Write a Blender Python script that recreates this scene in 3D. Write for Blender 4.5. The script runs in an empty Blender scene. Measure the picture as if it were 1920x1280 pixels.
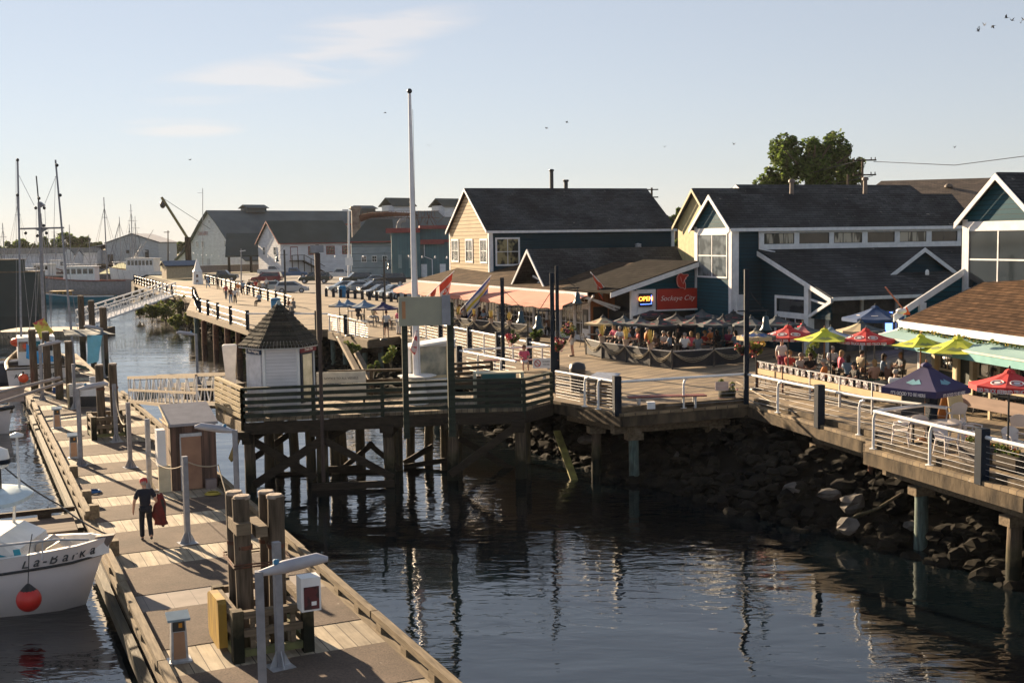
import bpy, bmesh, math, random
from mathutils import Vector, Matrix
random.seed(11)
R_=math.radians
S=bpy.context.scene; COL=S.collection
# ---------------------------------------------------------------- camera
F=2200.; CZ=9.0; ROLL=.014; PIT=math.atan(192/2200.)
fw=Vector((0,math.cos(PIT),-math.sin(PIT))); u0=Vector((0,math.sin(PIT),math.cos(PIT))); r0=Vector((1,0,0))
rt=r0*math.cos(ROLL)-u0*math.sin(ROLL); up=u0*math.cos(ROLL)+r0*math.sin(ROLL)
cd=bpy.data.cameras.new('camera'); cam=bpy.data.objects.new('camera',cd); COL.objects.link(cam)
mw=Matrix.Identity(4)
for i in range(3):
    mw[i][0]=rt[i]; mw[i][1]=up[i]; mw[i][2]=-fw[i]
mw[2][3]=CZ; cam.matrix_world=mw
cd.sensor_width=36; cd.lens=F/1920*36; cd.clip_end=6000; cd.clip_start=.2
S.camera=cam
# ---------------------------------------------------------------- light
SAZ=R_(37.5); SEL=R_(16.5)        # sun: left of the view direction, low
wd=bpy.data.worlds.new('World'); S.world=wd; wd.use_nodes=True
nt=wd.node_tree; nt.nodes.clear()
sky=nt.nodes.new('ShaderNodeTexSky'); sky.sky_type='NISHITA'; sky.sun_disc=False
sky.sun_elevation=SEL; sky.sun_rotation=-SAZ; sky.air_density=1.0; sky.dust_density=.0; sky.ozone_density=4.0
bg=nt.nodes.new('ShaderNodeBackground'); bg.inputs[1].default_value=.083
out=nt.nodes.new('ShaderNodeOutputWorld')
gm=nt.nodes.new('ShaderNodeGamma'); gm.inputs[1].default_value=.55      # hazy late light: flatter than the clear-air model
hs=nt.nodes.new('ShaderNodeHueSaturation'); hs.inputs['Saturation'].default_value=.66
tcw=nt.nodes.new('ShaderNodeTexCoord'); mpw=nt.nodes.new('ShaderNodeMapping'); mpw.inputs['Scale'].default_value=(5,5,46); mpw.inputs['Rotation'].default_value=(0,.10,0)
nzw=nt.nodes.new('ShaderNodeTexNoise'); nzw.inputs['Scale'].default_value=1.5; nzw.inputs['Detail'].default_value=7; nzw.inputs['Distortion'].default_value=.5
crw=nt.nodes.new('ShaderNodeMapRange'); crw.inputs[1].default_value=.38; crw.inputs[2].default_value=.7; crw.inputs[4].default_value=1
mxw=nt.nodes.new('ShaderNodeMix'); mxw.data_type='RGBA'; mxw.inputs[7].default_value=(3.9,3.4,3.0,1)
nt.links.new(tcw.outputs['Generated'],mpw.inputs[0]); nt.links.new(mpw.outputs[0],nzw.inputs[0]); nt.links.new(nzw.outputs[0],crw.inputs[0]); 
def wmath(op,a,b=None,c=None):
    n=nt.nodes.new('ShaderNodeMath'); n.operation=op
    for i,v in enumerate((a,b,c)):
        if v is None: continue
        if isinstance(v,(int,float)): n.inputs[i].default_value=v
        else: nt.links.new(v,n.inputs[i])
    return n.outputs[0]
def wdot(vec):
    n=nt.nodes.new('ShaderNodeVectorMath'); n.operation='DOT_PRODUCT'; nt.links.new(tcw.outputs['Generated'],n.inputs[0]); n.inputs[1].default_value=vec; return n.outputs['Value']
msk=None       # three thin streaks of cirrus low over the harbour
for cx,cz,sx,sz,sl in ((-.185,.137,.12,.020,.16),(-.265,.093,.055,.009,.0),(-.10,.175,.09,.018,.12)):
    a=wmath('DIVIDE',wmath('SUBTRACT',wdot((1,0,0)),cx),sx); b=wmath('DIVIDE',wmath('SUBTRACT',wdot((-sl,0,1)),cz-sl*cx),sz)
    r=wmath('SQRT',wmath('ADD',wmath('MULTIPLY',a,a),wmath('MULTIPLY',b,b))); r=wmath('MAXIMUM',wmath('SUBTRACT',1,r),0); msk=r if msk is None else wmath('ADD',msk,r)
nt.links.new(wmath('MINIMUM',wmath('MULTIPLY',msk,wmath('MULTIPLY',crw.outputs[0],1.0)),.34),mxw.inputs[0])
nt.links.new(sky.outputs[0],gm.inputs[0]); nt.links.new(gm.outputs[0],hs.inputs['Color']); tint=nt.nodes.new('ShaderNodeMix'); tint.data_type='RGBA'; tint.blend_type='MULTIPLY'; tint.inputs[0].default_value=1; tint.inputs[7].default_value=(1.045,.985,.985,1); nt.links.new(hs.outputs[0],tint.inputs[6]); nt.links.new(tint.outputs[2],mxw.inputs[6])
nt.links.new(mxw.outputs[2],bg.inputs[0]); nt.links.new(bg.outputs[0],out.inputs[0])
sd=bpy.data.lights.new('sun','SUN'); sd.energy=5.0; sd.angle=R_(.6); sd.color=(1,.76,.50)
so=bpy.data.objects.new('sun',sd); COL.objects.link(so)
sv=Vector((-math.sin(SAZ)*math.cos(SEL),math.cos(SAZ)*math.cos(SEL),math.sin(SEL)))
so.rotation_euler=sv.to_track_quat('Z','Y').to_euler(); so.location=sv*300
S.view_settings.view_transform='Standard'; S.view_settings.look='None'; S.view_settings.exposure=1.75; S.view_settings.gamma=1
# ---------------------------------------------------------------- pixel -> place helpers
DK=2.7
def ray(x,y): return fw+rt*((x-960)/F)+up*((640-y)/F)
def W(x,y,z=DK):
    d=ray(x,y); t=(z-CZ)/d.z; return Vector((t*d.x,t*d.y,z))
def WY(x,y,Y):
    d=ray(x,y); t=Y/d.y; return Vector((t*d.x,Y,CZ+t*d.z))
# ---------------------------------------------------------------- materials
MATS={}
def mat(name,c1,c2=None,rough=.7,metal=0,scale=3,stretch=(1,1,1),bump=0,bscale=None,detail=6,coat=0,spec=.5,contrast=(.35,.65),extra=None,emit=None,alpha=None,trans=0):
    if name in MATS: return MATS[name]
    m=bpy.data.materials.new(name); m.use_nodes=True; t=m.node_tree; n=t.nodes; L=t.links
    b=n['Principled BSDF']; b.inputs['Roughness'].default_value=rough; b.inputs['Metallic'].default_value=metal
    b.inputs['Specular IOR Level'].default_value=spec; b.inputs['Coat Weight'].default_value=coat
    if trans: b.inputs['Transmission Weight'].default_value=trans
    if alpha is not None: b.inputs['Alpha'].default_value=alpha
    c1=(*c1,1); b.inputs['Base Color'].default_value=c1
    if c2 is None: c2=tuple(v*.78 for v in c1[:3])
    tc=n.new('ShaderNodeTexCoord'); mp=n.new('ShaderNodeMapping'); mp.inputs['Scale'].default_value=stretch
    L.new(tc.outputs['Object'],mp.inputs[0])
    nz=n.new('ShaderNodeTexNoise'); nz.inputs['Scale'].default_value=scale; nz.inputs['Detail'].default_value=detail; L.new(mp.outputs[0],nz.inputs[0])
    rp=n.new('ShaderNodeValToRGB'); rp.color_ramp.elements[0].position=contrast[0]; rp.color_ramp.elements[1].position=contrast[1]
    rp.color_ramp.elements[0].color=(*c2[:3],1); rp.color_ramp.elements[1].color=c1
    L.new(nz.outputs[0],rp.inputs[0]); L.new(rp.outputs[0],b.inputs['Base Color'])
    if bump:
        nb=n.new('ShaderNodeTexNoise'); nb.inputs['Scale'].default_value=bscale or scale*4; nb.inputs['Detail'].default_value=6; L.new(mp.outputs[0],nb.inputs[0])
        bp=n.new('ShaderNodeBump'); bp.inputs['Strength'].default_value=bump; bp.inputs['Distance'].default_value=.03
        L.new(nb.outputs[0],bp.inputs['Height']); L.new(bp.outputs[0],b.inputs['Normal'])
    if emit: b.inputs['Emission Color'].default_value=(*emit[0],1); b.inputs['Emission Strength'].default_value=emit[1]
    if extra: extra(t,b,tc,rp)
    MATS[name]=m; return m
def stripes(axis,period,dark,width=.08,bumpd=.02,strength=.6,vary=.25,mode='lap'):
    """boards / laps / shingles: dark line every `period` m along an object axis plus a tone per board"""
    def f(t,b,tc,rp):
        n=t.nodes;L=t.links
        sp=n.new('ShaderNodeSeparateXYZ'); L.new(tc.outputs['Object'],sp.inputs[0])
        dv=n.new('ShaderNodeMath'); dv.operation='DIVIDE'; L.new(sp.outputs[axis],dv.inputs[0]); dv.inputs[1].default_value=period
        fr=n.new('ShaderNodeMath'); fr.operation='FRACT'; L.new(dv.outputs[0],fr.inputs[0])
        fl=n.new('ShaderNodeMath'); fl.operation='FLOOR'; L.new(dv.outputs[0],fl.inputs[0])
        lt=n.new('ShaderNodeMath'); lt.operation='LESS_THAN'; L.new(fr.outputs[0],lt.inputs[0]); lt.inputs[1].default_value=width
        wn=n.new('ShaderNodeTexWhiteNoise'); wn.noise_dimensions='1D'; L.new(fl.outputs[0],wn.inputs['W'])
        mr=n.new('ShaderNodeMapRange'); mr.inputs[3].default_value=1-vary; mr.inputs[4].default_value=1+vary*.6; L.new(wn.outputs[0],mr.inputs[0])
        mx=n.new('ShaderNodeMix'); mx.data_type='RGBA'; mx.blend_type='MULTIPLY'; mx.inputs[0].default_value=1
        L.new(rp.outputs[0],mx.inputs[6]); cb=n.new('ShaderNodeCombineColor'); 
        for i in range(3): L.new(mr.outputs[0],cb.inputs[i])
        L.new(cb.outputs[0],mx.inputs[7])
        m2=n.new('ShaderNodeMix'); m2.data_type='RGBA'; L.new(lt.outputs[0],m2.inputs[0]); L.new(mx.outputs[2],m2.inputs[6]); m2.inputs[7].default_value=(*dark,1)
        L.new(m2.outputs[2],b.inputs['Base Color'])
        bp=n.new('ShaderNodeBump'); bp.inputs['Strength'].default_value=strength; bp.inputs['Distance'].default_value=bumpd
        L.new(fr.outputs[0],bp.inputs['Height']); L.new(bp.outputs[0],b.inputs['Normal'])
    return f
def blotch(scale=.7,lo=.55,then=None):
    """large worn / dirty patches over whatever colour the material has"""
    def f(t,b,tc,rp):
        if then: then(t,b,tc,rp)
        n=t.nodes;L=t.links; src=b.inputs['Base Color'].links[0].from_socket
        nz=n.new('ShaderNodeTexNoise'); nz.inputs['Scale'].default_value=scale; nz.inputs['Detail'].default_value=8; nz.inputs['Roughness'].default_value=.65; L.new(tc.outputs['Object'],nz.inputs[0])
        mr=n.new('ShaderNodeMapRange'); mr.inputs[1].default_value=.36; mr.inputs[2].default_value=.62; mr.inputs[3].default_value=lo; mr.inputs[4].default_value=1.12; L.new(nz.outputs[0],mr.inputs[0])
        cb=n.new('ShaderNodeCombineColor'); [L.new(mr.outputs[0],cb.inputs[i]) for i in range(3)]
        mx=n.new('ShaderNodeMix'); mx.data_type='RGBA'; mx.blend_type='MULTIPLY'; mx.inputs[0].default_value=1; L.new(src,mx.inputs[6]); L.new(cb.outputs[0],mx.inputs[7])
        # pale specks: droppings and worn spots
        vo=n.new('ShaderNodeTexNoise'); vo.inputs['Scale'].default_value=scale*9; vo.inputs['Detail'].default_value=3; L.new(tc.outputs['Object'],vo.inputs[0])
        m2=n.new('ShaderNodeMapRange'); m2.inputs[1].default_value=.70; m2.inputs[2].default_value=.76; m2.inputs[4].default_value=.55; L.new(vo.outputs[0],m2.inputs[0])
        m3=n.new('ShaderNodeMix'); m3.data_type='RGBA'; L.new(m2.outputs[0],m3.inputs[0]); L.new(mx.outputs[2],m3.inputs[6]); m3.inputs[7].default_value=(.36,.33,.28,1)
        L.new(m3.outputs[2],b.inputs['Base Color'])
    return f
def tide(z0=.55,z1=1.25):
    """wet weedy band on timber standing in the water"""
    def f(t,b,tc,rp):
        n=t.nodes;L=t.links; sp=n.new('ShaderNodeSeparateXYZ'); L.new(tc.outputs['Object'],sp.inputs[0])
        nz=n.new('ShaderNodeTexNoise'); nz.inputs['Scale'].default_value=5; L.new(tc.outputs['Object'],nz.inputs[0])
        ad=n.new('ShaderNodeMath'); ad.operation='MULTIPLY_ADD'; L.new(nz.outputs[0],ad.inputs[0]); ad.inputs[1].default_value=-.6; L.new(sp.outputs[2],ad.inputs[2])
        mr=n.new('ShaderNodeMapRange'); mr.inputs[1].default_value=z0-.3; mr.inputs[2].default_value=z1-.3; L.new(ad.outputs[0],mr.inputs[0])
        cr=n.new('ShaderNodeValToRGB'); e=cr.color_ramp.elements; e[0].color=(.012,.013,.007,1); e[0].position=0; e[1].color=(.055,.058,.02,1); e[1].position=.8; L.new(mr.outputs[0],cr.inputs[0])
        mx=n.new('ShaderNodeMix'); mx.data_type='RGBA'; L.new(mr.outputs[0],mx.inputs[0]); L.new(cr.outputs[0],mx.inputs[6]); L.new(rp.outputs[0],mx.inputs[7]); L.new(mx.outputs[2],b.inputs['Base Color'])
    return f
def shingle(ax_u,ax_v,w,h,dark=(.02,.017,.015),off=.5):
    """staggered shingles from object coordinates: ax_u along the course, ax_v up the slope"""
    def f(t,b,tc,rp):
        n=t.nodes;L=t.links
        sp=n.new('ShaderNodeSeparateXYZ'); L.new(tc.outputs['Object'],sp.inputs[0])
        cb=n.new('ShaderNodeCombineXYZ'); L.new(sp.outputs[ax_u],cb.inputs[0]); L.new(sp.outputs[ax_v],cb.inputs[1])
        br=n.new('ShaderNodeTexBrick'); br.inputs['Scale'].default_value=1; br.inputs['Brick Width'].default_value=w; br.inputs['Row Height'].default_value=h
        br.inputs['Mortar Size'].default_value=min(w,h)*.09; br.inputs['Mortar'].default_value=(*dark,1); br.inputs['Mortar Smooth'].default_value=.3
        br.inputs['Color1'].default_value=(.72,.72,.72,1); br.inputs['Color2'].default_value=(1.25,1.25,1.25,1); br.offset=off
        L.new(cb.outputs[0],br.inputs[0])
        mx=n.new('ShaderNodeMix'); mx.data_type='RGBA'; mx.blend_type='MULTIPLY'; mx.inputs[0].default_value=1
        L.new(rp.outputs[0],mx.inputs[6]); L.new(br.outputs[0],mx.inputs[7]); L.new(mx.outputs[2],b.inputs['Base Color'])
        bp=n.new('ShaderNodeBump'); bp.inputs['Strength'].default_value=.5; bp.inputs['Distance'].default_value=.02
        L.new(br.outputs['Fac'],bp.inputs['Height']); bp.invert=True; L.new(bp.outputs[0],b.inputs['Normal'])
    return f
# ---------------------------------------------------------------- mesh builder
class MB:
    def __init__(s): s.v=[]; s.f=[]; s.m=[]; s.sm=[]; s.cur=0; s.M=None
    def add(s,vs,fs,smooth=False):
        o=len(s.v)
        for p in vs:
            p=Vector(p); 
            if s.M is not None: p=s.M@p
            s.v.append(p)
        for f in fs: s.f.append(tuple(o+i for i in f)); s.m.append(s.cur); s.sm.append(smooth)
        return s
    def mt(s,i): s.cur=i; return s
    def box(s,x0,x1,y0,y1,z0,z1):
        v=[(x,y,z) for z in (z0,z1) for y in (y0,y1) for x in (x0,x1)]
        return s.add(v,[(0,2,3,1),(4,5,7,6),(0,1,5,4),(2,6,7,3),(0,4,6,2),(1,3,7,5)])
    def cbox(s,c,sz,rz=0):
        c=Vector(c); hx,hy,hz=[a/2 for a in sz]; ca,sa=math.cos(rz),math.sin(rz)
        v=[(c.x+x*ca-y*sa,c.y+x*sa+y*ca,c.z+z) for z in (-hz,hz) for y in (-hy,hy) for x in (-hx,hx)]
        return s.add(v,[(0,2,3,1),(4,5,7,6),(0,1,5,4),(2,6,7,3),(0,4,6,2),(1,3,7,5)])
    def bar(s,p,q,w,h=None,upv=(0,0,1)):
        p=Vector(p);q=Vector(q);h=h or w; d=(q-p).normalized(); u=Vector(upv)
        if abs(d.dot(u))>.99: u=Vector((0,1,0))
        a=d.cross(u).normalized(); b=a.cross(d)
        v=[e+a*(w/2*i)+b*(h/2*j) for e in (p,q) for i,j in ((-1,-1),(1,-1),(1,1),(-1,1))]
        return s.add(v,[(3,2,1,0),(4,5,6,7),(0,1,5,4),(1,2,6,5),(2,3,7,6),(3,0,4,7)])
    def tube(s,pts,r,n=8,cap=True,r2=None):
        pts=[Vector(p) for p in pts]; k=len(pts); vs=[]; rs=r if isinstance(r,(list,tuple)) else [r+( (r2 if r2 is not None else r)-r)*i/(k-1) for i in range(k)]
        prev=None
        for i,p in enumerate(pts):
            d=(pts[min(i+1,k-1)]-pts[max(i-1,0)]).normalized()
            if prev is None:
                a=d.cross(Vector((0,0,1)) if abs(d.z)<.9 else Vector((1,0,0))).normalized()
            else: a=(prev-d*prev.dot(d)).normalized()
            prev=a; b=d.cross(a)
            for j in range(n):
                t=2*math.pi*j/n; vs.append(p+(a*math.cos(t)+b*math.sin(t))*rs[i])
        fs=[(i*n+j,i*n+(j+1)%n,(i+1)*n+(j+1)%n,(i+1)*n+j) for i in range(k-1) for j in range(n)]
        s.add(vs,fs,n>5)
        if cap: s.add(vs[:n],[tuple(range(n))[::-1]]); s.add(vs[-n:],[tuple(range(n))])
        return s
    def lathe(s,prof,c=(0,0,0),n=16,smooth=True,sx=1,sy=1,rot=0):
        c=Vector(c); vs=[]
        for r,z in prof:
            for j in range(n):
                t=2*math.pi*j/n+rot; vs.append((c.x+r*sx*math.cos(t),c.y+r*sy*math.sin(t),c.z+z))
        fs=[(i*n+j,i*n+(j+1)%n,(i+1)*n+(j+1)%n,(i+1)*n+j) for i in range(len(prof)-1) for j in range(n)]
        s.add(vs,fs,smooth)
        s.add(vs[:n],[tuple(range(n))[::-1]]); s.add(vs[-n:],[tuple(range(n))]); return s
    def ball(s,c,r,n=10,m=7,sq=(1,1,1)):
        c=Vector(c); vs=[c+Vector((0,0,-r*sq[2]))]
        for i in range(1,m):
            a=math.pi*i/m-math.pi/2
            for j in range(n):
                t=2*math.pi*j/n; vs.append(c+Vector((r*sq[0]*math.cos(a)*math.cos(t),r*sq[1]*math.cos(a)*math.sin(t),r*sq[2]*math.sin(a))))
        vs.append(c+Vector((0,0,r*sq[2])))
        fs=[(0,1+(j+1)%n,1+j) for j in range(n)]+[(1+i*n+j,1+i*n+(j+1)%n,1+(i+1)*n+(j+1)%n,1+(i+1)*n+j) for i in range(m-2) for j in range(n)]
        b=1+(m-2)*n; fs+=[(b+j,b+(j+1)%n,len(vs)-1) for j in range(n)]
        return s.add(vs,fs,True)
    def prism(s,poly,z0,z1):
        n=len(poly); a=sum(poly[i][0]*poly[(i+1)%n][1]-poly[(i+1)%n][0]*poly[i][1] for i in range(n))
        if a<0: poly=poly[::-1]
        vs=[(p[0],p[1],z0) for p in poly]+[(p[0],p[1],z1) for p in poly]
        return s.add(vs,[tuple(range(n))[::-1],tuple(range(n,2*n))]+[(i,(i+1)%n,n+(i+1)%n,n+i) for i in range(n)])
    def extr(s,poly3,d):
        """polygon in space pushed along vector d"""
        n=len(poly3); d=Vector(d); P=[Vector(p) for p in poly3]; vs=P+[p+d for p in P]
        nm=Vector((0,0,0))
        for i in range(n): nm+=P[i].cross(P[(i+1)%n])
        if nm.dot(d)>0: f=[tuple(range(n))[::-1],tuple(range(n,2*n))]+[(i,(i+1)%n,n+(i+1)%n,n+i) for i in range(n)]
        else: f=[tuple(range(n)),tuple(range(n,2*n))[::-1]]+[(n+i,n+(i+1)%n,(i+1)%n,i) for i in range(n)]
        return s.add(vs,f)
    def build(s,name,mats,parent=None,world=False):
        me=bpy.data.meshes.new(name); vs=s.v
        if parent is not None and world:
            inv=parent['_m'] if False else PM[parent.name].inverted(); vs=[inv@p for p in vs]
        me.from_pydata([tuple(p) for p in vs],[],s.f)
        if not isinstance(mats,(list,tuple)): mats=[mats]
        for m in mats: me.materials.append(m)
        me.polygons.foreach_set('material_index',s.m); me.polygons.foreach_set('use_smooth',s.sm); me.update()
        o=bpy.data.objects.new(name,me); COL.objects.link(o)
        if parent is not None: o.parent=parent
        return o
PM={}
def tag(o,label=None,cat=None,group=None,kind=None):
    if label: o['label']=label
    if cat: o['category']=cat
    if group: o['group']=group
    if kind: o['kind']=kind
    return o
def thing(name,label,cat,loc=(0,0,0),rz=0,group=None):
    o=bpy.data.objects.new(name,None); COL.objects.link(o); o.empty_display_size=.3
    o.location=loc; o.rotation_euler=(0,0,rz); PM[o.name]=Matrix.Translation(Vector(loc))@Matrix.Rotation(rz,4,'Z')
    return tag(o,label,cat,group)
def struct(name,mb,m): o=mb.build(name,m); o['kind']='structure'; return o
def kids(o): return [c for c in KIDS(o)]
def KIDS(o): return [c for c in list(COL.objects) if c.parent==o]
def dup(root,loc,rz=0,label=None,group=None,scale=None,ch=None):
    r=root.copy(); COL.objects.link(r); r.location=loc; r.rotation_euler=(0,0,rz)
    if scale: r.scale=scale if isinstance(scale,tuple) else (scale,)*3
    if label: r['label']=label
    if group: r['group']=group
    for c in root.children:
        k=c.copy(); COL.objects.link(k); k.parent=r
        for g in c.children:
            h=g.copy(); COL.objects.link(h); h.parent=k
    return r
def lead(root,loc,rz=0,label=None,group=None,scale=None):
    root.location=loc; root.rotation_euler=(0,0,rz)
    if scale: root.scale=scale if isinstance(scale,tuple) else (scale,)*3
    if label: root['label']=label
    if group: root['group']=group
    return root
def series(root,specs,group):
    """first spec moves the prototype itself, the others are copies with their own labels; spec=(loc,rz,label[,scale])"""
    rs=[]
    for i,s in enumerate(specs[1:]): rs.append(dup(root,s[0],s[1],s[2],group,s[3] if len(s)>3 else None))
    s=specs[0]; lead(root,s[0],s[1],s[2],group,s[3] if len(s)>3 else None); return [root]+rs
def text(body,size,loc,rx,rz,m,parent,name='lettering',ext=.004,align='CENTER',shear=0,ry=0,sx=1,off=0):
    cu=bpy.data.curves.new(name,'FONT'); cu.body=body; cu.size=size; cu.extrude=ext; cu.align_x=align; cu.align_y='CENTER'; cu.shear=shear; cu.offset=off
    tmp=bpy.data.objects.new('tmp',cu); COL.objects.link(tmp); dg=bpy.context.evaluated_depsgraph_get()
    me=bpy.data.meshes.new_from_object(tmp.evaluated_get(dg)); COL.objects.unlink(tmp); bpy.data.objects.remove(tmp)
    me.name=name; me.materials.clear(); me.materials.append(m); o=bpy.data.objects.new(name,me); COL.objects.link(o)
    o.location=loc; o.rotation_euler=(rx,ry,rz); o.scale=(sx,1,1)
    if parent is not None: o.parent=parent
    return o
def lerp(a,b,t): return a+(b-a)*t
def jit(a): return random.uniform(-a,a)
# ---------------------------------------------------------------- common materials
def wood(name,c,c2=None,axis=0,bump=.35,rough=.85):
    st=[9,9,9]; st[axis]=.9
    return mat(name,c,c2 or tuple(v*.55 for v in c),rough=rough,scale=1.6,stretch=tuple(st),bump=bump,bscale=3,contrast=(.3,.7),spec=.25)
M_pile=mat('weathered pile wood',(.15,.112,.078),(.05,.038,.026),rough=.85,scale=1.6,stretch=(9,9,.9),bump=.4,bscale=3,contrast=(.3,.7),spec=.25,extra=tide())
M_pilew=mat('wet mossy pile wood',(.085,.068,.03),(.03,.024,.016),rough=.6,scale=2,stretch=(8,8,1),bump=.4)
M_timx=wood('timber grain x',(.215,.165,.11),(.09,.068,.045),0)
M_timy=wood('timber grain y',(.235,.185,.12),(.10,.078,.05),1)
M_dark=wood('dark creosote timber',(.05,.038,.026),(.018,.014,.01),0)
M_darky=wood('dark creosote timber y',(.05,.038,.026),(.018,.014,.01),1)
M_fascia=mat('stained fascia timber',(.12,.092,.06),(.03,.024,.018),rough=.9,scale=2.2,stretch=(1.2,1.2,.5),bump=.5,bscale=7,contrast=(.32,.66),spec=.2)
M_green=wood('green grey painted timber',(.042,.052,.038),(.02,.025,.018),0)
M_white=mat('white paint',(.78,.78,.77),(.66,.66,.65),rough=.45,scale=2,stretch=(1,1,.4))
M_trim=mat('white trim paint',(.72,.73,.74),(.58,.6,.62),rough=.5,scale=3)
M_navy=mat('navy painted post',(.004,.012,.026),(.003,.009,.018),rough=.6,spec=.2,scale=6)
M_galv=mat('galvanised steel',(.50,.51,.53),(.36,.37,.39),rough=.45,metal=.6,scale=7)
M_lampg=mat('grey painted lamp steel',(.27,.275,.30),(.20,.205,.225),rough=.5,metal=.2,scale=5)
M_black=mat('black rubber',(.02,.02,.02),(.012,.012,.012),rough=.7,scale=9)
M_blackp=mat('black paint',(.022,.024,.027),(.015,.016,.018),rough=.4,scale=9)
M_glass=mat('dark window glass',(.02,.028,.035),(.012,.018,.022),rough=.06,scale=.5,spec=.9)
M_glassl=mat('window glass with painted reflections',(.16,.19,.21),(.05,.065,.075),rough=.12,scale=1.3,spec=1,detail=2,contrast=(.42,.58))  # pale patches in the base colour paint reflections onto the panes
M_warmin=mat('window onto lit room',(.30,.25,.13),(.02,.02,.018),rough=.15,scale=1.6,spec=.8,detail=2,contrast=(.45,.55),stretch=(1,1,.7))
M_rust=mat('rusty steel',(.16,.06,.03),(.06,.03,.02),rough=.9,scale=6)
M_skin=mat('skin',(.50,.29,.20),(.42,.24,.17),rough=.6,scale=8)
M_hair=mat('dark hair',(.03,.02,.015),rough=.8,scale=20)
M_rope=mat('pale rope',(.42,.36,.26),(.25,.21,.15),rough=.9,scale=30)
def leafy(m,k=.45):
    t=m.node_tree; b=t.nodes['Principled BSDF']; o=t.nodes['Material Output']; tr=t.nodes.new('ShaderNodeBsdfTranslucent'); mx=t.nodes.new('ShaderNodeMixShader'); mx.inputs[0].default_value=k
    l=b.inputs['Base Color'].links[0].from_socket; t.links.new(l,tr.inputs[0]); t.links.new(b.outputs[0],mx.inputs[1]); t.links.new(tr.outputs[0],mx.inputs[2]); t.links.new(mx.outputs[0],o.inputs[0]); return m
M_red=mat('red paint',(.50,.04,.02),(.38,.03,.018),rough=.45,scale=4)
M_orange=mat('orange buoy plastic',(.75,.10,.03),(.6,.07,.02),rough=.5,scale=5)
M_leaf=leafy(mat('leaf green',(.09,.14,.035),(.04,.07,.018),rough=.6,scale=4,spec=.3))
M_leafy=leafy(mat('yellow green shrub leaves',(.20,.21,.04),(.08,.10,.02),rough=.6,scale=3,spec=.3))  # yellowish leaf green
M_flr=mat('red flowers',(.55,.04,.03),(.4,.03,.05),rough=.7,scale=9)
M_fly=mat('yellow flowers',(.65,.42,.06),(.5,.3,.04),rough=.7,scale=9)
M_flp=mat('pink flowers',(.45,.08,.16),(.25,.03,.12),rough=.7,scale=9)
# ================================================================ SETTING
def water_extra(t,b,tc,rp):
    n=t.nodes;L=t.links
    g=n.new('ShaderNodeNewGeometry')
    hs=[]
    for sc,st,det in ((.35,(1,2.0,1),1),(1.3,(1,2.4,1),2),(4.2,(1,1.8,1),2)):
        mp=n.new('ShaderNodeMapping'); mp.inputs['Scale'].default_value=st; mp.inputs['Rotation'].default_value=(0,0,.3); L.new(g.outputs['Position'],mp.inputs[0])
        nz=n.new('ShaderNodeTexNoise'); nz.inputs['Scale'].default_value=sc; nz.inputs['Detail'].default_value=det; nz.inputs['Distortion'].default_value=.6; L.new(mp.outputs[0],nz.inputs[0]); hs.append(nz)
    # calmer and choppier patches
    pz=n.new('ShaderNodeTexNoise'); pz.inputs['Scale'].default_value=.09; L.new(g.outputs['Position'],pz.inputs[0])
    pm=n.new('ShaderNodeMapRange'); pm.inputs[1].default_value=.42; pm.inputs[2].default_value=.6; pm.inputs[3].default_value=.25; pm.inputs[4].default_value=1.0; L.new(pz.outputs[0],pm.inputs[0])
    m1=n.new('ShaderNodeMath'); m1.operation='MULTIPLY'; L.new(hs[1].outputs[0],m1.inputs[0]); m1.inputs[1].default_value=.27
    m2=n.new('ShaderNodeMath'); m2.operation='MULTIPLY'; L.new(hs[2].outputs[0],m2.inputs[0]); m2.inputs[1].default_value=.03
    a1=n.new('ShaderNodeMath'); L.new(m1.outputs[0],a1.inputs[0]); L.new(m2.outputs[0],a1.inputs[1])
    a2=n.new('ShaderNodeMath'); a2.operation='MULTIPLY'; L.new(a1.outputs[0],a2.inputs[0]); L.new(pm.outputs[0],a2.inputs[1])
    m0=n.new('ShaderNodeMath'); m0.operation='MULTIPLY'; L.new(hs[0].outputs[0],m0.inputs[0]); m0.inputs[1].default_value=.35
    a3=n.new('ShaderNodeMath'); L.new(a2.outputs[0],a3.inputs[0]); L.new(m0.outputs[0],a3.inputs[1])
    bp=n.new('ShaderNodeBump'); bp.inputs['Strength'].default_value=1; bp.inputs['Distance'].default_value=.085
    L.new(a3.outputs[0],bp.inputs['Height']); L.new(bp.outputs[0],b.inputs['Normal']); b.inputs['IOR'].default_value=1.75
M_water=mat('harbour water',(.003,.0065,.0085),(.002,.004,.006),rough=.03,scale=.1,extra=water_extra)
mb=MB(); mb.add([(-3500,-80,0),(300,-80,0),(300,4500,0),(-3500,4500,0)],[(0,1,2,3)]); struct('water',mb,M_water)

BOT=[(17,8),(12.6,29),(9.8,34),(7.3,37.3),(4.2,42.5),(.8,48.8),(-2.6,57.8),(-7.2,69.5),(-13.2,80),(-20.6,92),(-27.5,107.5),(-38,134),(-44,142),(-60,180),(-85,240),(-115,330),(-250,372),(-900,410)]
TOP=[(24,8),(17,32),(14.5,37),(11.5,41.5),(8.5,46.5),(5.5,53),(2.5,61),(-2,72),(-8,84),(-15,96),(-22,112),(-31,137),(-38,150),(-52,186),(-77,248),(-107,338),(-245,382),(-900,425)]
GZ=2.55
M_ground=mat('dry ground',(.20,.17,.11),(.09,.10,.04),rough=.95,scale=.15,bump=.3,bscale=2)
mb=MB(); pts=[(24,-80)]+TOP+[(-900,4400),(3400,4400),(3400,-80)]
mb.add([(x,y,GZ) for x,y in pts],[tuple(range(len(pts)))[::-1]]); struct('ground',mb,M_ground)
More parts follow.
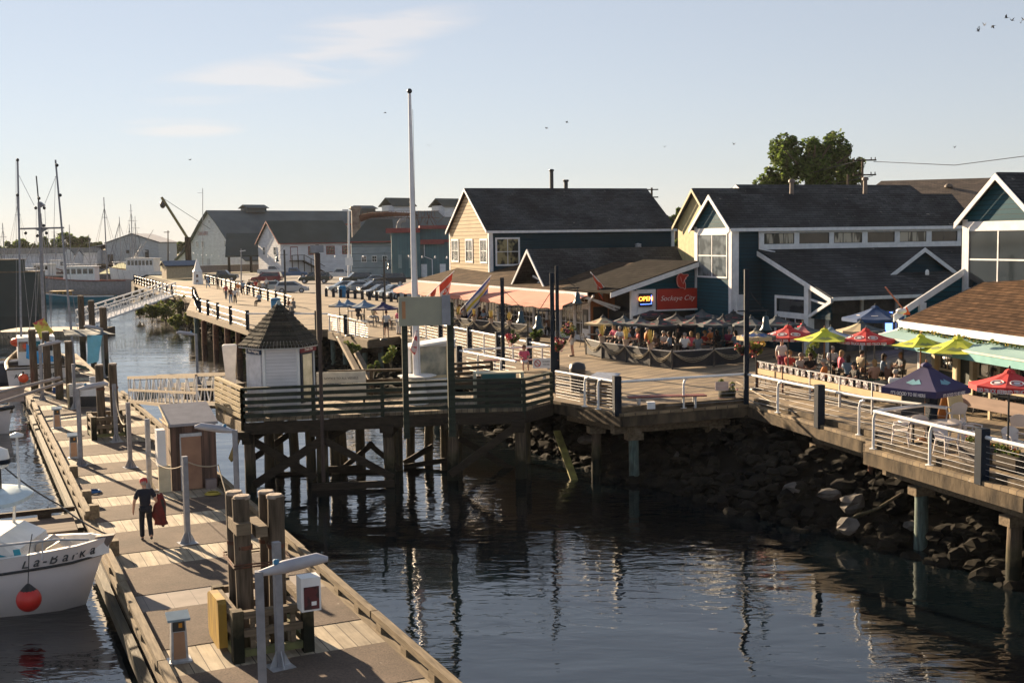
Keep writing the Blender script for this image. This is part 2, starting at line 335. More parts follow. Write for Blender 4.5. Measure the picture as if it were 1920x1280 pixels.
# shore bank, sloping from the ground edge down under the water
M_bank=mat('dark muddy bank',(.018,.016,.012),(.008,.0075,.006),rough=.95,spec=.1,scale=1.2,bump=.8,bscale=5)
mb=MB(); NR=7
B2=[];T2=[]
for i in range(len(BOT)-1):
    k=max(2,min(14,int((Vector(BOT[i+1])-Vector(BOT[i])).length/1.3)))
    for j in range(k):
        B2.append(Vector(BOT[i]).lerp(Vector(BOT[i+1]),j/k)); T2.append(Vector(TOP[i]).lerp(Vector(TOP[i+1]),j/k))
B2.append(Vector(BOT[-1]));T2.append(Vector(TOP[-1])); vs=[]
for a,b in zip(B2,T2):
    for j in range(NR+1):
        t=j/NR*1.0; p=a.lerp(b,t*1.25-.25); z=-.9+3.42*t+(jit(.2)-.26 if 0<j<NR else 0); vs.append((p.x+(jit(.3) if j<NR else 0),p.y+(jit(.3) if j<NR else 0),z if j<NR else GZ))
n=NR+1
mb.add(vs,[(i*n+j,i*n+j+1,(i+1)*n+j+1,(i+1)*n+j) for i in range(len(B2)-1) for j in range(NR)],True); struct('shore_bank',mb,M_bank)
# riprap
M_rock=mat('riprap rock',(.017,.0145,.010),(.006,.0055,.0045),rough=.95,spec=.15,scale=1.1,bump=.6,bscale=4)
def rock(mb,c,r,seed):
    rnd=random.Random(seed); n,m=7,5; sq=(rnd.uniform(.8,1.5),rnd.uniform(.8,1.4),rnd.uniform(.5,.9)); a=rnd.uniform(0,6)
    vs=[]; 
    def q(x,y,z):
        k=r*rnd.uniform(.72,1.12); x*=sq[0];y*=sq[1];z*=sq[2]; return (c[0]+k*(x*math.cos(a)-y*math.sin(a)),c[1]+k*(x*math.sin(a)+y*math.cos(a)),c[2]+k*z)
    vs.append(q(0,0,-1))
    for i in range(1,m):
        e=math.pi*i/m-math.pi/2
        for j in range(n): t=2*math.pi*(j+.5*(i%2))/n; vs.append(q(math.cos(e)*math.cos(t),math.cos(e)*math.sin(t),math.sin(e)))
    vs.append(q(0,0,1))
    fs=[(0,1+(j+1)%n,1+j) for j in range(n)]+[(1+i*n+j,1+i*n+(j+1)%n,1+(i+1)*n+(j+1)%n,1+(i+1)*n+j) for i in range(m-2) for j in range(n)]
    b=1+(m-2)*n; fs+=[(b+j,b+(j+1)%n,len(vs)-1) for j in range(n)]
    mb.add(vs,fs)
SW=[(Vector(BOT[q+1])-Vector(BOT[q])).length*(1.25 if q<6 else .45) for q in range(11)]
mb=MB(); 
for i in range(3900):
    a=random.choices(range(11),weights=SW)[0]; f=random.random(); p0=Vector(BOT[a]).lerp(Vector(BOT[a+1]),f); p1=Vector(TOP[a]).lerp(Vector(TOP[a+1]),f)
    t=random.uniform(-.14,.9); p=p0.lerp(p1,t); z=-.9+3.42*(t+.25)/1.25+.06+jit(.1)
    rock(mb,(p.x,p.y,z),random.uniform(.09,.42)**1.15,i)
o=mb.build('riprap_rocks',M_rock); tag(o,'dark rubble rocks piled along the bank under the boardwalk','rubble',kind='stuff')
M_rockp=mat('pale rock',(.13,.115,.10),(.055,.05,.045),rough=.9,scale=2,bump=.5)
for i,(px,py,z,r,lb) in enumerate([(1600,942,.9,.42,'large pale angular boulder under the right boardwalk, topmost of the pale ones'),(1590,985,.5,.36,'pale squarish boulder low on the shaded bank, just above a driftwood branch'),(1555,925,.9,.3,'long pale leaning stone beside the pale boulder under the boardwalk'),(1490,915,.8,.33,'flat pale rock on the bank below the tall street lamp'),(1098,823,1.1,.3,'sunlit tan boulder on the bank right of the pier'),(1175,842,.9,.55,'big rounded mossy boulder behind the right hand pier pile'),(1262,855,.7,.3,'small brownish sunlit boulder at the edge of the dark bank'),(1710,985,.5,.3,'pale stone near the water below the white plastic chairs')]):
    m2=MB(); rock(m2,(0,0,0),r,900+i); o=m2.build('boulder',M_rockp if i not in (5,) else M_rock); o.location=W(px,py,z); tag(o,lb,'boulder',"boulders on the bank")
# driftwood
mb=MB(); a=W(1570,992,.35); b=W(1690,925,1.3); mb.tube([a,a.lerp(b,.3)+Vector((0,0,.08)),a.lerp(b,.6)+Vector((0,0,-.05)),b],.07,6,r2=.035)
o=mb.build('driftwood_branch',M_pile); tag(o,'thin bleached driftwood branch lying across the rocks under the boardwalk','driftwood')
# asphalt car park
M_asph=mat('car park asphalt',(.13,.12,.11),(.08,.075,.07),rough=.9,scale=.6,bump=.2,bscale=8)
mb=MB(); pts=[(-52,192),(-30,152),(-14,128),(0,104),(60,104),(60,250),(-60,250)]
mb.add([(x,y,GZ+.006) for x,y in pts],[tuple(range(len(pts)))]); struct('car_park',mb,M_asph)
# grass slope at the far end
M_grass=mat('mown grass',(.16,.19,.045),(.08,.11,.025),rough=.95,scale=.8,bump=.4,bscale=12)
mb=MB(); mb.add([(-92,262,2.56),(-70,262,2.56),(-68,300,4.2),(-100,300,4.2),(-68,330,4.2),(-104,330,4.2)],[(0,1,2,3),(3,2,4,5)]); struct('grass_bank',mb,M_grass)
# ---------------------------------------------------------------- boardwalk
M_plank=mat('boardwalk planks',(.32,.24,.14),(.17,.12,.07),rough=.8,scale=.9,stretch=(.35,4,1),contrast=(.3,.7),extra=blotch(.45,.62,stripes(1,.24,(.05,.037,.025),.08,.012,.4,.35)))
SH=[(19,6),(12.35,27.9),(10.4,34.3),(10.9,35.9),(8.85,43.75),(3.9,41.7),(1.6,45.4),(-.3,48.2),(-2.6,55),(-7.4,77.4),(-9.2,74.8),(-12.9,82.5),(-13.2,84.2),(-19.1,85.6),(-28.6,107),(-31,112),(-36.5,134),(-42.6,146.4),(-62,193)]
INN=[(-54,196),(-30,152),(-14,128),(0,104),(60,104),(60,6)]
def rotstruct(name,rz,fill,m,kind='structure'):
    mb=MB(); mb.M=Matrix.Rotation(-rz,4,'Z'); fill(mb); o=mb.build(name,m); o.rotation_euler=(0,0,rz); PM[o.name]=Matrix.Rotation(rz,4,'Z')
    if kind: o['kind']=kind
    return o
walk=rotstruct('boardwalk',R_(52),lambda mb:mb.prism(SH+INN,DK-.1,DK),M_plank)
def seg_beams(parent,pts,zt,h,w,out=.0,name='edge_beam',m=None,inset=0):
    for i in range(len(pts)-1):
        a,b=Vector(pts[i]),Vector(pts[i+1]); L=(b-a).length; k=max(1,round(L/9)); 
        nrm=Vector((-(b-a).y,(b-a).x)).normalized()   # to the water side (polygon runs right-to-left seen from the water)
        for j in range(k):
            p=a.lerp(b,j/k)+nrm*out; q=a.lerp(b,(j+1)/k)+nrm*out
            mb=MB(); d=(q-p).normalized()*.01; mb.bar((p.x+d.x,p.y+d.y,zt-h/2),(q.x-d.x,q.y-d.y,zt-h/2),w,h); mb.build(name,m,parent,world=True)
SHE=SH[1:]
seg_beams(walk,SHE[:6],DK-.11,.36,.16,-.02,'edge_beam',M_fascia)
seg_beams(walk,SHE[8:],DK-.11,.42,.16,-.02,'edge_beam',M_timx)
seg_beams(walk,SHE[:6],DK-.49,.34,.3,-.75,'pile_cap_beam',M_timx)
seg_beams(walk,SHE[8:12],DK-.54,.34,.3,-.75,'pile_cap_beam',M_dark)
seg_beams(walk,[(12.35,27.9),(10.4,34.3)],DK+.2,.18,.2,-.32,'kerb_timber',M_fascia)
seg_beams(walk,[(10.9,35.9),(8.85,43.75),(3.9,41.7)],DK+.2,.18,.2,-.32,'kerb_timber',M_fascia)
M_tealpile=mat('teal treated pile',(.10,.15,.13),(.04,.055,.05),rough=.8,scale=2.5,stretch=(6,6,1),bump=.3)
def pile(x,y,z1,r=.17,parent=None,lean=(0,0),m=None,z0=-1.5):
    mb=MB(); zs=[z0,z0+(z1-z0)*.33,z0+(z1-z0)*.66,z1]; mb.tube([(x+lean[0]*(z1-z)+jit(.02),y+lean[1]*(z1-z)+jit(.02),z) for z in zs],[r*1.08,r*1.04,r,r*.96],10)
    o=mb.build('pile',m or M_pile,parent,world=parent is not None); return o
for px,m in ((1118,M_pile),(1188,M_tealpile),(1340,M_pile),(1392,M_pile),(1450,M_tealpile),(1537,M_tealpile),(1632,M_rust),(1728,M_tealpile),(1905,M_pile)):
    # stands .7 m inside the deck edge
    best=None
    for i in range(6):
        a,b=Vector(SHE[i]),Vector(SHE[i+1])
        for j in range(60):
            p=a.lerp(b,j/60); nrm=Vector((-(b-a).y,(b-a).x)).normalized(); p=p-nrm*.75
            q=Vector((p.x,p.y,1.8-CZ)); s=960+F*q.dot(rt)/q.dot(fw)
            if best is None or abs(s-px)<best[0]-.5: best=(abs(s-px),p)
    p=best[1]; pile(p.x,p.y,DK-.84,.08 if m is M_rust else .19,walk,(jit(.01),jit(.01)),m)
    if m is not M_rust:
        mb=MB(); mb.cbox((p.x,p.y,DK-.98),(.62,.42,.26),R_(15)); mb.build('corbel',M_timx,walk,world=True)
for x,y in [(-8.6,76.5),(-9.8,77.8),(-11.5,80.5),(-12.7,83),(-15,86),(-19.5,87.3),(-21.2,90.8),(-23,94.6),(-25,98.8),(-27.3,103.8),(-29.2,108.5),(-4.2,64),(-5.5,70),(-6.8,76)]:
    pile(x,y,DK-.5,.24 if x<-14 else .18,walk,m=M_rust if -28<x<-19.8 else M_tealpile)
for x,y in [(-37.5,135.5),(-39.5,139.5),(-36,131),(-44,149.5),(-48,159),(-52,169),(-57,181),(-61,191)]: pile(x,y,DK-.5,.3,walk)
# slanted props under the middle deck, leaning plank by the pier
for a,b in (((636,632),(672,700)),((663,652),(698,715))):
    mb=MB(); mb.bar(WY(*a,70),WY(*b,62),.26,.26); mb.build('prop_timber',M_timx,walk,world=True)
mb=MB(); mb.bar(WY(1044,808,45.6),WY(1078,903,43.2),.28,.08); o=mb.build('fallen_plank',mat('algae covered plank',(.24,.22,.05),(.12,.10,.03),rough=.8,scale=3,bump=.4)); tag(o,'yellow green slimy plank leaning into the water beside the pier','plank')
# ================================================================ BUILDINGS
def cladding(name,c,per=.2,dark=None,vary=.1,c2=None,rough=.6):
    return mat(name,c,c2 or tuple(v*.8 for v in c),rough=rough,spec=.2,scale=.7,stretch=(1,1,3),extra=stripes(2,per,dark or tuple(v*.25 for v in c),.12,.03,.5,vary))
M_blue=cladding('dark blue green clapboard',(.007,.040,.062))
M_teal=cladding('teal clapboard',(.004,.072,.108))
M_cream=mat('cream clapboard',(.47,.385,.26),(.40,.32,.21),rough=.7,spec=.2,scale=.7,stretch=(1,1,3),extra=stripes(2,.3,(.17,.135,.085),.24,.04,.8,.08))
M_roofx=mat('dark asphalt shingle x',(.060,.062,.064),(.034,.036,.037),rough=.9,spec=.2,scale=.35,extra=blotch(.35,.75,shingle(0,2,.5,.13)))
M_roofy=mat('brown shingle y',(.10,.068,.045),(.055,.04,.028),rough=.95,spec=.05,scale=.5,extra=shingle(1,2,.42,.09))
M_roofb=mat('brown shingle x',(.12,.083,.058),(.075,.052,.037),rough=.9,scale=.5,extra=shingle(0,2,.5,.12))
M_wcl=cladding('white clapboard far',(.55,.56,.57),.3,(.42,.43,.44),.04)
def wall(mb,poly,plane,c0,t):
    """poly of (a,z) on plane 'x' or 'y' at coordinate c0, thickness t towards +"""
    if plane=='y': mb.extr([(a,c0,z) for a,z in poly],(0,t,0))
    else: mb.extr([(c0,a,z) for a,z in poly],(t,0,0))
def window(parent,plane,c0,a0,a1,z0,z1,nx=2,nz=2,fw_=.1,fm=None,pm=None,name='window',bar=.045,label=None,proud=.05,sgn=1):
    fm=fm or M_trim; pm=pm or M_glass; mb=MB()
    def bx(a,b,c,d,p=proud,q=.02):
        if plane=='y': mb.box(a,b,c0-p*sgn,c0+q,c,d) if sgn>0 else mb.box(a,b,c0-q,c0+p,c,d)
        else: mb.box(c0-p,c0+q,a,b,c,d) if sgn>0 else mb.box(c0-q,c0+p,a,b,c,d)
    bx(a0,a0+fw_,z0,z1); bx(a1-fw_,a1,z0,z1); bx(a0+fw_,a1-fw_,z0,z0+fw_); bx(a0+fw_,a1-fw_,z1-fw_,z1)
    for i in range(1,nx): c=lerp(a0+fw_,a1-fw_,i/nx); bx(c-bar/2,c+bar/2,z0+fw_,z1-fw_,proud*.6)
    for i in range(1,nz): c=lerp(z0+fw_,z1-fw_,i/nz); bx(a0+fw_,a1-fw_,c-bar/2,c+bar/2,proud*.5)
    w=mb.build(name,fm,parent); mb=MB(); e=.012
    if plane=='y': mb.box(a0+fw_,a1-fw_,c0-e*sgn,c0+.0,z0+fw_,z1-fw_) if sgn>0 else mb.box(a0+fw_,a1-fw_,c0,c0+e,z0+fw_,z1-fw_)
    else: mb.box(c0-e,c0,a0+fw_,a1-fw_,z0+fw_,z1-fw_) if sgn>0 else mb.box(c0,c0+e,a0+fw_,a1-fw_,z0+fw_,z1-fw_)
    mb.build('pane',pm,w)
    if label: w['label']=label
    return w
def slab(mb,q,t=.12):
    """roof slab: four points, thickness straight down"""
    mb.extr(q,(0,0,-t))
def gable(root,x0,x1,y0,y1,ze,zr,z0=0,over=.3,wm=None,gm=None,rm=None,trim=.22,trims=M_trim,yr=None,endR=True):
    """gabled volume with its ridge along x; gable wall at x0 in gm, long walls wm"""
    yr=yr if yr is not None else (y0+y1)/2
    mb=MB(); mb.box(x0+.06,x1,y0,y1,z0,ze); w=mb.build('wall',wm,root)
    mb=MB(); wall(mb,[(y0,z0),(y1,z0),(y1,ze),(yr,zr-.12),(y0,ze)],'x',x0-.02,.075); g=mb.build('gable_wall',gm or wm,root)
    mb=MB(); wall(mb,[(y0,ze),(y1,ze),(yr,zr-.12)],'x',x1-.06,.06); mb.build('gable_wall',wm,root)
    s1=(zr-ze)/(yr-y0); s2=(zr-ze)/(y1-yr); mb=MB(); ox=over; th=.12
    slab(mb,[(x0-ox,y0-over,ze-s1*over+.1),(x1+ox*.5,y0-over,ze-s1*over+.1),(x1+ox*.5,yr,zr+.1),(x0-ox,yr,zr+.1)],th)
    slab(mb,[(x0-ox,yr,zr+.1),(x1+ox*.5,yr,zr+.1),(x1+ox*.5,y1+over,ze-s2*over+.1),(x0-ox,y1+over,ze-s2*over+.1)],th)
    r=mb.build('roof',rm or M_roofx,root)
    mb=MB(); X=x0-ox-.03
    mb.extr([(X,y0-over,ze-s1*over+.06),(X,yr,zr+.06),(X,yr,zr+.06-trim),(X,y0-over,ze-s1*over+.06-trim)],(-.05,0,0))
    mb.extr([(X,y1+over,ze-s2*over+.06),(X,yr,zr+.06),(X,yr,zr+.06-trim),(X,y1+over,ze-s2*over+.06-trim)],(-.05,0,0))
    mb.box(x0-ox,x1+ox*.5,y0-over-.06,y0-over-.005,ze-s1*over-.13,ze-s1*over+.06)
    mb.build('trim_board',trims,root)
    return w,g,r
def corner(root,x,y,z0,z1,w=.25,m=None,sx=1,sy=1):
    mb=MB(); mb.box(x-.04,x+w,y-.045,y+.02,z0,z1); mb.box(x-.045,x+.015,y-.045,y+w*.7,z0,z1); mb.build('corner_board',m or M_trim,root)
# ---- main house, cream gable
O=WY(919.5,600,92); hs=thing('gabled_house','tall house with a sunlit cream clapboard gable above the coral awning','house',(O.x,O.y,DK),R_(20))
gable(hs,0,16.2,0,10.5,7.05,10.4,0,.25,M_blue,M_cream,M_roofx,.2)
for y0,y1 in ((7.8,9.9),(4.0,5.95),(.35,2.15)):
    window(hs,'x',-.03,y0,y1,4.4,6.35,2,2,.14,M_trim,M_glassl)
window(hs,'y',-.005,.5,2.54,4.2,6.42,2,2,.13,M_trim,M_warmin,label='larger window showing a lit room behind')
corner(hs,0,0,0,7.0,.3); corner(hs,15.95,0,0,7.0,.26)
mb=MB(); mb.box(-.045,.01,10.3,10.54,0,6.95); mb.build('corner_board',M_trim,hs)
mb=MB(); mb.tube([(7.5,5.4,10.2),(7.5,5.4,11.95)],.16,10); mb.lathe([(.16,11.9),(.22,11.95),(.22,12.05),(.1,12.1)],(7.5,5.4,0),10); mb.build('chimney_pipe',M_blackp,hs)
mb=MB(); mb.tube([(8.8,5.4,10.2),(8.8,5.4,11.05)],.17,10); mb.lathe([(.24,11.05),(.26,11.1),(.24,11.22)],(8.8,5.4,0),10); mb.build('chimney_pipe',M_blackp,hs)
mb=MB(); mb.lathe([(.12,0),(.12,.25),(.26,.25),(.26,.33),(.14,.42),(.26,.42),(.26,.5),(.05,.56)],(12.6,-.6,5.25),12); mb.build('roof_vent',M_galv,hs)
# ---- awning restaurant with the low gable
O=W(1107,640); rs=thing('awning_restaurant','long low restaurant with white glazed wall and a dark A shaped gable','restaurant',(O.x,O.y,DK),R_(25))
mb=MB(); mb.box(.12,6,.1,29.4,0,2.75); mb.box(6,20,.1,14,0,2.7); mb.build('wall',M_blue,rs)
mb=MB(); slab(mb,[(-.35,-.35,2.98),(6.5,-.35,4.6),(6.5,29.8,4.6),(-.35,29.8,2.98)],.12); mb.build('roof',M_roofy,rs)
mb=MB(); mb.box(-.42,-.355,-.4,29.85,2.76,3.0); mb.build('gutter_board',M_trim,rs)
M_scal=mat('scalloped trim',(.55,.53,.50),(.12,.10,.09),rough=.6,scale=1,extra=stripes(1,.28,(.08,.07,.07),.3,.02,.3,.1))
mb=MB(); mb.box(-.44,-.425,-.4,29.85,2.72,2.86); mb.build('scalloped_valance',M_scal,rs)
# low gable
mb=MB(); slab(mb,[(.4,6.75,3.02),(21,6.75,3.02),(21,9.45,5.6),(.4,9.45,5.6)],.12); slab(mb,[(.4,9.45,5.6),(21,9.45,5.6),(21,12.2,3.02),(.4,12.2,3.02)],.12); mb.build('low_gable_roof',M_roofx,rs)
mb=MB()
for ya,yb in ((6.7,9.45),(12.25,9.45)): mb.extr([(.36,ya,2.95),(.36,yb,5.6),(.36,yb,5.36),(.36,ya,2.75)],(-.06,0,0))
mb.build('gable_trim',M_trim,rs)
mb=MB(); wall(mb,[(7.1,3.0),(11.8,3.0),(9.45,5.25)],'x',1.6,.05); mb.build('gable_recess',mat('black brown recess wood',(.035,.03,.03),rough=.8),rs)
mb=MB(); mb.bar((1.0,7.5,3.2),(1.0,9.9,3.75),.1,.1); mb.bar((1.0,8.6,3.1),(1.0,9.1,4.3),.1,.1); mb.bar((1.0,9.8,3.1),(1.0,8.5,3.5),.07,.07); mb.build('gable_truss',M_trim,rs)
# glazed wall
mb=MB(); N=15
for i in range(N+1):
    y=lerp(.15,29.2,i/N); mb.box(-.02,.12,y-.09,y+.09,0,2.75)
mb.box(-.0,.12,.2,29.2,0,.25); mb.box(-.0,.12,.2,29.2,2.6,2.75); mb.build('glazing_frame',M_trim,rs)
M_inside=mat('restaurant glazing',(.10,.09,.07),(.02,.022,.025),rough=.1,scale=1.1,spec=.9,contrast=(.45,.6))
for i in range(N):
    y0=lerp(.15,29.2,i/N)+.1; y1=lerp(.15,29.2,(i+1)/N)-.1
    window(rs,'x',.08,y0,y1,.26,2.6,3,3,.05,M_trim,M_inside,bar=.04)
mb=MB(); mb.box(-.06,.1,-.02,.95,0,2.4); mb.build('entrance_panel',M_trim,rs)
mb=MB(); mb.box(-.1,-.065,.12,.8,.75,1.95); o=mb.build('menu_board',M_blackp,rs); mb=MB(); mb.box(-.112,-.102,.3,.62,1.0,1.6); mb.build('menu_sheet',mat('paper',(.4,.38,.35)),o)
# orange timber end wall and porch
M_cedar=mat('orange cedar boards',(.42,.16,.06),(.25,.09,.035),rough=.7,scale=1,stretch=(4,4,.6),extra=stripes(0,.16,(.1,.04,.02),.08,.01,.3,.2))
mb=MB(); wall(mb,[(0,0),(5,0),(5,4.1),(0,2.8)],'y',-.02,.1); mb.build('end_wall',M_cedar,rs)
mb=MB(); mb.box(.2,1.2,-.06,-.021,0,2.1); o=mb.build('doorway',mat('dark doorway',(.015,.014,.013)),rs)
window(rs,'y',-.022,1.6,2.7,.9,2.1,2,2,.08)
mb=MB(); mb.bar((-.3,-.1,2.2),(-.3,-1.0,2.85),.12,.12); mb.bar((-.4,-.4,2.7),(1.6,-1.0,1.75),.12,.12); mb.bar((-1.2,-.2,2.95),(1.4,-1.2,2.05),.1,.14); mb.build('bracket',M_trim,rs)
# coral awning with sagging valance
M_coral=mat('coral awning canvas',(.60,.235,.165),(.50,.185,.13),rough=.8,scale=.8,stretch=(1,.3,1))
aw=thing('awning','long faded coral canvas awning over the glazed restaurant wall','awning',(O.x,O.y,DK),R_(25))
mb=MB(); n=30; vs=[]
for i in range(n+1):
    y=lerp(-.6,29.8,i/n); s=.04*math.cos(i*math.pi)
    for x,z in ((-.46,2.84),(-1.2,2.62),(-2.2,2.28+s*.3),(-2.23,2.05+s)): vs.append((x,y,z))
fs=[(i*4+j,i*4+j+1,(i+1)*4+j+1,(i+1)*4+j) for i in range(n) for j in range(3)]
mb.add(vs,fs); mb.add([(a[0]+.02,a[1],a[2]-.03) for a in vs],[f[::-1] for f in fs]); mb.build('canopy',M_coral,aw)
mb=MB()
for y in (-.55,8,16,23,29.7): mb.bar((-.46,y,2.4),(-2.18,y,2.2),.05); mb.bar((-.46,y,2.8),(-2.18,y,2.2),.04)
mb.bar((-2.18,-.6,2.22),(-2.18,29.8,2.22),.05); mb.build('awning_frame',M_blackp,aw)
# ---- tower module: narrow gabled block with a low wing sloping down to its left
def towerblock(name,label,O,L,front=True):
    r=thing(name,label,'building',(O.x,O.y,DK),R_(20))
    gable(r,0,L,0,4.2,6.87,8.62,0,.25,M_blue,M_teal,M_roofx,.26)
    corner(r,0,0,0,6.85,.42); mb=MB(); mb.box(-.05,.0,3.95,4.24,2.9,6.85); mb.box(-.07,-.02,.3,3.95,6.45,6.75); mb.build('corner_board',M_trim,r)
    window(r,'x',-.03,.4,3.9,3.9,6.45,2,2,.09,M_trim,M_glassl if front else M_glass,bar=.07,name='big_window')
    # wing
    if not front:
        mb=MB(); wall(mb,[(-2.9,1.6),(0,1.6),(0,4.62),(-2.9,3.1)],'y',4.2,.12); mb.build('wing_wall',M_teal,r)
        mb=MB(); mb.extr([(-3.6,4.15,2.95),(-.02,4.15,4.8),(-.02,4.15,4.5),(-3.6,4.15,2.65)],(0,-.07,0)); mb.build('rake_board',M_trim,r)
        mb=MB(); slab(mb,[(-3.6,4.12,2.92),(0,4.12,4.78),(0,4.28,4.78),(-3.6,4.28,2.92)],.1); mb.build('wing_roof',M_roofx,r)
        mb=MB(); mb.box(-2.3,-2.0,4.05,4.2,0,3.4); mb.bar((-3.4,4.1,2.7),(-2.2,4.1,1.6),.12); mb.build('post',M_trim,r)
        return r
    mb=MB(); wall(mb,[(-4.2,1.9),(0,1.9),(0,4.62),(-4.2,3.45)],'y',4.2,.12); mb.build('wing_wall',M_teal,r)
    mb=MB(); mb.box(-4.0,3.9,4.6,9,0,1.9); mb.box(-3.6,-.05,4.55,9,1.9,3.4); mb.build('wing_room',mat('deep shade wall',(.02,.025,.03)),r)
    mb=MB(); slab(mb,[(-5.75,3.75,3.18),(-.05,3.75,4.86),(-.05,11,4.86),(-5.75,11,3.18)],.12); mb.build('wing_roof',mat('brown shingle wing',(.030,.027,.024),(.018,.016,.015),rough=.95,spec=.03,scale=.5,extra=shingle(1,2,.42,.09)),r)
    mb=MB(); mb.extr([(-5.8,3.7,3.12),(-.02,3.7,4.8),(-.02,3.7,4.52),(-5.8,3.7,2.84)],(0,-.05,0)); mb.build('rake_board',M_trim,r)
    mb=MB(); mb.box(-4.28,-3.92,4.05,4.3,0,3.2); mb.build('post',M_trim,r)
    return r
OB=WY(1372,600,66); tb=towerblock('gabled_tower_building','dark teal building with a clerestory window strip and the red restaurant sign',OB,16.8)
for px in (1312,1440): pass
mb=MB(); mb.box(-3.9,-2.7,4.06,4.19,1.5,3.25); mb.build('sign_backing',M_trim,tb)
mb=MB(); mb.box(.35,.65,1.1,1.3,0,3.1); mb.build('post',M_trim,tb); mb=MB(); mb.box(.3,.7,-.1,.14,0,3.0); mb.build('post',M_trim,tb); mb=MB(); mb.box(.5,.75,3.6,3.8,0,2.9); mb.build('post',M_trim,tb)
# clerestory
mb=MB(); z0,z1=5.5,6.72; xs=[]
for a,b in ((455,625),(653,822),(848,1007),(1037,1190),(1218,1368),(1397,1542)):
    xs.append((a,b))
def fx(zx): # zoomed column -> local x on the front wall
    u=((1280+zx/3)-960)/F; O=OB; c,s=math.cos(R_(20)),math.sin(R_(20))
    # solve (O.x+x c)/(O.y+x s) ~ u in the rolled camera
    best=0
    lo,hi=-5,40
    for _ in range(40):
        m=(lo+hi)/2; q=Vector((O.x+m*c,O.y+m*s,DK+6.1-CZ)); px=F*q.dot(rt)/q.dot(fw)
        if px/F<u: lo=m
        else: hi=m
    return lo
X=[(fx(a),fx(b)) for a,b in xs]
mb.box(X[0][0]-.25,X[-1][1]+.3,-.06,-.0,z1-.3,z1+.12); mb.box(X[0][0]-.25,X[-1][1]+.3,-.06,-.0,z0,z0+.3)
e=[X[0][0]-.25]+[v for ab in X for v in ab]+[X[-1][1]+.3]
for i in range(0,len(e),2): mb.box(e[i],e[i+1],-.06,-.0,z0+.3,z1-.3)
mb.build('clerestory_frame',M_trim,tb)
M_lit=mat('curtained lit window',(.42,.38,.30),(.05,.045,.035),rough=.2,scale=1.4,stretch=(2,1,.3),contrast=(.44,.5),detail=1)
M_dkroom=mat('dim brown room window',(.05,.04,.032),(.03,.025,.02),rough=.12,scale=1)
for i,(a,b) in enumerate(X):
    window(tb,'y',.01,a,b,z0+.3,z1-.3,(3,1,3,1,3,2)[i],1,.035,M_blackp,(M_lit,M_dkroom,M_lit,M_dkroom,M_lit,M_dkroom)[i],name='clerestory_window',proud=.03)
mb=MB(); mb.tube([(X[0][0]-.35,-.12,6.7),(X[0][0]-.35,-.12,5.55),(X[0][0]+.5,-.4,5.35)],.05,8); mb.build('downpipe',M_trim,tb)
# front shed volume
mb=MB(); mb.extr([(1.9,0,0),(1.9,0,5.35),(1.9,-6.6,3.1),(1.9,-6.6,1.9),(1.9,-4.6,1.9),(1.9,-4.6,0)],(.12,0,0)); mb.build('side_wall',M_blue,tb)
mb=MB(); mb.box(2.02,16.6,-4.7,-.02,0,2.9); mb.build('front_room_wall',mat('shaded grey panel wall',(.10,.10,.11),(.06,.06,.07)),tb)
mb=MB(); slab(mb,[(1.7,-7,3.12),(17.2,-7,3.12),(17.2,0,5.5),(1.7,0,5.5)],.14); mb.build('shed_roof',M_roofx,tb)
mb=MB(); mb.extr([(1.66,.0,5.42),(1.66,-7.05,3.04),(1.66,-7.05,2.8),(1.66,.0,5.16)],(-.06,0,0)); mb.box(1.7,17.2,-7.08,-7.01,2.92,3.1); mb.build('rake_board',M_trim,tb)
mb=MB(); mb.bar((1.8,-6.9,2.9),(1.8,-4.9,2.0),.12,.16); mb.bar((1.8,-6.3,2.7),(1.8,-5.0,2.9),.1,.1); mb.build('bracket',M_trim,tb)
window(tb,'x',1.88,-4.55,-1.5,1.95,3.0,1,1,.16,M_trim,M_glass); window(tb,'x',1.88,-4.55,-1.5,.7,1.96,3,1,.16,M_trim,M_glass)
mb=MB(); mb.box(1.72,2.1,-4.9,-4.5,0,3.6); mb.build('post',M_trim,tb)
M_neon=mat('red neon',(.6,.03,.03),emit=((1,.03,.03),2.5)); M_neonb=mat('blue neon',(.03,.05,.6),emit=((.1,.2,1),2))
text('OPEN',.3,(1.84,-4.05,1.45),R_(90),R_(-90),M_neon,tb,'neon_sign',sx=.9)
for x in (2.9,5.1,7.4): 
    mb=MB(); mb.box(x,x+.16,-4.86,-4.72,0,2.8); mb.build('post',M_trim,tb)
for x in (3.3,5.6): mb=MB(); mb.box(x,x+.95,-4.76,-4.71,0,2.1); mb.build('door',M_blackp,tb)
window(tb,'y',-4.71,6.7,7.3,.9,2.1,1,1,.06,M_trim,M_neonb,name='blue_lit_window')
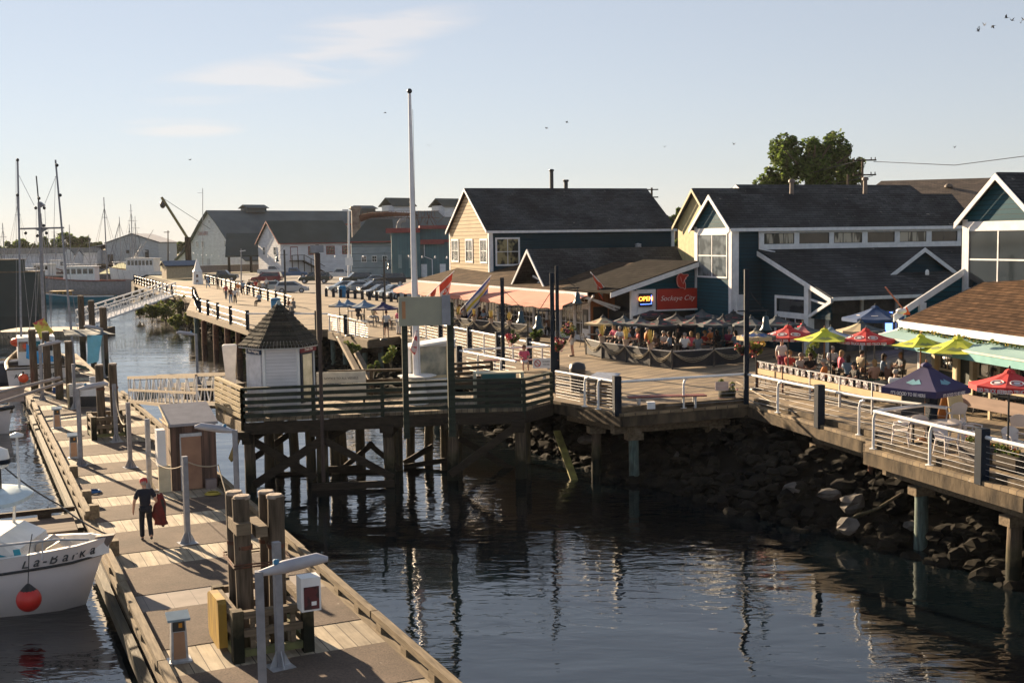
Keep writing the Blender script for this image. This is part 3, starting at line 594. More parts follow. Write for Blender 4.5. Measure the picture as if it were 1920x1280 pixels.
# dormer
mb=MB(); slab(mb,[(7.3,-4.2,3.95),(9.75,-4.2,5.5),(9.75,-.1,5.5),(7.3,-.1,3.95)],.1); slab(mb,[(9.75,-4.2,5.5),(12.2,-4.2,3.95),(12.2,-.1,3.95),(9.75,-.1,5.5)],.1); mb.build('dormer_roof',M_roofx,tb)
mb=MB(); wall(mb,[(7.7,3.9),(11.8,3.9),(9.75,5.35)],'y',-4.0,.06); mb.build('dormer_face',M_blue,tb)
mb=MB(); mb.extr([(7.25,-4.22,3.93),(9.75,-4.22,5.5),(9.75,-4.22,5.26),(7.25,-4.22,3.68)],(0,-.05,0)); mb.extr([(12.25,-4.22,3.93),(9.75,-4.22,5.5),(9.75,-4.22,5.26),(12.25,-4.22,3.68)],(0,-.05,0)); mb.build('dormer_trim',M_trim,tb)
for x,h in ((5.4,1.0),(10.6,1.15)): mb=MB(); mb.tube([(x,2.3,8.4),(x,2.3,8.4+h)],.14,9,r2=.12); mb.lathe([(.2,0),(.2,.12),(.1,.2)],(x,2.3,8.4+h),9); mb.build('chimney_pipe',mat('brown flue pipe',(.16,.12,.10),rough=.6),tb)
# ---- restaurant sign: red board, white script, salmon emblem (own things)
M_sred=mat('red sign board',(.42,.025,.012),(.34,.018,.01),rough=.35,scale=1.2); M_swhite=mat('sign white lettering',(.85,.78,.74),rough=.5)
def onB(x,y,z): a=R_(20); return Vector((OB.x+x*math.cos(a)-y*math.sin(a),OB.y+x*math.sin(a)+y*math.cos(a),DK+z))
sg=thing('shop_sign','red rectangular restaurant sign with white brush script reading Sockeye City','sign',onB(-1.36,4.0,2.05),R_(20))
mb=MB(); mb.box(-1.3,1.3,-.12,.03,0,1.2); mb.build('sign_board',M_sred,sg)
text('Sockeye City',.42,(0,-.125,.64),R_(90),0,M_swhite,sg,'lettering',shear=.35,sx=1.02,off=-.004)
mb=MB(); mb.box(-1.35,1.33,-.14,.03,-.09,-.01); mb.build('sign_ledge',M_trim,sg)
sm=thing('fish_emblem','red leaping salmon emblem with pale outline above the red restaurant sign','sign',onB(-1.1,3.85,3.22),R_(20)); sm.scale=(.84,1,.84)
def curve2(pts,n=6):
    out=[];k=len(pts)
    for i in range(k):
        p0,p1,p2,p3=[Vector(pts[(i+d)%k]) for d in (-1,0,1,2)]
        for j in range(n):
            t=j/n; out.append(.5*((2*p1)+(p2-p0)*t+(2*p0-5*p1+4*p2-p3)*t*t+(3*p1-p0-3*p2+p3)*t**3))
    return out
fish=[(-.38,.55),(-.36,.85),(-.12,1.12),(.12,1.02),(.46,1.02),(.5,.92),(.3,.78),(.36,.72),(.22,.6),(.30,.30),(.26,-.02),(.1,.08),(-.12,.1),(-.3,.25)]
c=curve2(fish,4); mb=MB(); mb.extr([(p.x,0,p.y) for p in c],(0,.08,0)); mb.build('fish_shape',M_sred,sm)
mb=MB(); mb.tube([(p.x,-.02,p.y) for p in c]+[(c[0].x,-.02,c[0].y)],.022,6); mb.tube([(-.1,-.02,.85),(.0,-.02,.5),(.12,-.02,.35),(.2,-.02,.62),(.4,-.02,.85)],.018,6); mb.build('outline',mat('pale pink neon tube',(.75,.4,.36),rough=.4),sm)
op=thing('neon_open_sign','orange neon OPEN sign in a black box left of the red restaurant sign','sign',onB(-3.42,4.0,2.3),R_(20))
mb=MB(); mb.box(-.42,.42,-.08,.02,-.05,.72); mb.build('sign_box',M_blackp,op)
text('OPEN',.36,(0,-.085,.4),R_(90),0,mat('orange neon',(.9,.2,.03),emit=((1,.22,.03),2.2)),op,'lettering',off=.004)
mb=MB(); mb.tube([(-.36,-.09,.1),(.36,-.09,.1),(.36,-.09,.62)],.014,5); mb.build('neon_border',M_neonb,op)
# ---- right hand tower (same builder), its wing partly behind the brown roof
OC=WY(1945,600,46); tc_=towerblock('gabled_tower_building','dark teal gabled building at the right edge with a tall four pane window',OC,14,False)
# ---- brown roofed grill in the foreground
OD=W(1690,600,5.45); OD.z=DK; gr=thing('grill_restaurant','low restaurant under a sunlit brown shingle roof beside the lime umbrellas','restaurant',OD,R_(10))
# local: x inland, y towards the far end (0), negative y nearer
mb=MB(); slab(mb,[(0,0,2.75),(0,-14,2.75),(7.5,-14,5.83),(7.5,0,5.83)],.12); mb.build('roof',mat('brown grill shingle',(.105,.062,.036),(.05,.03,.019),rough=.95,spec=.05,scale=2.2,stretch=(1,.5,4),extra=shingle(1,2,.42,.085)),gr)
mb=MB(); mb.box(-.1,0-.005,-14,.05,2.45,2.72); mb.extr([(0,.06,2.72),(7.5,.06,5.8),(7.5,.06,5.55),(0,.06,2.47)],(0,.05,0)); mb.build('gutter_board',M_trim,gr)
mb=MB(); mb.box(1.3,7.5,-14,-.5,0,2.7); mb.build('wall',mat('dark green wall',(.022,.035,.028)),gr)
mb=MB(); slab(mb,[(1.35,-.45,3.1),(1.35,-.5,3.1),(7.5,-.5,5.6),(7.5,-.45,5.6)],2.6); 
mb.build('end_wall',M_teal,gr)
M_cpost=mat('cream painted timber',(.55,.45,.28),(.42,.34,.2),rough=.6,scale=2)
for y in (-.6,-2.2,-3.4,-5.2,-6.0,-8,-10): mb=MB(); mb.box(1.1,1.3,y-.12,y+.12,0,2.7); mb.build('post',M_cpost,gr)
for y0,y1 in ((-2.0,-.8),(-5.0,-3.6),(-7.8,-6.2)): window(gr,'x',1.29,y0,y1,.75,2.3,2,2,.08,M_cpost,M_glass)
M_aqua=mat('pale teal awning canvas',(.24,.38,.37),(.19,.32,.31),rough=.8,scale=.7); M_aquad=mat('teal valance',(.16,.36,.36),(.12,.30,.30),rough=.8,scale=2)
ag=thing('awning','pale teal awning with white GRILL lettering below the brown shingle roof','awning',OD,R_(10))
mb=MB(); mb.add([(.9,.3,2.5),(.9,-14,2.5),(-1.0,-14,2.12),(-1.0,.3,2.12)],[(0,1,2,3)]); mb.add([(.9,.3,2.47),(.9,-14,2.47),(-1.0,-14,2.09),(-1.0,.3,2.09)],[(3,2,1,0)]); mb.add([(.9,.3,2.5),(-1,.3,2.12),(-1,.3,1.82),(.9,.3,2.0)],[(0,1,2,3)]); mb.build('canopy',M_aqua,ag)
mb=MB(); mb.box(-1.03,-1.0,-14,.3,1.78,2.06); mb.build('valance',M_aquad,ag)
mb=MB(); mb.box(-1.06,-1.0,-14,.34,2.06,2.12); mb.build('front_bar',mat('cream bar',(.66,.62,.52)),ag)
for y,t in ((-.55,'GRILL'),(-4.8,'& GRILL')): text(t,.27,(-1.04,y-.3,1.92),R_(90),R_(-90),M_swhite,ag,'lettering',ext=.003,off=.008,sx=1.15)
tr=thing('flower_garland','dark leafy garland and flags strung along the gutter above the teal awning','garland',OD,R_(10))
mb=MB(); 
for i in range(420):
    y=random.uniform(-13.9,0); s=random.uniform(.03,.08); c=Vector((-.16+jit(.05),y,2.4+jit(.06)-.04*math.sin(y*3))); a=Vector((jit(1),jit(1),jit(1))).normalized()*s; b_=a.cross(Vector((jit(1),jit(1),jit(1)))).normalized()*s*.6; mb.mt(0 if random.random()<.8 else 1).add([c-a,c+b_,c+a,c-b_],[(0,1,2,3)])
mb.build('foliage',[M_leaf,M_fly],tr)
# ---- roofs behind
def simple(name,label,cat,px,D,deg,L,wd_,ze,zr,wm,rm,trims=M_trim,z0=0):
    o=WY(px,600,D); r=thing(name,label,cat,(o.x,o.y,DK),R_(deg)); gable(r,0,L,0,wd_,ze,zr,z0,.3,wm,wm,rm,.22,trims); return r
f1=simple('gabled_house','house with a yellow cream gable peeking out behind the four pane gable window','house',1340,80,20,14,5.2,7.2,9.55,mat('yellow cream wall',(.55,.45,.22)),M_roofx,mat('cream trim',(.6,.52,.33)))
o=WY(1428,600,84); r=thing('dormer_house','dark roofed house with two small white trimmed dormers behind the clerestory building','house',(o.x,o.y,DK),R_(20))
gable(r,0,15,0,6,8.4,9.95,0,.3,M_blue,M_trim,M_roofx,.18)
for x in (1.1,8.4):
    mb=MB(); slab(mb,[(x,-.2,8.35),(x+.75,-.2,9.15),(x+.75,2,9.15),(x,2,8.35)],.08); slab(mb,[(x+.75,-.2,9.15),(x+1.5,-.2,8.35),(x+1.5,2,8.35),(x+.75,2,9.15)],.08); d=mb.build('dormer',M_roofx,r); mb=MB(); wall(mb,[(x+.1,8.3),(x+1.4,8.3),(x+.75,9.0)],'y',-.1,.05); mb.build('dormer_face',M_trim,d)
O=WY(1640,600,104); bg_=thing('brown_roofed_hall','large hall with a sunlit brown shingle roof with little vents behind the clerestory building','building',(O.x,O.y,DK),R_(-20))
mb=MB(); mb.box(-1,34,0,18,0,8.2); mb.build('wall',M_blue,bg_)
mb=MB(); slab(mb,[(-4,-1,7.6),(36,-1,7.6),(36,9,11.3),(0,9,11.3)],.15); slab(mb,[(0,9,11.3),(36,9,11.3),(36,19,7.6),(-4,19,7.6)],.15); mb.build('roof',M_roofb,bg_)
for x in (6,10.5,15,20,25): mb=MB(); mb.M=Matrix.Translation((x,6.5,10.45)); mb.lathe([(.36,0),(.36,.16),(.2,.3),(.02,.34)],(0,0,0),8); mb.build('roof_vent',mat('brown vent metal',(.10,.075,.06)),bg_)
for x,h in ((13.4,1.0),(16.8,3.2)): mb=MB(); mb.tube([(x,5,9.6),(x,5,9.9+h)],.13,8); mb.lathe([(.2,0),(.2,.1),(.06,.16)],(x,5,9.9+h),8); mb.build('chimney_pipe',mat('brown flue pipe',(.16,.12,.10)),bg_)
# ================================================================ KIOSK PIER
PF=[(-9.65,41.6),(-2.35,43.2),(.42,43.4),(1.5,45.3)]; PB=[(-.4,48.3),(-3.9,47.3),(-6.9,47.0),(-11.5,45.3)]
pier=thing('timber_pier','dark timber pier on crossed pilings carrying the small white kiosk','pier',(-5,44.5,0),0)
M_deck2=mat('pier deck planks',(.26,.21,.14),(.12,.09,.06),rough=.85,scale=1,stretch=(4,.4,1),extra=stripes(0,.22,(.03,.025,.02),.08,.01,.4,.3))
mb=MB(); mb.prism(PF+PB,DK-.1,DK+.01); mb.build('deck',M_deck2,pier,world=True)
for a,b in zip(PF[:-1],PF[1:]):
    mb=MB(); mb.bar((a[0],a[1]-.04,DK-.33),(b[0],b[1]-.04,DK-.33),.16,.42); mb.build('edge_beam',M_dark,pier,world=True)
a,b=PF[0],PB[3]; mb=MB(); mb.bar((a[0]-.03,a[1]+.08,DK-.33),(b[0],b[1],DK-.33),.16,.42); mb.build('edge_beam',M_timy,pier,world=True)
mb=MB(); mb.bar((PB[3][0],PB[3][1],DK-.33),(PB[1][0],PB[1][1],DK-.33),.16,.42); mb.build('edge_beam',M_dark,pier,world=True)
def colpt(px,off=0):
    """point on the pier's front line seen in column px"""
    best=None
    for i in range(3):
        for j in range(80):
            p=Vector(PF[i]).lerp(Vector(PF[i+1]),j/80); q=Vector((p[0],p[1],1.5-CZ)); s=abs(960+F*q.dot(rt)/q.dot(fw)-px)
            if best is None or s<best[0]: best=(s,p)
    p=best[1]; return (p[0]+off*.05,p[1]+.35+off)
for px in (462,600,727,850,975):
    for k,off in enumerate((0,2.6,4.3) if px<900 else (0,3.0)):
        x,y=colpt(px,off); pile(x+jit(.15)*k,y,DK-.55,.2+jit(.02),pier,(jit(.03),jit(.01)),M_pile if k==0 else M_pilew)
        
    x,y=colpt(px,0); x2,y2=colpt(px,4.6); mb=MB(); mb.bar((x,y-.45,DK-.72),(x2,y2,DK-.72),.32,.34); mb.build('pile_cap_beam',M_darky,pier,world=True)
for px,off in ((565,1.3),(640,3.4),(692,3.9),(505,3.5),(777,4.2),(813,3.9)):
    x,y=colpt(px,off); pile(x,y,DK-.55,.19,pier,(jit(.05),0),M_pilew)
for a,b,Y,w in (((478,908),(607,822),41.75,.3),((470,824),(592,895),42.1,.28),((607,824),(737,895),42.2,.26),((608,826),(668,792),42.9,.22),((585,913),(740,906),42.0,.26),((604,880),(680,877),44.5,.24),((844,889),(968,799),43.0,.28),((757,868),(812,836),46.4,.22),((757,875),(850,860),46.0,.2),((470,862),(560,802),45.4,.24),((500,890),(720,884),44.9,.2),((690,830),(750,880),45.2,.2),((860,820),(960,880),45.5,.24),((640,880),(700,830),45,.2)):
    mb=MB(); mb.bar(WY(*a,Y),WY(*b,Y+.3),.09,w,upv=(0,0,1)); mb.build('cross_brace',M_dark,pier,world=True)
for px in (455,597,727,848,972):
    x,y=colpt(px); mb=MB(); mb.cbox((x,y-.5,DK-.55),(.5,.3,.28)); mb.build('corbel',M_dark,pier,world=True)
mb=MB(); mb.bar(WY(432,862,44),WY(450,812,43.5),.06,.22); mb.build('yellow_strut',mat('yellow strut timber',(.38,.27,.08)),pier,world=True)  # single yellow strut among the dark timbers
# railings, dark green boards
def rail_boards(name,label,pts,posts,h=1.1,rails=5,m=M_green,m2=None,group=None,z=DK,toph=.09,bh=.14,skip=()):
    o=Vector(pts[0]); r=thing(name,label,'railing',(o.x,o.y,z),0,group)
    for i in range(len(pts)-1):
        a,b=Vector((*pts[i],z)),Vector((*pts[i+1],z)); L=(b-a).length; n=max(1,round(L/posts))
        for j in range(n+1 if i==len(pts)-2 else n):
            p=a.lerp(b,j/n); mb=MB(); mb.cbox((p.x,p.y,z+h/2-.18),(.13,.13,h+.36)); mb.build('post',m,r,world=True)
        mb=MB(); mb.bar(a+Vector((0,0,h)),b+Vector((0,0,h)),.17,toph); mb.build('top_rail',m2 or m,r,world=True)
        for k in range(rails-1):
            if k in skip: continue
            z_=h*(k+.55)/(rails-.5); d=(b-a).normalized(); nn=Vector((d.y,-d.x,0))*.085
            mb=MB(); mb.bar(a+nn+Vector((0,0,z_)),b+nn+Vector((0,0,z_)),.04,bh); mb.build('rail_board',m,r,world=True)
    return r
rail_boards('board_railing','dark green board railing along the front of the kiosk pier',PF[:2],2.45)
rail_boards('board_railing','dark green board railing at the pier corner behind the low bin bench',PF[1:],1.6,rails=5)
rail_boards('board_railing','sunlit tan board railing on the left end of the pier',[PB[3],PF[0]],1.4,m=wood('tan rail timber',(.42,.34,.2),None,1),rails=6)
rail_boards('board_railing','weathered two board railing along the back of the pier between kiosk and booth',[(-7.4,46.9),(-4.0,47.25)],1.7,rails=3,m=M_dark)
rail_boards('board_railing','dark short board railing beside the ticket booth',[(-2.7,50.0),(-.9,50.8)],1.8,h=1.0,rails=5,m=M_dark)
# ---- kiosk, six sided with steep shake roof
K=W(527,772); K.y+=.2
kk=thing('kiosk','small white hexagonal kiosk with steep mossy shake roof and a blue sign','kiosk',K,0)
R6=1.2; a0=R_(-90+12)
M_kw=cladding('white kiosk clapboard',(.74,.73,.75),.12,(.45,.45,.47),.03)
def hexpt(i,r): a=a0+R_(60*i); return (r*math.cos(a),r*math.sin(a))
mb=MB(); mb.prism([hexpt(i-.5,R6) for i in range(6)],0,2.55); mb.build('wall',M_kw,kk)
mb=MB()
for i in range(6): x,y=hexpt(i-.5,R6*1.005); mb.cbox((x,y,1.275),(.1,.1,2.55),a0+R_(60*(i-.5)))
mb.build('corner_board',M_white,kk)
M_shake=mat('old cedar shake',(.060,.050,.038),(.022,.024,.016),rough=.95,scale=2.2,stretch=(1,1,.5),bump=1,bscale=9,extra=stripes(2,.17,(.012,.01,.008),.14,.03,.5,.35))
n=6; mb=MB(); H=1.52; rnd=random.Random(4)
for i in range(6):
    x0,y0=hexpt(i-.5,1.56); x1,y1=hexpt(i+.5,1.56); rows=11; cols=12
    for rr in range(rows):
        t0=rr/rows; t1=(rr+1.35)/rows; t1=min(t1,1); sc0=1-t0*.93; sc1=1-t1*.93
        for c_ in range(cols):
            f0=c_/cols+.004; f1=(c_+1)/cols-.004; up_=rnd.uniform(.0,.035); dz=rnd.uniform(-.03,.02)
            def P(f,sc,t,o): x=lerp(x0,x1,f)*sc; y=lerp(y0,y1,f)*sc; return (x,y,2.5+H*(t**1.08)+o)
            mb.add([P(f0,sc0,t0,.03+up_+dz*0),P(f1,sc0,t0,.03+up_),P(f1,sc1,t1,0),P(f0,sc1,t1,0),P(f0,sc0,t0,-.02),P(f1,sc0,t0,-.02)],[(0,1,2,3),(4,5,1,0)])
mb.build('roof',M_shake,kk)
mb=MB(); mb.prism([hexpt(i-.5,1.51) for i in range(6)],2.44,2.5); mb.build('soffit',M_trim,kk)
mb=MB(); mb.lathe([(.3,3.75),(.15,3.98),(.04,4.14)],(0,0,0),6,False,rot=a0); mb.build('roof_cap',mat('green copper cap',(.25,.33,.32)),kk)
ang=a0; fx_,fy_=hexpt(0,R6*.866+.02)
def face(i,u,z,r=R6*.866+.03):
    a=a0+R_(60*i); return Vector((r*math.cos(a)-u*math.sin(a),r*math.sin(a)+u*math.cos(a),z)),a+R_(90)
p,rz=face(-1,0,1.15); d=MB(); d.cbox(p,(.86,.04,2.1),rz); dr=d.build('door',mat('white door',(.72,.71,.74),rough=.4),kk)
p2,_=face(-1,-.33,.95,R6*.866+.07); d=MB(); d.ball(p2,.04,8,6); d.build('handle',M_blackp,dr)
p,rz=face(-1,0,2.33,R6*.866+.06); d=MB(); d.cbox(p,(1.0,.05,.2),rz); s_=d.build('blue_sign_board',mat('blue sign',(.015,.045,.11)),kk)
p3,_=face(-1,0,2.33,R6*.866+.09); text('Fish Weighing',.14,p3,R_(90),rz,M_swhite,s_,'lettering',off=.003)
p,rz=face(1,0,1.35); d=MB(); d.cbox(p,(.95,.07,1.9),rz); w_=d.build('window_frame',mat('navy window frame',(.012,.022,.05)),kk)
p,rz=face(1,0,1.35,R6*.866+.075); d=MB(); d.cbox(p,(.68,.02,1.65),rz); d.build('pane',mat('yellow lit kiosk window',(.62,.55,.36),(.40,.36,.22),rough=.2,scale=3),w_)
p,rz=face(1,0,2.36,R6*.866+.12); d=MB(); d.cbox(p,(1.2,.05,.2),rz); s_=d.build('red_sign_board',mat('dark red sign',(.20,.015,.03)),kk)
p3,_=face(1,0,2.36,R6*.866+.15); text('Fresh Fish',.15,p3,R_(90),rz,M_swhite,s_,'lettering',off=.003)
# white sign panel right of kiosk
o=W(641,757); t=thing('notice_sign','pale notice panel with black lettering on the pier right of the kiosk','sign',o,R_(6))
mb=MB(); mb.box(-.95,.95,0,.06,.3,1.25); mb.build('panel',mat('pale notice board',(.60,.56,.47),rough=.6),t)
mb=MB(); mb.box(-.9,-.82,.06,.14,0,1.25); mb.box(.82,.9,.06,.14,0,1.25); mb.build('post',M_green,t)
text('NOTICE TO ALL VESSELS',.12,(0,-.005,1.0),R_(90),0,M_blackp,t,'lettering'); text('NO UNAUTHORIZED MOORAGE',.085,(0,-.005,.8),R_(90),0,M_blackp,t,'lettering')
# white meter box
o=W(434,758); t=thing('meter_cabinet','tall white tapered plastic cabinet on a white stem left of the kiosk','cabinet',o,R_(10))
mb=MB(); mb.lathe([(.25,1.05),(.38,2.25),(.38,2.33),(.3,2.36)],(0,0,0),4,False,rot=R_(45),sy=.8); mb.build('cabinet',mat('cream white plastic',(.72,.69,.66),rough=.5),t)
mb=MB(); mb.box(-.2,.2,-.14,.14,0,1.08); mb.build('stem',mat('cream white plastic',(.7,.7,.7)),t)
# tall thin brown pole, sign post
o=W(606,790); t=thing('utility_pole','tall thin dark brown pole with a lamp head in front of the pier railing','pole',(o.x,o.y-.25,0),0)
mb=MB(); mb.tube([(0,0,.6),(0,0,8.9)],.065,8); mb.build('pole',mat('brown painted pole',(.06,.038,.03)),t)
mb=MB(); mb.tube([(0,0,5.6),(0,0,8.6)],.10,8); mb.build('sleeve',mat('brown painted pole',(.07,.03,.03)),t)
mb=MB(); mb.cbox((0,0,8.75),(.44,.14,.26)); mb.build('lamp_head',M_lampg,t)
# flagpole
o=W(783,757); fp=thing('flagpole','tall white tapered flagpole with a furled red and white flag at its foot','flagpole',o,0)
top=WY(768,176,o.y+.3)-o
mb=MB(); mb.tube([(0,0,.6),(top.x*.2,top.y*.2,lerp(.6,top.z,.2)),(top.x,top.y,top.z)],[.15,.14,.055],12); mb.build('pole',mat('white flagpole paint',(.68,.68,.70),(.58,.58,.62),rough=.4,scale=3),fp)
mb=MB(); mb.ball((top.x,top.y,top.z+.1),.1,10,7); mb.build('ball_finial',M_blackp,fp)
mb=MB(); mb.lathe([(.42,0),(.3,.95),(.28,1.0)],(0,0,0),8,False); mb.build('pedestal',M_white,fp)
mb=MB(); mb.lathe([(.72,1.06),(.75,1.09),(.75,1.12),(.2,1.14)],(0,0,0),8,False); mb.build('pin_tray',M_white,fp)
mb=MB(); mb.tube([(-.06,-.22,1.95),(-.1,-.3,2.15),(-.02,-.26,2.5),(.05,-.2,2.85)],[.03,.13,.08,.02],8); mb.build('furled_flag',mat('red white furled flag',(.42,.05,.06),(.6,.5,.5),scale=5,contrast=(.5,.52)),fp)
mb=MB(); mb.tube([(.1,-.2,1.2),(.1+top.x*.9,top.y*.9,top.z*.95)],.008,4); mb.build('halyard',M_rope,fp)
# ticket booth
o=W(812,752); t=thing('ticket_booth','small white booth with big plastic window behind the flagpole','booth',o,R_(12))
mb=MB(); mb.box(-.95,.85,0,1.3,0,.95); mb.box(-.95,-.85,0,1.3,.95,2.1); mb.box(.75,.85,0,.1,.95,2.2); mb.box(-.95,.85,1.2,1.3,.95,2.2); mb.build('wall',M_white,t)
mb=MB(); mb.extr([(-1.0,-.12,2.1),(.95,-.12,2.35),(.95,-.12,2.43),(-1.0,-.12,2.18)],(0,1.5,0)); mb.build('roof',M_white,t)
mb=MB(); mb.box(-.85,.75,.02,.05,.95,2.15); mb.build('window',mat('cloudy plastic window',(.38,.34,.25),(.14,.14,.11),rough=.12,scale=1.6,spec=.9,contrast=(.4,.6)),t)
mb=MB(); mb.box(-.86,.76,-.02,.06,.92,1.02); mb.box(.55,.62,-.01,.06,1.0,2.15); mb.build('window_frame',M_cpost,t)
mb=MB(); mb.box(-1.25,-.9,-.1,.5,.95,1.02); mb.build('counter',M_white,t)
# billboard on two green posts
o=W(805,785); t=thing('billboard','blank pale billboard on two tall green posts at the front of the pier','billboard',(o.x,o.y-.35,DK),R_(9))
for x,w_,h_ in ((-.78,.2,4.1),(.82,.24,4.15)): mb=MB(); mb.box(x-w_/2,x+w_/2,-.1,.1,-.6,h_); mb.build('post',M_green,t)
mb=MB(); mb.box(-.98,.62,-.17,-.1,3.35,4.35); mb.build('board',mat('weathered pale board',(.36,.35,.26),(.28,.28,.22),rough=.8,scale=1.2),t)
mb=MB(); mb.box(.52,.82,-.2,-.171,3.35,4.4); mb.build('board_edge',mat('grey board',(.3,.31,.34)),t)
mb=MB(); mb.box(-.86,-.74,-.18,-.171,3.6,4.2); mb.build('faded_orange_patch',mat('faded orange',(.45,.22,.1)),t)
# ---- furniture on the pier corner
def bench(name,label,loc,rz,L=2.2,m=None,group=None):
    t=thing(name,label,'bench',loc,rz,group); m=m or mat('maroon bench boards',(.20,.05,.04),(.13,.035,.03),rough=.6,scale=3,stretch=(1,6,1))
    for k in range(3): mb=MB(); mb.box(-L/2,L/2,-.24+k*.165,-.24+k*.165+.15,.43,.48); mb.build('seat_board',m,t)
    for x in (-L*.36,L*.36):
        mb=MB(); mb.box(x-.04,x+.04,-.2,.2,.38,.43); mb.box(x-.04,x+.04,-.16,-.1,0,.38); mb.box(x-.04,x+.04,.1,.16,0,.38); mb.build('leg_frame',M_galv,t)
    return t
bench('bench','maroon slatted bench under the woman in pink',W(978,692),R_(-4),3.6)
bench('bench','maroon slatted bench with a white paper behind the corner railing',W(1250,765),R_(4),2.9)
bench('bench','pale grey slatted bench in front of the woman in pink',W(985,716),R_(-12),2.4,M_timx)
o=W(935,757); t=thing('storage_bin','teal lidded bin in a white frame inside the pier corner railing','bin',o,R_(6))
mb=MB(); mb.box(-.85,.85,-.3,.3,.05,.95); mb.build('body',mat('dark wooden bin',(.07,.065,.05),(.04,.035,.03),extra=stripes(2,.2,(.015,.015,.012),.2)),t)
mb=MB(); mb.box(-.65,.65,-.32,.32,.96,1.2); mb.build('lid',mat('teal lid',(.02,.10,.10)),t)
mb=MB(); mb.box(-.95,-.86,-.33,.33,0,1.25); mb.box(.86,.95,-.33,.33,0,1.25); mb.box(-.86,.86,-.33,.33,1.2,1.25); mb.build('frame',mat('cream bin frame',(.5,.48,.36)),t)
# ================================================================ STEEL RAILINGS
def steel_rail(label,pts,posts,n_c=5,h=1.12,hoop=(),postm=None,capped=True,z=DK,every=None,ph=1.34,group='white pipe railings with navy posts along the boardwalk',name='pipe_railing'):
    o=Vector(pts[0]); r=thing(name,label,'railing',(o.x,o.y,z),0,group)
    P=[Vector((*p,z)) for p in pts]
    for p in posts:
        mb=MB(); mb.cbox((p[0],p[1],z+ph/2-.05),(.26,.26,ph+.1),R_(15)); q=mb.build('post',M_navy,r,world=True)
        if capped: mb=MB(); mb.lathe([(.09,0),(.11,.05),(.1,.22),(.04,.3)],(p[0],p[1],z+ph),8); mb.build('post_cap',M_white,q); q.children and None
    mb=MB(); mb.tube([p+Vector((0,0,h)) for p in P],.052,8); mb.build('top_rail',M_white,r,world=True)
    for k in range(n_c):
        zz=.14+k*(h-.22)/n_c; mb=MB(); mb.tube([p+Vector((0,0,zz)) for p in P],.0065,4); mb.build('cable',M_galv,r,world=True)
    for p in hoop:
        mb=MB(); d=(Vector(p[1])-Vector(p[0])); d=Vector((d.x,d.y,0)).normalized()*.22; b=Vector((*p[0],z)); mb.tube([b,b+Vector((0,0,h*.78)),b+d*.3+Vector((0,0,h*.95)),b+d+Vector((0,0,h))],.045,8); mb.lathe([(.12,0),(.12,.015)],(b.x,b.y,z),10); mb.build('stanchion',M_white,r,world=True)
    return r
def capfix(r):
    for c in list(r.children):
        for g in list(c.children):
            g.parent=c
# corner section by the tall lamp
A=(3.75,41.95);B_=(8.8,43.85)
steel_rail('white pipe railing in front of the maroon bench with the white paper',[A,B_],[],6,hoop=[((6.3,42.95),(6.5,43))],group=None)
steel_rail('white pipe railing with mesh and navy post beside the pier corner',[(1.7,45.6),A],[A],8,hoop=[((2.7,43.7),(2.9,43.4)),((3.15,42.95),(3.3,42.7))],group=None)
steel_rail('white pipe railing running from the tall lamp to the jutting lookout',[B_,(9.9,40.6),(11.2,37.0),(12.9,34.6)],[(10.2,38.7)],5,hoop=[((9.45,41.5),(9.6,41.0)),((10.9,36.6),(11.05,36.2))],group=None)
steel_rail('white pipe railing around the jutting lookout with the plastic chairs',[(10.6,34.1),(12.4,28.1),(12.9,26)],[(11.95,29.55)],6,hoop=[((10.6,34.15),(10.8,33.6)),((11.35,31.6),(11.5,31.2))],group=None)
steel_rail('white pipe railing across the open end of the lookout',[(10.6,34.1),(12.9,35.5)],[(12.7,35.3)],5,group=None)
# upper boardwalk inner railing
def on(a,b,t): return (lerp(a[0],b[0],t),lerp(a[1],b[1],t))
a,b=(-6.9,78.2),(2.0,56.0)
steel_rail('white pipe railing with navy posts in front of the restaurant patio pots',[a,b],[on(a,b,t) for t in (.04,.28,.5,.69,.87,1)],5,hoop=[(on(a,b,t),on(a,b,t+.05)) for t in (.16,.39,.6,.78,.94)],group=None)
a,b=(-2.5,54.9),(.15,49.5)
steel_rail('white pipe railing behind the ticket booth, near the woman in pink',[a,b],[a],5,hoop=[(on(a,b,t),on(a,b,t+.05)) for t in (.35,.75)],group=None)
steel_rail('white pipe railing beside the woman in pink ending at the tall lamp',[(-2.3,55.2),(1.9,56.4)],[],5,group=None)
steel_rail('white pipe railing of the middle viewing deck with umbrellas',[(-13.0,83.2),(-9.25,75.2),(-7.3,77.6)],[on((-13.0,83.2),(-9.25,75.2),.45),(-7.2,77.8)],6,hoop=[(on((-13.0,83.2),(-9.25,75.2),t),on((-13.0,83.2),(-9.25,75.2),t+.08)) for t in (.02,.25,.7)],group=None)
a,b=(-14,84.6),(-11.5,90)
a,b=(-28.5,107.2),(-19.3,85.9)
steel_rail('white pipe railing on the tall pile supported deck behind the kiosk',[a,b],[on(a,b,t) for t in (0,.2,.42,.68,.98)],2,group=None,hoop=[])
steel_rail('white pipe railing seen just above the kiosk roof',[b,(-13.2,84.4)],[on(b,(-13.2,84.4),t) for t in (.55,.85)],5,group=None)
a,b=(-36,134.5),(-28.4,107.8)
a2=(-42.5,146.5)
steel_rail('white pipe railing from the far gangway head to the tall deck corner',[a2,(-36.3,134.4)],[on(a2,(-36.3,134.4),t) for t in (.05,.95)],2,group=None)
steel_rail('white pipe railing behind the far gangway head',[(-36.3,134.4),(-33,122),(-29,108.5)],[on((-36.3,134.4),(-29,108.5),t) for t in (.1,.3,.5,.7,.9)],1,group=None)
a,b=(-62,193),(-42.8,147)
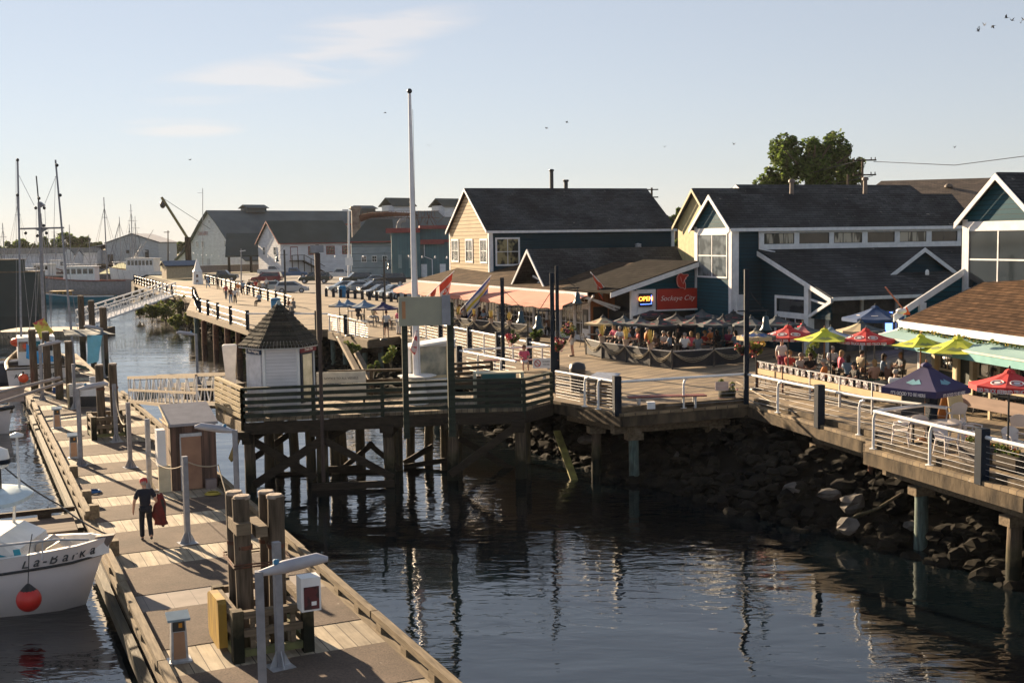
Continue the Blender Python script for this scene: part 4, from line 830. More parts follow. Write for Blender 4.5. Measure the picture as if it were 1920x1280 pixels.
steel_rail('farthest white pipe railing with a dense row of navy posts by the fishing boat',[a,b],[on(a,b,(k+.3)/12) for k in range(12)],2,group=None)
a,b=(-50,192),(-21,112)
steel_rail('inner promenade railing with navy posts along the car park side',[a,b],[on(a,b,(k+.3)/15) for k in range(15)],3,group=None)
# bollards by the car park
mb=MB(); mb.cbox((0,0,.45),(.3,.3,.9)); mb.cbox((0,0,.93),(.22,.22,.08)); bol=mb.build('bollard',M_navy); tag(bol,None,'bollard')
sp=[]
for i in range(11): p=W(1030/3.69+340+i*16+0,360+(720-i*0)/3.69+i*1.2); 
L0=[(612+i*13.5,556+i*1.1) for i in range(13)]
for i,(x,y) in enumerate(L0):
    o_=bol if i==0 else bol.copy()
    if i: COL.objects.link(o_)
    o_.location=W(x,y); o_['label']='short square navy bollard, '+('leftmost','second from left','third from left','fourth from left','fifth from left','sixth from left','middle one','sixth from right','fifth from right','fourth from right','third from right','second from right','rightmost')[i]+' in the row before the parked cars'; o_['category']='bollard'; o_['group']='bollards along the car park edge'
# tall lamps with bell shades
def bell(mb,c,s=1):
    s*=.64; mb.lathe([(.05*s,.85*s),(.16*s,.80*s),(.2*s,.42*s),(.25*s,.2*s),(.36*s,.06*s),(.38*s,0),(.3*s,.01*s),(.1*s,.1*s)],c,14)
M_bell=mat('teal bell lamp shade',(.012,.05,.075),(.008,.035,.05),rough=.35,scale=4)
def lamp(label,loc,h,arms,basket=None,name='street_lamp',group=None,col=None):
    t=thing(name,label,'lamp',loc,0,group); col=col or M_navy
    mb=MB(); mb.box(-.085,.085,-.085,.085,0,h); mb.build('post',col,t)
    for dx,dy,z in arms:
        mb=MB(); L=math.hypot(dx,dy); u=Vector((dx,dy,0))/L; mb.bar(-u*.35+Vector((0,0,z)),u*(L+.1)+Vector((0,0,z)),.05); mb.bar((0,0,z+.85),u*L*.9+Vector((0,0,z+.05)),.02); mb.build('arm',col,t)
        mb=MB(); bell(mb,(dx,dy,z-.75)); mb.tube([(dx,dy,z),(dx,dy,z-.25)],.02,5); mb.build('lamp_shade',M_bell,t)
    return t
def postloc(px,py,z=DK): return W(px,py,z)
lamp('tall navy street lamp with one bell shade standing in front of the red umbrellas',postloc(1399,757),5.05,[(.75,.1,3.5)])
lamp('tall navy street lamp standing between the two maroon benches, with hanging flower baskets',postloc(1037,736),4.9,[(-.55,.45,3.35)])
lamp('tall navy street lamp left of the woman in pink, with one bell shade',postloc(944,706),4.55,[(.85,.3,3.2)])
lamp('slim navy street lamp farther back with bell shade above the flower basket',postloc(1046,692),5.0,[(1.0,.3,3.9)])
lamp('far dark lamp post beside the parked pickup trucks',W(536,566),5.5,[(-.8,.1,5.0)],col=M_blackp)
lamp('far dark lamp post in the car park right of the white pole',W(722,572),4.6,[(.5,.1,4.3)],col=M_blackp)
# dock lamps with cobra heads (proto is local)
def docklamp(label,loc,h,az,L=1.0,s=1):
    t=thing('dock_lamp',label,'lamp',loc,az,'dock lamps')
    t['group']='grey dock lamps with long heads'
    mb=MB(); mb.box(-.07,.07,-.07,.07,.02,h); mb.build('post',M_lampg,t)
    mb=MB(); mb.box(-.22,.22,-.22,.22,0,.025)
    for a in range(4): 
        c,s_=math.cos(a*math.pi/2),math.sin(a*math.pi/2); mb.extr([(.07*c,.07*s_,.3),(.07*c,.07*s_,.02),(.2*c,.2*s_,.02)],(-.012*s_,.012*c,0))
    mb.build('base_plate',M_lampg,t)
    mb=MB(); mb.tube([(.0,0,h-.04),(.22,0,h-.0),(.4,0,h+.04),(.95,0,h+.14),(1.12,0,h+.12)],[.05,.08,.11,.10,.045],10); mb.build('lamp_head',mat('pale grey lamp head',(.40,.40,.43),(.32,.32,.36),rough=.4),t)
    mb=MB(); mb.lathe([(.05,0),(.05,.07),(.02,.08)],(.28,0,h+.1),8); mb.build('light_sensor',mat('blue sensor cap',(.05,.2,.35)),t)
    return t
# ================================================================ FLOATING DOCK
DO=Vector((-1.29,21.44,.7)); DA=R_(25.2)
def D(x,y,z=0): c,s=math.cos(DA),math.sin(DA); return Vector((DO.x+x*c-y*s,DO.y+x*s+y*c,.7+z))
dock=thing('floating_dock','long wooden floating dock with alternating pale planks and brown non slip mats','dock',DO,DA)
M_dplank=mat('pale dock planks',(.40,.34,.245),(.21,.17,.115),rough=.85,scale=1.6,stretch=(6,.5,1),contrast=(.25,.62),bump=.3,extra=blotch(.8,.66,stripes(0,.3,(.04,.03,.02),.06,.012,.5,.24)))
M_dgrey=mat('grey dock panels',(.24,.205,.18),(.18,.155,.135),rough=.85,scale=2,extra=stripes(0,.55,(.10,.09,.08),.025,.012,.4,.08))
M_mat=mat('brown grit mat',(.125,.09,.066),(.08,.057,.043),rough=.95,scale=22,detail=3,bump=.5,bscale=60,contrast=(.35,.6),extra=blotch(.6,.6))
M_float=mat('float log timber',(.075,.062,.035),(.03,.026,.015),rough=.8,scale=1.5,stretch=(6,.6,2),bump=.5)
mb=MB(); mb.box(-4.85,0,-14,76,-.16,-.03); mb.build('deck_frame',M_timy,dock)
mb=MB(); mb.box(-4.7,-.15,-14,76,-.75,-.17); mb.build('float_body',M_dark,dock)
wb=[-9.2,-5.2,-1.2,2.7,7.1,11,15.1,18.8,22.9,26.7,31.3,35.4,39.1,43.4,47.9,51.9,56,60.2,64.3,68.4,72.4]
we=[-7.6,-3.6,.45,4.35,8.45,12.6,16.7,20.3,24.5,28.7,33.1,37.3,41,45.4,50,54.2,58,62.2,66.3,70.4,76]
for i,(a,b) in enumerate(zip(wb,we)):
    mb=MB(); mb.box(-4.55,-.3,a,b,-.03,.0); mb.build('plank_band',M_dgrey if i==4 else M_dplank,dock)
    if i+1<len(wb): mb=MB(); mb.box(-4.55,-.3,b+.004,wb[i+1]-.004,-.03,.012); mb.build('grit_mat',M_mat,dock)
def bullrail(x,ys,blk,w=.17,h=.15,z=.12):
    k=0
    for a,b in zip(ys[:-1],ys[1:]):
        mb=MB(); o=jit(.02); mb.box(x-w/2+o,x+w/2+o,a+.02,b-.02,z,z+h); mb.build('bull_rail',M_timy,dock)
    y=ys[0]+.4
    while y<ys[-1]: mb=MB(); mb.box(x-w/2-.02,x+w/2+.02,y-.16,y+.16,-.03,z); mb.build('rail_block',M_timy,dock); y+=blk
bullrail(-.1,[-14,-8,-2,4,10,16,22.2],1.55); bullrail(-.1,[24,30,36,42,47.5],1.7)
bullrail(-4.75,[-14,-8,-2,3,9,13],1.9); bullrail(-4.75,[17.2,22,28,34,40,46],2)
mb=MB(); mb.box(-5.08,-4.9,-14,13.2,-.5,-.2); mb.box(-5.08,-4.9,17.2,46,-.5,-.2); mb.box(.02,.2,-14,47,-.5,-.2); mb.build('rub_logs',M_float,dock)
for y in (12.6,17.4,19.7,24.4): mb=MB(); mb.box(-4.7,-4.42,y-.15,y+.15,-.03,.42); mb.build('end_block',M_timy,dock)
# finger float on the left
f=W(160,992,.55); g=W(152,942,.55); t=thing('finger_float','narrow brown slatted finger float beside the white boat bow','dock',(f.x,f.y,.5),DA)
mb=MB(); mb.box(-9,-.2,.1,2.4,-.35,.05); mb.build('slatted_deck',mat('dark finger slats',(.17,.12,.085),(.09,.065,.045),rough=.9,scale=2,stretch=(.6,4,1),extra=stripes(1,.11,(.02,.015,.012),.2,.01,.5,.3)),t)
mb=MB(); mb.box(-7.5,-.1,2.15,2.3,.18,.32); mb.box(-3.6,-3.2,2.1,2.35,.05,.18); mb.box(-1.2,-.8,2.1,2.35,.05,.18); mb.build('edge_rail',M_dark,t)
# ---- piles with guard boxes
def toz(x,y,py):
    p=D(x,y); d=p.y; lo,hi=0,12
    for _ in range(30):
        m=(lo+hi)/2; q=Vector((p.x,p.y,m-CZ)); v=640-F*q.dot(up)/q.dot(fw)
        if v>py: lo=m
        else: hi=m
    return lo
def cluster(pts,py,label,r=.17,band=True,n0=''):
    for k,(x,y,l) in enumerate(pts):
        zt=toz(x,y,py[k]); p=D(x,y)
        t=thing('mooring_pile',l,'pile',(p.x,p.y,0),0,'timber mooring piles')
        mb=MB(); mb.tube([(jit(.02),jit(.02),-1.5),(0,0,zt*.4),(jit(.03),jit(.03),zt-.02)],[r*1.1,r*1.04,r],14); mb.build('shaft',M_pile,t)
        mb=MB(); mb.lathe([(r*1.0,zt-.05),(r*1.03,zt),(r*.9,zt+.025)],(0,0,0),14); mb.build('worn_top',mat('pale worn pile top',(.42,.35,.28),(.22,.17,.13),rough=.9,scale=12,bump=.5),t)
        if band:
            mb=MB(); mb.lathe([(r*1.1,zt-1.08),(r*1.12,zt-1.05),(r*1.1,zt-1.0)],(0,0,0),14); mb.build('iron_band',M_rust,t)
cluster([(-2.95,3.75,'thick weathered pile at the near guard box, front left of four'),(-2.28,3.75,'thick weathered pile at the near guard box, front right of four'),(-2.98,4.35,'weathered pile at the near guard box, back left of four'),(-2.3,4.4,'weathered pile at the near guard box, back right of four')],[930,928,922,921],'')
cluster([(-2.62,33.4,'weathered pile with green band in the second guard box, left one'),(-2.05,33.5,'weathered pile with green band in the second guard box, right one')],[684,682],'')
cluster([(-3.3,47.6,'greyish pile with pale top behind the white notice board, left of two'),(-2.75,47.7,'greyish pile with pale top behind the white notice board, right of two')],[641,640],'',.2,False)
cluster([(-4.3,52.2,'dark pile in front of the moored fishing boat stern, left of two'),(-3.6,52.0,'dark pile in front of the moored fishing boat stern, right of two')],[618,622],'',.2,False)
for px,pb,pt,l in ((197,672,577,'tall lone pile at the far right edge of the dock'),(174,640,564,'tall pile near the far end of the dock below the white gangway'),(155,640,555,'tall pile at the far end of the dock, leftmost under the white gangway')):
    p=W(px,pb,.7); t=thing('mooring_pile',l,'pile',(p.x,p.y,0),0,'timber mooring piles'); zt=WY(px,pt,p.y).z; mb=MB(); mb.tube([(0,0,-1.5),(0,0,zt)],.26,12); mb.build('shaft',M_pile,t); mb=MB(); mb.lathe([(.25,zt),(.26,zt+.02),(.2,zt+.05)],(0,0,0),12); mb.build('worn_top',MATS['pale worn pile top'],t)
mb=MB(); p=D(-2.95,3.62); q=D(-2.28,3.62)
t=thing('pile_binding','timber blocks and rusty cable binding the four near piles together','binding',D(-2.6,4.05,2.0),DA)
mb=MB(); mb.box(-.55,-.25,-.62,.2,.42,.66); mb.box(-.12,.12,-.45,.5,.3,.52); mb.build('timber_block',M_timx,t)
mb=MB(); mb.tube([(-.6,-.55,-.2),(.6,-.55,-.22),(.62,.55,-.2),(-.6,.55,-.18),(-.6,-.55,-.2)],.018,5); mb.tube([(-.6,-.55,-.26),(.6,-.55,-.27),(.62,.55,-.26),(-.6,.55,-.24),(-.6,-.55,-.26)],.018,5); mb.build('cable',M_rust,t)
def guard(label,loc,w,d,h,green=True):
    t=thing('pile_guard',label,'guard box',loc,DA)
    for x,y in ((0,0),(w,0),(0,d),(w,d)): mb=MB(); mb.cbox((x,y,h/2),(.22,.22,h)); mb.build('corner_post',M_pile,t)
    for z in (.18,h*.55,h-.1):
        mb=MB(); m=M_timx if z>.3 else mat('mossy sill timber',(.16,.16,.06),(.07,.07,.03),rough=.9,scale=3,bump=.4)
        mb.box(.12,w-.12,-.09,.05,z-.07,z+.07); mb.box(.12,w-.12,d-.05,d+.09,z-.07,z+.07); mb.box(-.09,.05,.12,d-.12,z-.07,z+.07); mb.box(w-.05,w+.09,.12,d-.12,z-.07,z+.07); mb.build('frame_rail',m,t)
    mb=MB()
    for k in range(4): x=.3+k*(w-.6)/3; mb.box(x-.05,x+.05,-.04,.02,.1,h-.05); mb.box(x-.05,x+.05,d-.02,d+.04,.1,h-.05)
    for k in range(4): y=.3+k*(d-.6)/3; mb.box(-.03,.02,y-.05,y+.05,.1,h-.05)
    mb.build('slats',M_timx,t); return t
guard('timber guard box around the four near piles with a yellow fender on its side',D(-3.3,2.95),1.42,1.9,1.05)
guard('timber guard box around the second pair of piles in mid dock',D(-3.05,32.5),1.4,1.7,1.0)
o=D(-3.56,3.5,.1); t=thing('fender_board','worn yellow plastic fender slab leaning on the near pile guard box','fender',o,DA)
mb=MB(); P=[(-.02,.05),(.0,.95),(.08,1.02),(.9,1.0),(1.1,.9),(1.12,.15),(1.0,.02),(.2,-.02)]
mb.extr([(0,a,b) for a,b in P],(.17,0,0)); mb.build('fender',mat('worn yellow plastic',(.40,.25,.03),(.22,.13,.02),rough=.6,scale=2.5,stretch=(1,3,.6)),t)
# posts (plain) as things with parts
def dpost(label,loc,h=2.45):
    t=thing('dock_post',label,'post',loc,DA+R_(8),'square grey steel dock posts')
    mb=MB(); mb.box(-.07,.07,-.07,.07,.02,h); mb.build('post',M_lampg,t)
    mb=MB(); mb.box(-.24,.24,-.24,.24,0,.022)
    for a in range(4):
        c,s=math.cos(a*math.pi/2),math.sin(a*math.pi/2); mb.extr([(.07*c-.006*s,.07*s+.006*c,.34),(.07*c-.006*s,.07*s+.006*c,.022),(.22*c-.006*s,.22*s+.006*c,.022)],(.012*s,-.012*c,0))
    mb.build('base_plate',M_galv,t); return t
dpost('grey steel post standing between the walking man and the shed door',D(-2.55,12.92))
dpost('grey steel post on the dock just left of the wooden shed',D(-2.45,20.7))
dpost('grey steel post on mid dock right of the second pile guard',D(-2.49,25.3))
dpost('grey steel post in front of the second pile guard box',D(-2.25,31.6))
dpost('grey steel post in front of the near pile guard box, beside the lamp head',D(-2.62,2.3),2.5)
dpost('grey steel post by the piles behind the notice board',D(-2.9,43.2),2.3)
docklamp('nearest grey dock lamp with long head, its foot below the picture',D(-3.75,-1.15),2.95,R_(12))
docklamp('grey dock lamp left of the walking path with head pointing right, by the power pedestal',D(-4.11,26.6),2.95,R_(8))
p=W(447,997,.7); docklamp('grey dock lamp at the right dock edge with its head over the shed',p,2.97,R_(186))
docklamp('grey dock lamp in front of the blue tarp boat',D(-4.17,47.66),3.0,R_(6))
docklamp('far grey dock lamp at the right edge of the dock end',D(.0,57.2),3.1,R_(178))
p=W(371,719,.7); docklamp('grey dock lamp beyond the pier gangway',p,2.95,R_(190))
mb=MB(); mb.box(-1.5,2.5,-1.2,1.2,-.6,0); o=mb.build('landing_float',M_dark); o.location=(p.x,p.y,.69); o.rotation_euler=(0,0,DA); tag(o,'small landing float under the lamp beyond the pier gangway','dock')
# power pedestals
M_copper=mat('copper tan pedestal steel',(.46,.29,.19),(.36,.21,.13),rough=.35,metal=.5,scale=2)  # copper tan tone, used on the front panel only
def pedestal(label,loc,s=1):
    t=thing('power_pedestal',label,'pedestal',loc,DA+R_(-2),'power pedestals on the dock')
    mb=MB(); mb.add([(-.17,-.13,.03),(.17,-.13,.03),(.17,.13,.03),(-.17,.13,.03),(-.14,-.1,.86),(.14,-.1,.86),(.14,.1,.86),(-.14,.1,.86)],[(0,1,5,4),(1,2,6,5),(2,3,7,6),(3,0,4,7),(4,5,6,7)]); mb.build('body',M_galv,t)
    mb=MB(); mb.add([(-.12,-.137,.08),(.12,-.137,.08),(.105,-.117,.62),(-.105,-.117,.62)],[(0,1,2,3)]); mb.build('front_panel',M_copper,t)
    mb=MB(); mb.add([(-.12,-.126,.64),(.12,-.126,.64),(.115,-.112,.84),(-.115,-.112,.84)],[(0,1,2,3)]); k=mb.build('socket_recess',M_blackp,t)
    mb=MB(); mb.cbox((.03,-.13,.76),(.07,.02,.09)); mb.build('breaker',mat('orange breaker',(.6,.25,.02)),k)
    mb=MB(); mb.extr([(-.22,-.2,.86),(.22,-.2,.86),(.22,.17,.93),(-.22,.17,.93)],(0,0,.045)); mb.build('cap',mat('blue grey cap',(.22,.30,.36),rough=.35),t)
    mb=MB(); mb.box(-.23,.23,-.19,.19,0,.03); mb.build('foot_plate',M_galv,t)
pedestal('power pedestal nearest the camera, left of the near pile guard',D(-4.34,3.58))
pedestal('power pedestal in mid dock beside the left dock lamp',D(-4.2,28.5))
pedestal('power pedestal farther up the left dock edge, in front of the notice board',D(-4.2,36.9))
# fire box on the guard post
o=D(-1.9,2.78,.95); t=thing('fire_box','white and dark red box hung on the near guard corner post','box',o,DA)
mb=MB(); mb.box(-.2,.2,-.26,.1,0,.68); mb.build('case',M_white,t); mb=MB(); mb.box(-.15,.16,-.275,-.262,.04,.5); mb.build('dark_panel',mat('dark red panel',(.10,.02,.02),(.04,.015,.015),scale=5,contrast=(.45,.5)),t); mb=MB(); mb.box(.0,.1,-.285,-.277,.12,.2); mb.build('sticker',M_white,t)
# shed
M_shed=mat('weathered red brown boards',(.15,.085,.06),(.065,.04,.03),rough=.85,scale=1.2,stretch=(5,5,.6),bump=.3,extra=stripes(0,.18,(.02,.014,.01),.06,.01,.4,.4))
M_shedy=mat('weathered boards side',(.19,.12,.08),(.10,.065,.045),rough=.85,scale=1.2,stretch=(5,5,.6),extra=stripes(1,.18,(.03,.02,.014),.06,.01,.4,.4))
t=thing('dock_shed','small brown board shed with a sloping grey roof on the dock','shed',D(-1.78,20.2),DA)
mb=MB(); mb.extr([(0,0,0),(0,0,2.2),(0,1.7,2.6),(0,1.7,0)],(1.5,0,0)); mb.build('wall',M_shed,t)
mb=MB(); mb.extr([(-.012,.02,0),(-.012,.02,2.18),(-.012,1.68,2.58),(-.012,1.68,0)],(.01,0,0)); mb.build('side_boards',M_shedy,t)
mb=MB(); mb.extr([(-.06,-.12,2.19),(1.56,-.12,2.19),(1.56,1.8,2.64),(-.06,1.8,2.64)],(0,0,.09)); mb.build('roof',mat('grey roof felt',(.30,.29,.31),(.24,.235,.25),rough=.8,scale=3),t)
mb=MB(); mb.box(-.08,-.063,-.1,1.8,2.2,2.26); mb.extr([(-.09,-.12,2.2),(-.09,1.8,2.64),(-.09,1.8,2.74),(-.09,-.12,2.3)],(.028,0,0)); mb.build('fascia',M_cpost,t)
mb=MB(); mb.box(.32,.98,-.07,-.01,.02,1.82); d_=mb.build('door',mat('copper brown door',(.33,.19,.12),(.24,.13,.085),rough=.45,scale=2,metal=.3),t); mb=MB(); mb.box(.29,1.01,-.09,-.01,1.82,1.93); mb.box(.28,.32,-.08,-.01,0,1.82); mb.build('door_frame',M_galv,t)
mb=MB(); mb.box(1.08,1.42,-.25,-.02,0,.32); mb.build('low_box',mat('grey pink box',(.25,.2,.19)),t)
t=thing('hose_cabinet','tall narrow white cabinet attached at the left corner of the dock shed','cabinet',D(-2.12,20.2),DA)
mb=MB(); mb.box(-.12,.16,-.1,.35,.9,2.12); mb.build('cabinet',M_white,t); mb=MB(); mb.box(-.1,.3,-.02,.1,0,.9); mb.build('lower_panel',mat('cream panel',(.6,.52,.36)),t)
# notice board
t=thing('notice_board','white printed notice board over a black panel on the far part of the dock','sign',D(-3.1,43.9),R_(6))
mb=MB(); mb.box(-.05,.02,-.2,.35,0,1.2); mb.build('side_panel',M_cpost,t)
mb=MB(); mb.box(.02,1.35,0,.3,0,.55); mb.build('black_base',M_blackp,t); mb=MB(); mb.box(.02,1.35,-.02,.3,.55,1.2); mb.build('board',M_white,t)
for k in range(5): text('DOCK NOTICE MOORAGE RULES',.07,(.36,-.025,1.12-k*.11),R_(90),0,M_blackp,t,'lettering',sx=.5,ext=.002)
# chain ropes between posts
def rope(name,label,pts,r,m,cat='rope',sag=0,n=14):
    P=[]
    for a,b in zip(pts[:-1],pts[1:]):
        a=Vector(a);b=Vector(b)
        for i in range(n): t=i/n; P.append(a.lerp(b,t)-Vector((0,0,sag*4*t*(1-t))))
    P.append(Vector(pts[-1])); o=P[0].copy(); mb=MB(); mb.tube([p-o for p in P],r,5); ob=mb.build(name,m); ob.location=o; return tag(ob,label,cat)
rope('hanging_rope','pale rope running from the post by the man down to the right dock lamp',[D(-2.5,12.95,2.3),D(-1.2,15.2,1.7),W(447,995,1.2)],.02,M_rope,sag=.1)
rope('hanging_rope','slack rope between the shed corner post and the post by the man',[D(-2.45,20.7,1.2),D(-2.55,13,2.2)],.012,M_rope,sag=.25)
rope('hanging_rope','coiled pale rope looped from the pile guard to the mid dock post',[D(-2.25,31.6,2.2),D(-2.3,29.2,1.2),D(-2.49,25.3,1.9)],.025,M_rope,sag=.2)
rope('ground_hose','dark hose lying across the planks by the right dock edge',[D(-.6,10.6,.03),D(-.9,11.3,.03),D(-.45,11.5,.05),D(-.7,12.1,.03)],.012,M_blackp,'hose')
# steel cage and gangways
t=thing('steel_cage','blue grey steel railing cage at the foot of the pier gangway','railing',D(.2,44.3),DA)
for a in ((0,0),(1.6,0),(0,1.7),(1.6,1.7),(.8,0)): mb=MB(); mb.tube([(a[0],a[1],0),(a[0],a[1],1.15)],.025,6); mb.build('post',M_galv,t)
mb=MB()
for z in (.5,1.15): mb.tube([(0,0,z),(1.6,0,z),(1.6,1.7,z),(0,1.7,z),(0,0,z)],.022,6)
mb.build('rails',M_galv,t); mb=MB(); mb.box(.03,1.57,.0,.02,.03,.5); mb.build('teal_panel',mat('dark teal panel',(.03,.08,.09)),t)
def gangway(name,label,a,b,w,h,n,m,md):
    a=Vector(a);b=Vector(b); L=(b-a).length; d=(b-a)/L; s=Vector((-d.y,d.x,0)).normalized()*w/2; upv=Vector((0,0,1))
    t=thing(name,label,'gangway',a,0)
    mb=MB(); mb.bar(a,b,w,.08); mb.build('walkway',md,t,world=True)
    for sg in (-1,1):
        mb=MB(); o=s*sg; mb.bar(a+o+upv*h,b+o+upv*h,.1,.14); mb.bar(a+o+upv*(h*.48),b+o+upv*(h*.48),.06,.11); mb.bar(a+o,b+o,.1,.16); mb.build('chord',m,t,world=True)
        mb=MB()
        for i in range(n+1): p=a.lerp(b,i/n)+o; mb.bar(p,p+upv*h,.05)
        for i in range(n): p=a.lerp(b,i/n)+o; q=a.lerp(b,(i+1)/n)+o; m_=(p+q)/2; mb.bar(p+upv*h,m_,.045); mb.bar(m_,q+upv*h,.045)
        mb.build('truss_web',M_white,t,world=True)
    return t
fa=W(270,752,.75); gangway('gangway','timber railed truss gangway sloping from the pier kiosk down to the dock',(fa.x,fa.y,.8),(-11.6,45.6,2.62),1.5,1.25,9,mat('greyed gangway timber',(.27,.21,.14)),M_dark)
gangway('gangway','long white aluminium truss gangway far behind at the end of the dock',(-43.5,119,.9),(-42.2,145,2.7),1.6,1.5,10,M_white,M_galv)
mb=MB(); mb.box(-7,3,-3,3,-.6,0); o=mb.build('landing_float',M_dplank); o.location=(-44,118,.6); tag(o,'far landing float at the foot of the white aluminium gangway','dock')
# ================================================================ BOATS
def hull_mesh(L,B,Hs,Hb,draft=.35,n=16,rake=.6,flare=.25,stern=.85,full=.62):
    """stern at x=0, bow at x=L; returns ring stations"""
    st=[]
    for i in range(n+1):
        t=i/n; x=L*t; 
        w=B/2*(stern+(1-stern)*min(1,t*3)) if t<.34 else B/2*max(.0,math.cos((t-.34)/.66*math.pi/2))**full
        zt=Hs+(Hb-Hs)*max(0,(t-.2)/.8)**2; 
        wl=w*(1-flare*(.3+t)); keel=-draft*(1-t**3)
        xo=rake*t**4
        ring=[(x+xo,w,zt),(x+xo*.62,lerp(w,wl,.35),lerp(zt,0,.4)),(x+xo*.12,wl*.96,0),(x-xo*.1,wl*.55,keel*.8),(x-xo*.1,0,keel)]
        st.append(ring)
    return st
def hull(mb,L,B,Hs,Hb,**k):
    th=.07; st=hull_mesh(L,B,Hs,Hb,**k); vs=[]
    for r in st:
        full=r+[(x,-y,z) for x,y,z in r[-2::-1]]; vs+=full
    m=9; n=len(st)
    fs=[(i*m+j,i*m+j+1,(i+1)*m+j+1,(i+1)*m+j) for i in range(n-1) for j in range(m-1)]
    mb.add(vs,[f[::-1] for f in fs],True); mb.add([vs[j] for j in range(m)],[tuple(range(m))])
    return st
def deckmesh(mb,st,drop=.35,inset=.12):
    n=len(st); vs=[]
    for r in st:
        x,w,z=r[0]; w=max(w-inset,.01); vs+=[(x-.04,w,z-drop),(x-.04,-w,z-drop)]
    mb.add(vs,[(2*i,2*i+1,2*i+3,2*i+2) for i in range(n-1)])
    # inner bulwark and cap
    vs=[]
    for r in st:
        x,w,z=r[0]; wi=max(w-inset,.005)
        vs+=[(x,w,z+.004),(x-.03,wi,z+.004),(x-.03,wi,z-drop),(x,-w,z+.004),(x-.03,-wi,z+.004),(x-.03,-wi,z-drop)]
    fs=[]
    for i in range(n-1):
        a=6*i;b=a+6; fs+=[(a,b,b+1,a+1),(a+1,b+1,b+2,a+2),(a+3,a+4,b+4,b+3),(a+4,a+5,b+5,b+4)]
    mb.add(vs,[f[::-1] for f in fs])
M_hullw=mat('white gelcoat hull',(.74,.68,.66),(.66,.60,.58),rough=.3,scale=1,coat=.3)
# La-Barka: bow towards the dock
bp=WY(150,1135,29.3); L=7.2; 
lb=thing('motorboat','white motorboat with script name on the bow and a round red fender, moored at left','boat',(-18.1,28.5,0),R_(3.0))
mb=MB(); st=hull(mb,L,3.0,1.3,1.72,draft=.3,rake=.75,flare=.2,full=.42); mb.build('hull',M_hullw,lb)
mb=MB(); deckmesh(mb,st,.42,.16); mb.build('deck',M_white,lb)
mb=MB()
for sg in (1,-1): mb.tube([(r[0][0]*.42+r[1][0]*.58,sg*(lerp(r[0][1],r[1][1],.58)+.012),lerp(r[0][2],r[1][2],.62)-.0) for r in st],.035,6)
mb.build('rub_rail',M_blackp,lb)
mb=MB(); mb.extr([(L+.42,-.13,1.74),(L+.86,-.05,1.76),(L+.62,-.02,1.33),(L+.38,-.1,1.3)],(0,.22,0)); mb.build('stem_plate',mat('grey brown stem rubber',(.16,.13,.12)),lb)
LBM=Matrix.Translation((1.05,0,.2))
class MBs(MB):
    def __init__(s): MB.__init__(s); s.M=LBM
for x,y,s in ((5.3,.3,.75),(5.7,-.15,.8)):
    mb=MBs(); mb.extr([(x-.35*s,y-.3*s,1.0),(x+.35*s,y-.3*s,1.05),(x+.4*s,y-.3*s,1.3),(x+.05,y-.3*s,1.5),(x-.35*s,y-.3*s,1.32)],(0,.6*s,0)); mb.build('deck_hatch',M_cpost if s==1 else mat('beige hatch',(.5,.43,.36)),lb)
mb=MBs(); mb.extr([(3.4,-1.0,.8),(5.05,-.75,.95),(4.95,-.75,1.45),(4.45,-.9,1.75),(3.4,-1.0,1.8)],(0,1.9,0)); mb.build('cabin_trunk',M_white,lb)
mb=MBs(); mb.extr([(3.3,-1.02,1.22),(4.98,-.78,1.3),(4.95,-.78,1.45),(3.3,-1.02,1.38)],(0,1.85,0)); mb.build('aqua_stripe',mat('aqua stripe',(.03,.30,.42)),lb)
for x in (3.35,4.25): mb=MBs(); mb.bar((x,-.95,1.5),(x+.1,-.85,2.55),.06); mb.bar((x,.8,1.5),(x+.1,.75,2.55),.06); mb.build('pillar',M_white,lb)
mb=MBs(); mb.box(3.4,4.3,-.93,-.9,1.8,2.5); mb.build('cabin_window',M_glass,lb)
P=curve2([(2.2,-.9),(3.8,-1.15),(4.7,-.95),(4.95,-.2),(4.8,.7),(3.8,1.1),(2.2,.95)],5); mb=MBs(); mb.prism([(p.x,p.y) for p in P],2.5,2.6); mb.add([(lerp(3.5,p.x,k),p.y*k,z) for k,z in ((1,2.6),(.9,2.72),(.6,2.78)) for p in P],[(r*len(P)+i,r*len(P)+(i+1)%len(P),(r+1)*len(P)+(i+1)%len(P),(r+1)*len(P)+i) for r in (0,1) for i in range(len(P))]+[tuple(range(2*len(P),3*len(P)))],True); mb.build('cabin_roof',mat('pale blue white roof',(.55,.66,.70),rough=.4),lb)
mb=MBs(); mb.tube([(2.5,-1.35,1.38),(4.2,-1.2,1.62),(5.9,-1.0,1.72),(6.6,-.7,1.62)],.028,6); mb.tube([(4.4,-1.2,1.15),(4.4,-1.15,1.62)],.02,5); mb.tube([(5.6,-1.1,1.25),(5.6,-1.03,1.7)],.02,5); mb.build('bow_rail',M_galv,lb)
o=thing('outboard_motor','white outboard motor stowed on the roof of the white motorboat','outboard motor',lb.location+Vector((5.2,.35,2.95)),R_(3))
mb=MB(); mb.lathe([(.16,.55),(.24,.6),(.27,.8),(.24,1.0),(.1,1.08)],(0,0,0),12,sx=1.3); mb.build('cowling',M_white,o); mb=MB(); mb.lathe([(.352,.66),(.362,.68),(.362,.76),(.352,.78)],(0,0,0),14,sy=.78); mb.build('dark_stripe',M_navy,o)
mb=MB(); mb.box(-.1,.1,-.07,.07,0,.55); mb.tube([(-.2,0,.3),(-.5,.05,.45),(-.3,.1,.2)],.03,6); mb.build('leg_and_tiller',M_blackp,o)
mb=MB(); mb.tube([(.5,.15,0),(.5,.15,1.3)],.03,6); mb.lathe([(.16,1.3),(.17,1.36),(.02,1.42)],(.5,.15,0),10); mb.build('radar_post',M_white,o)
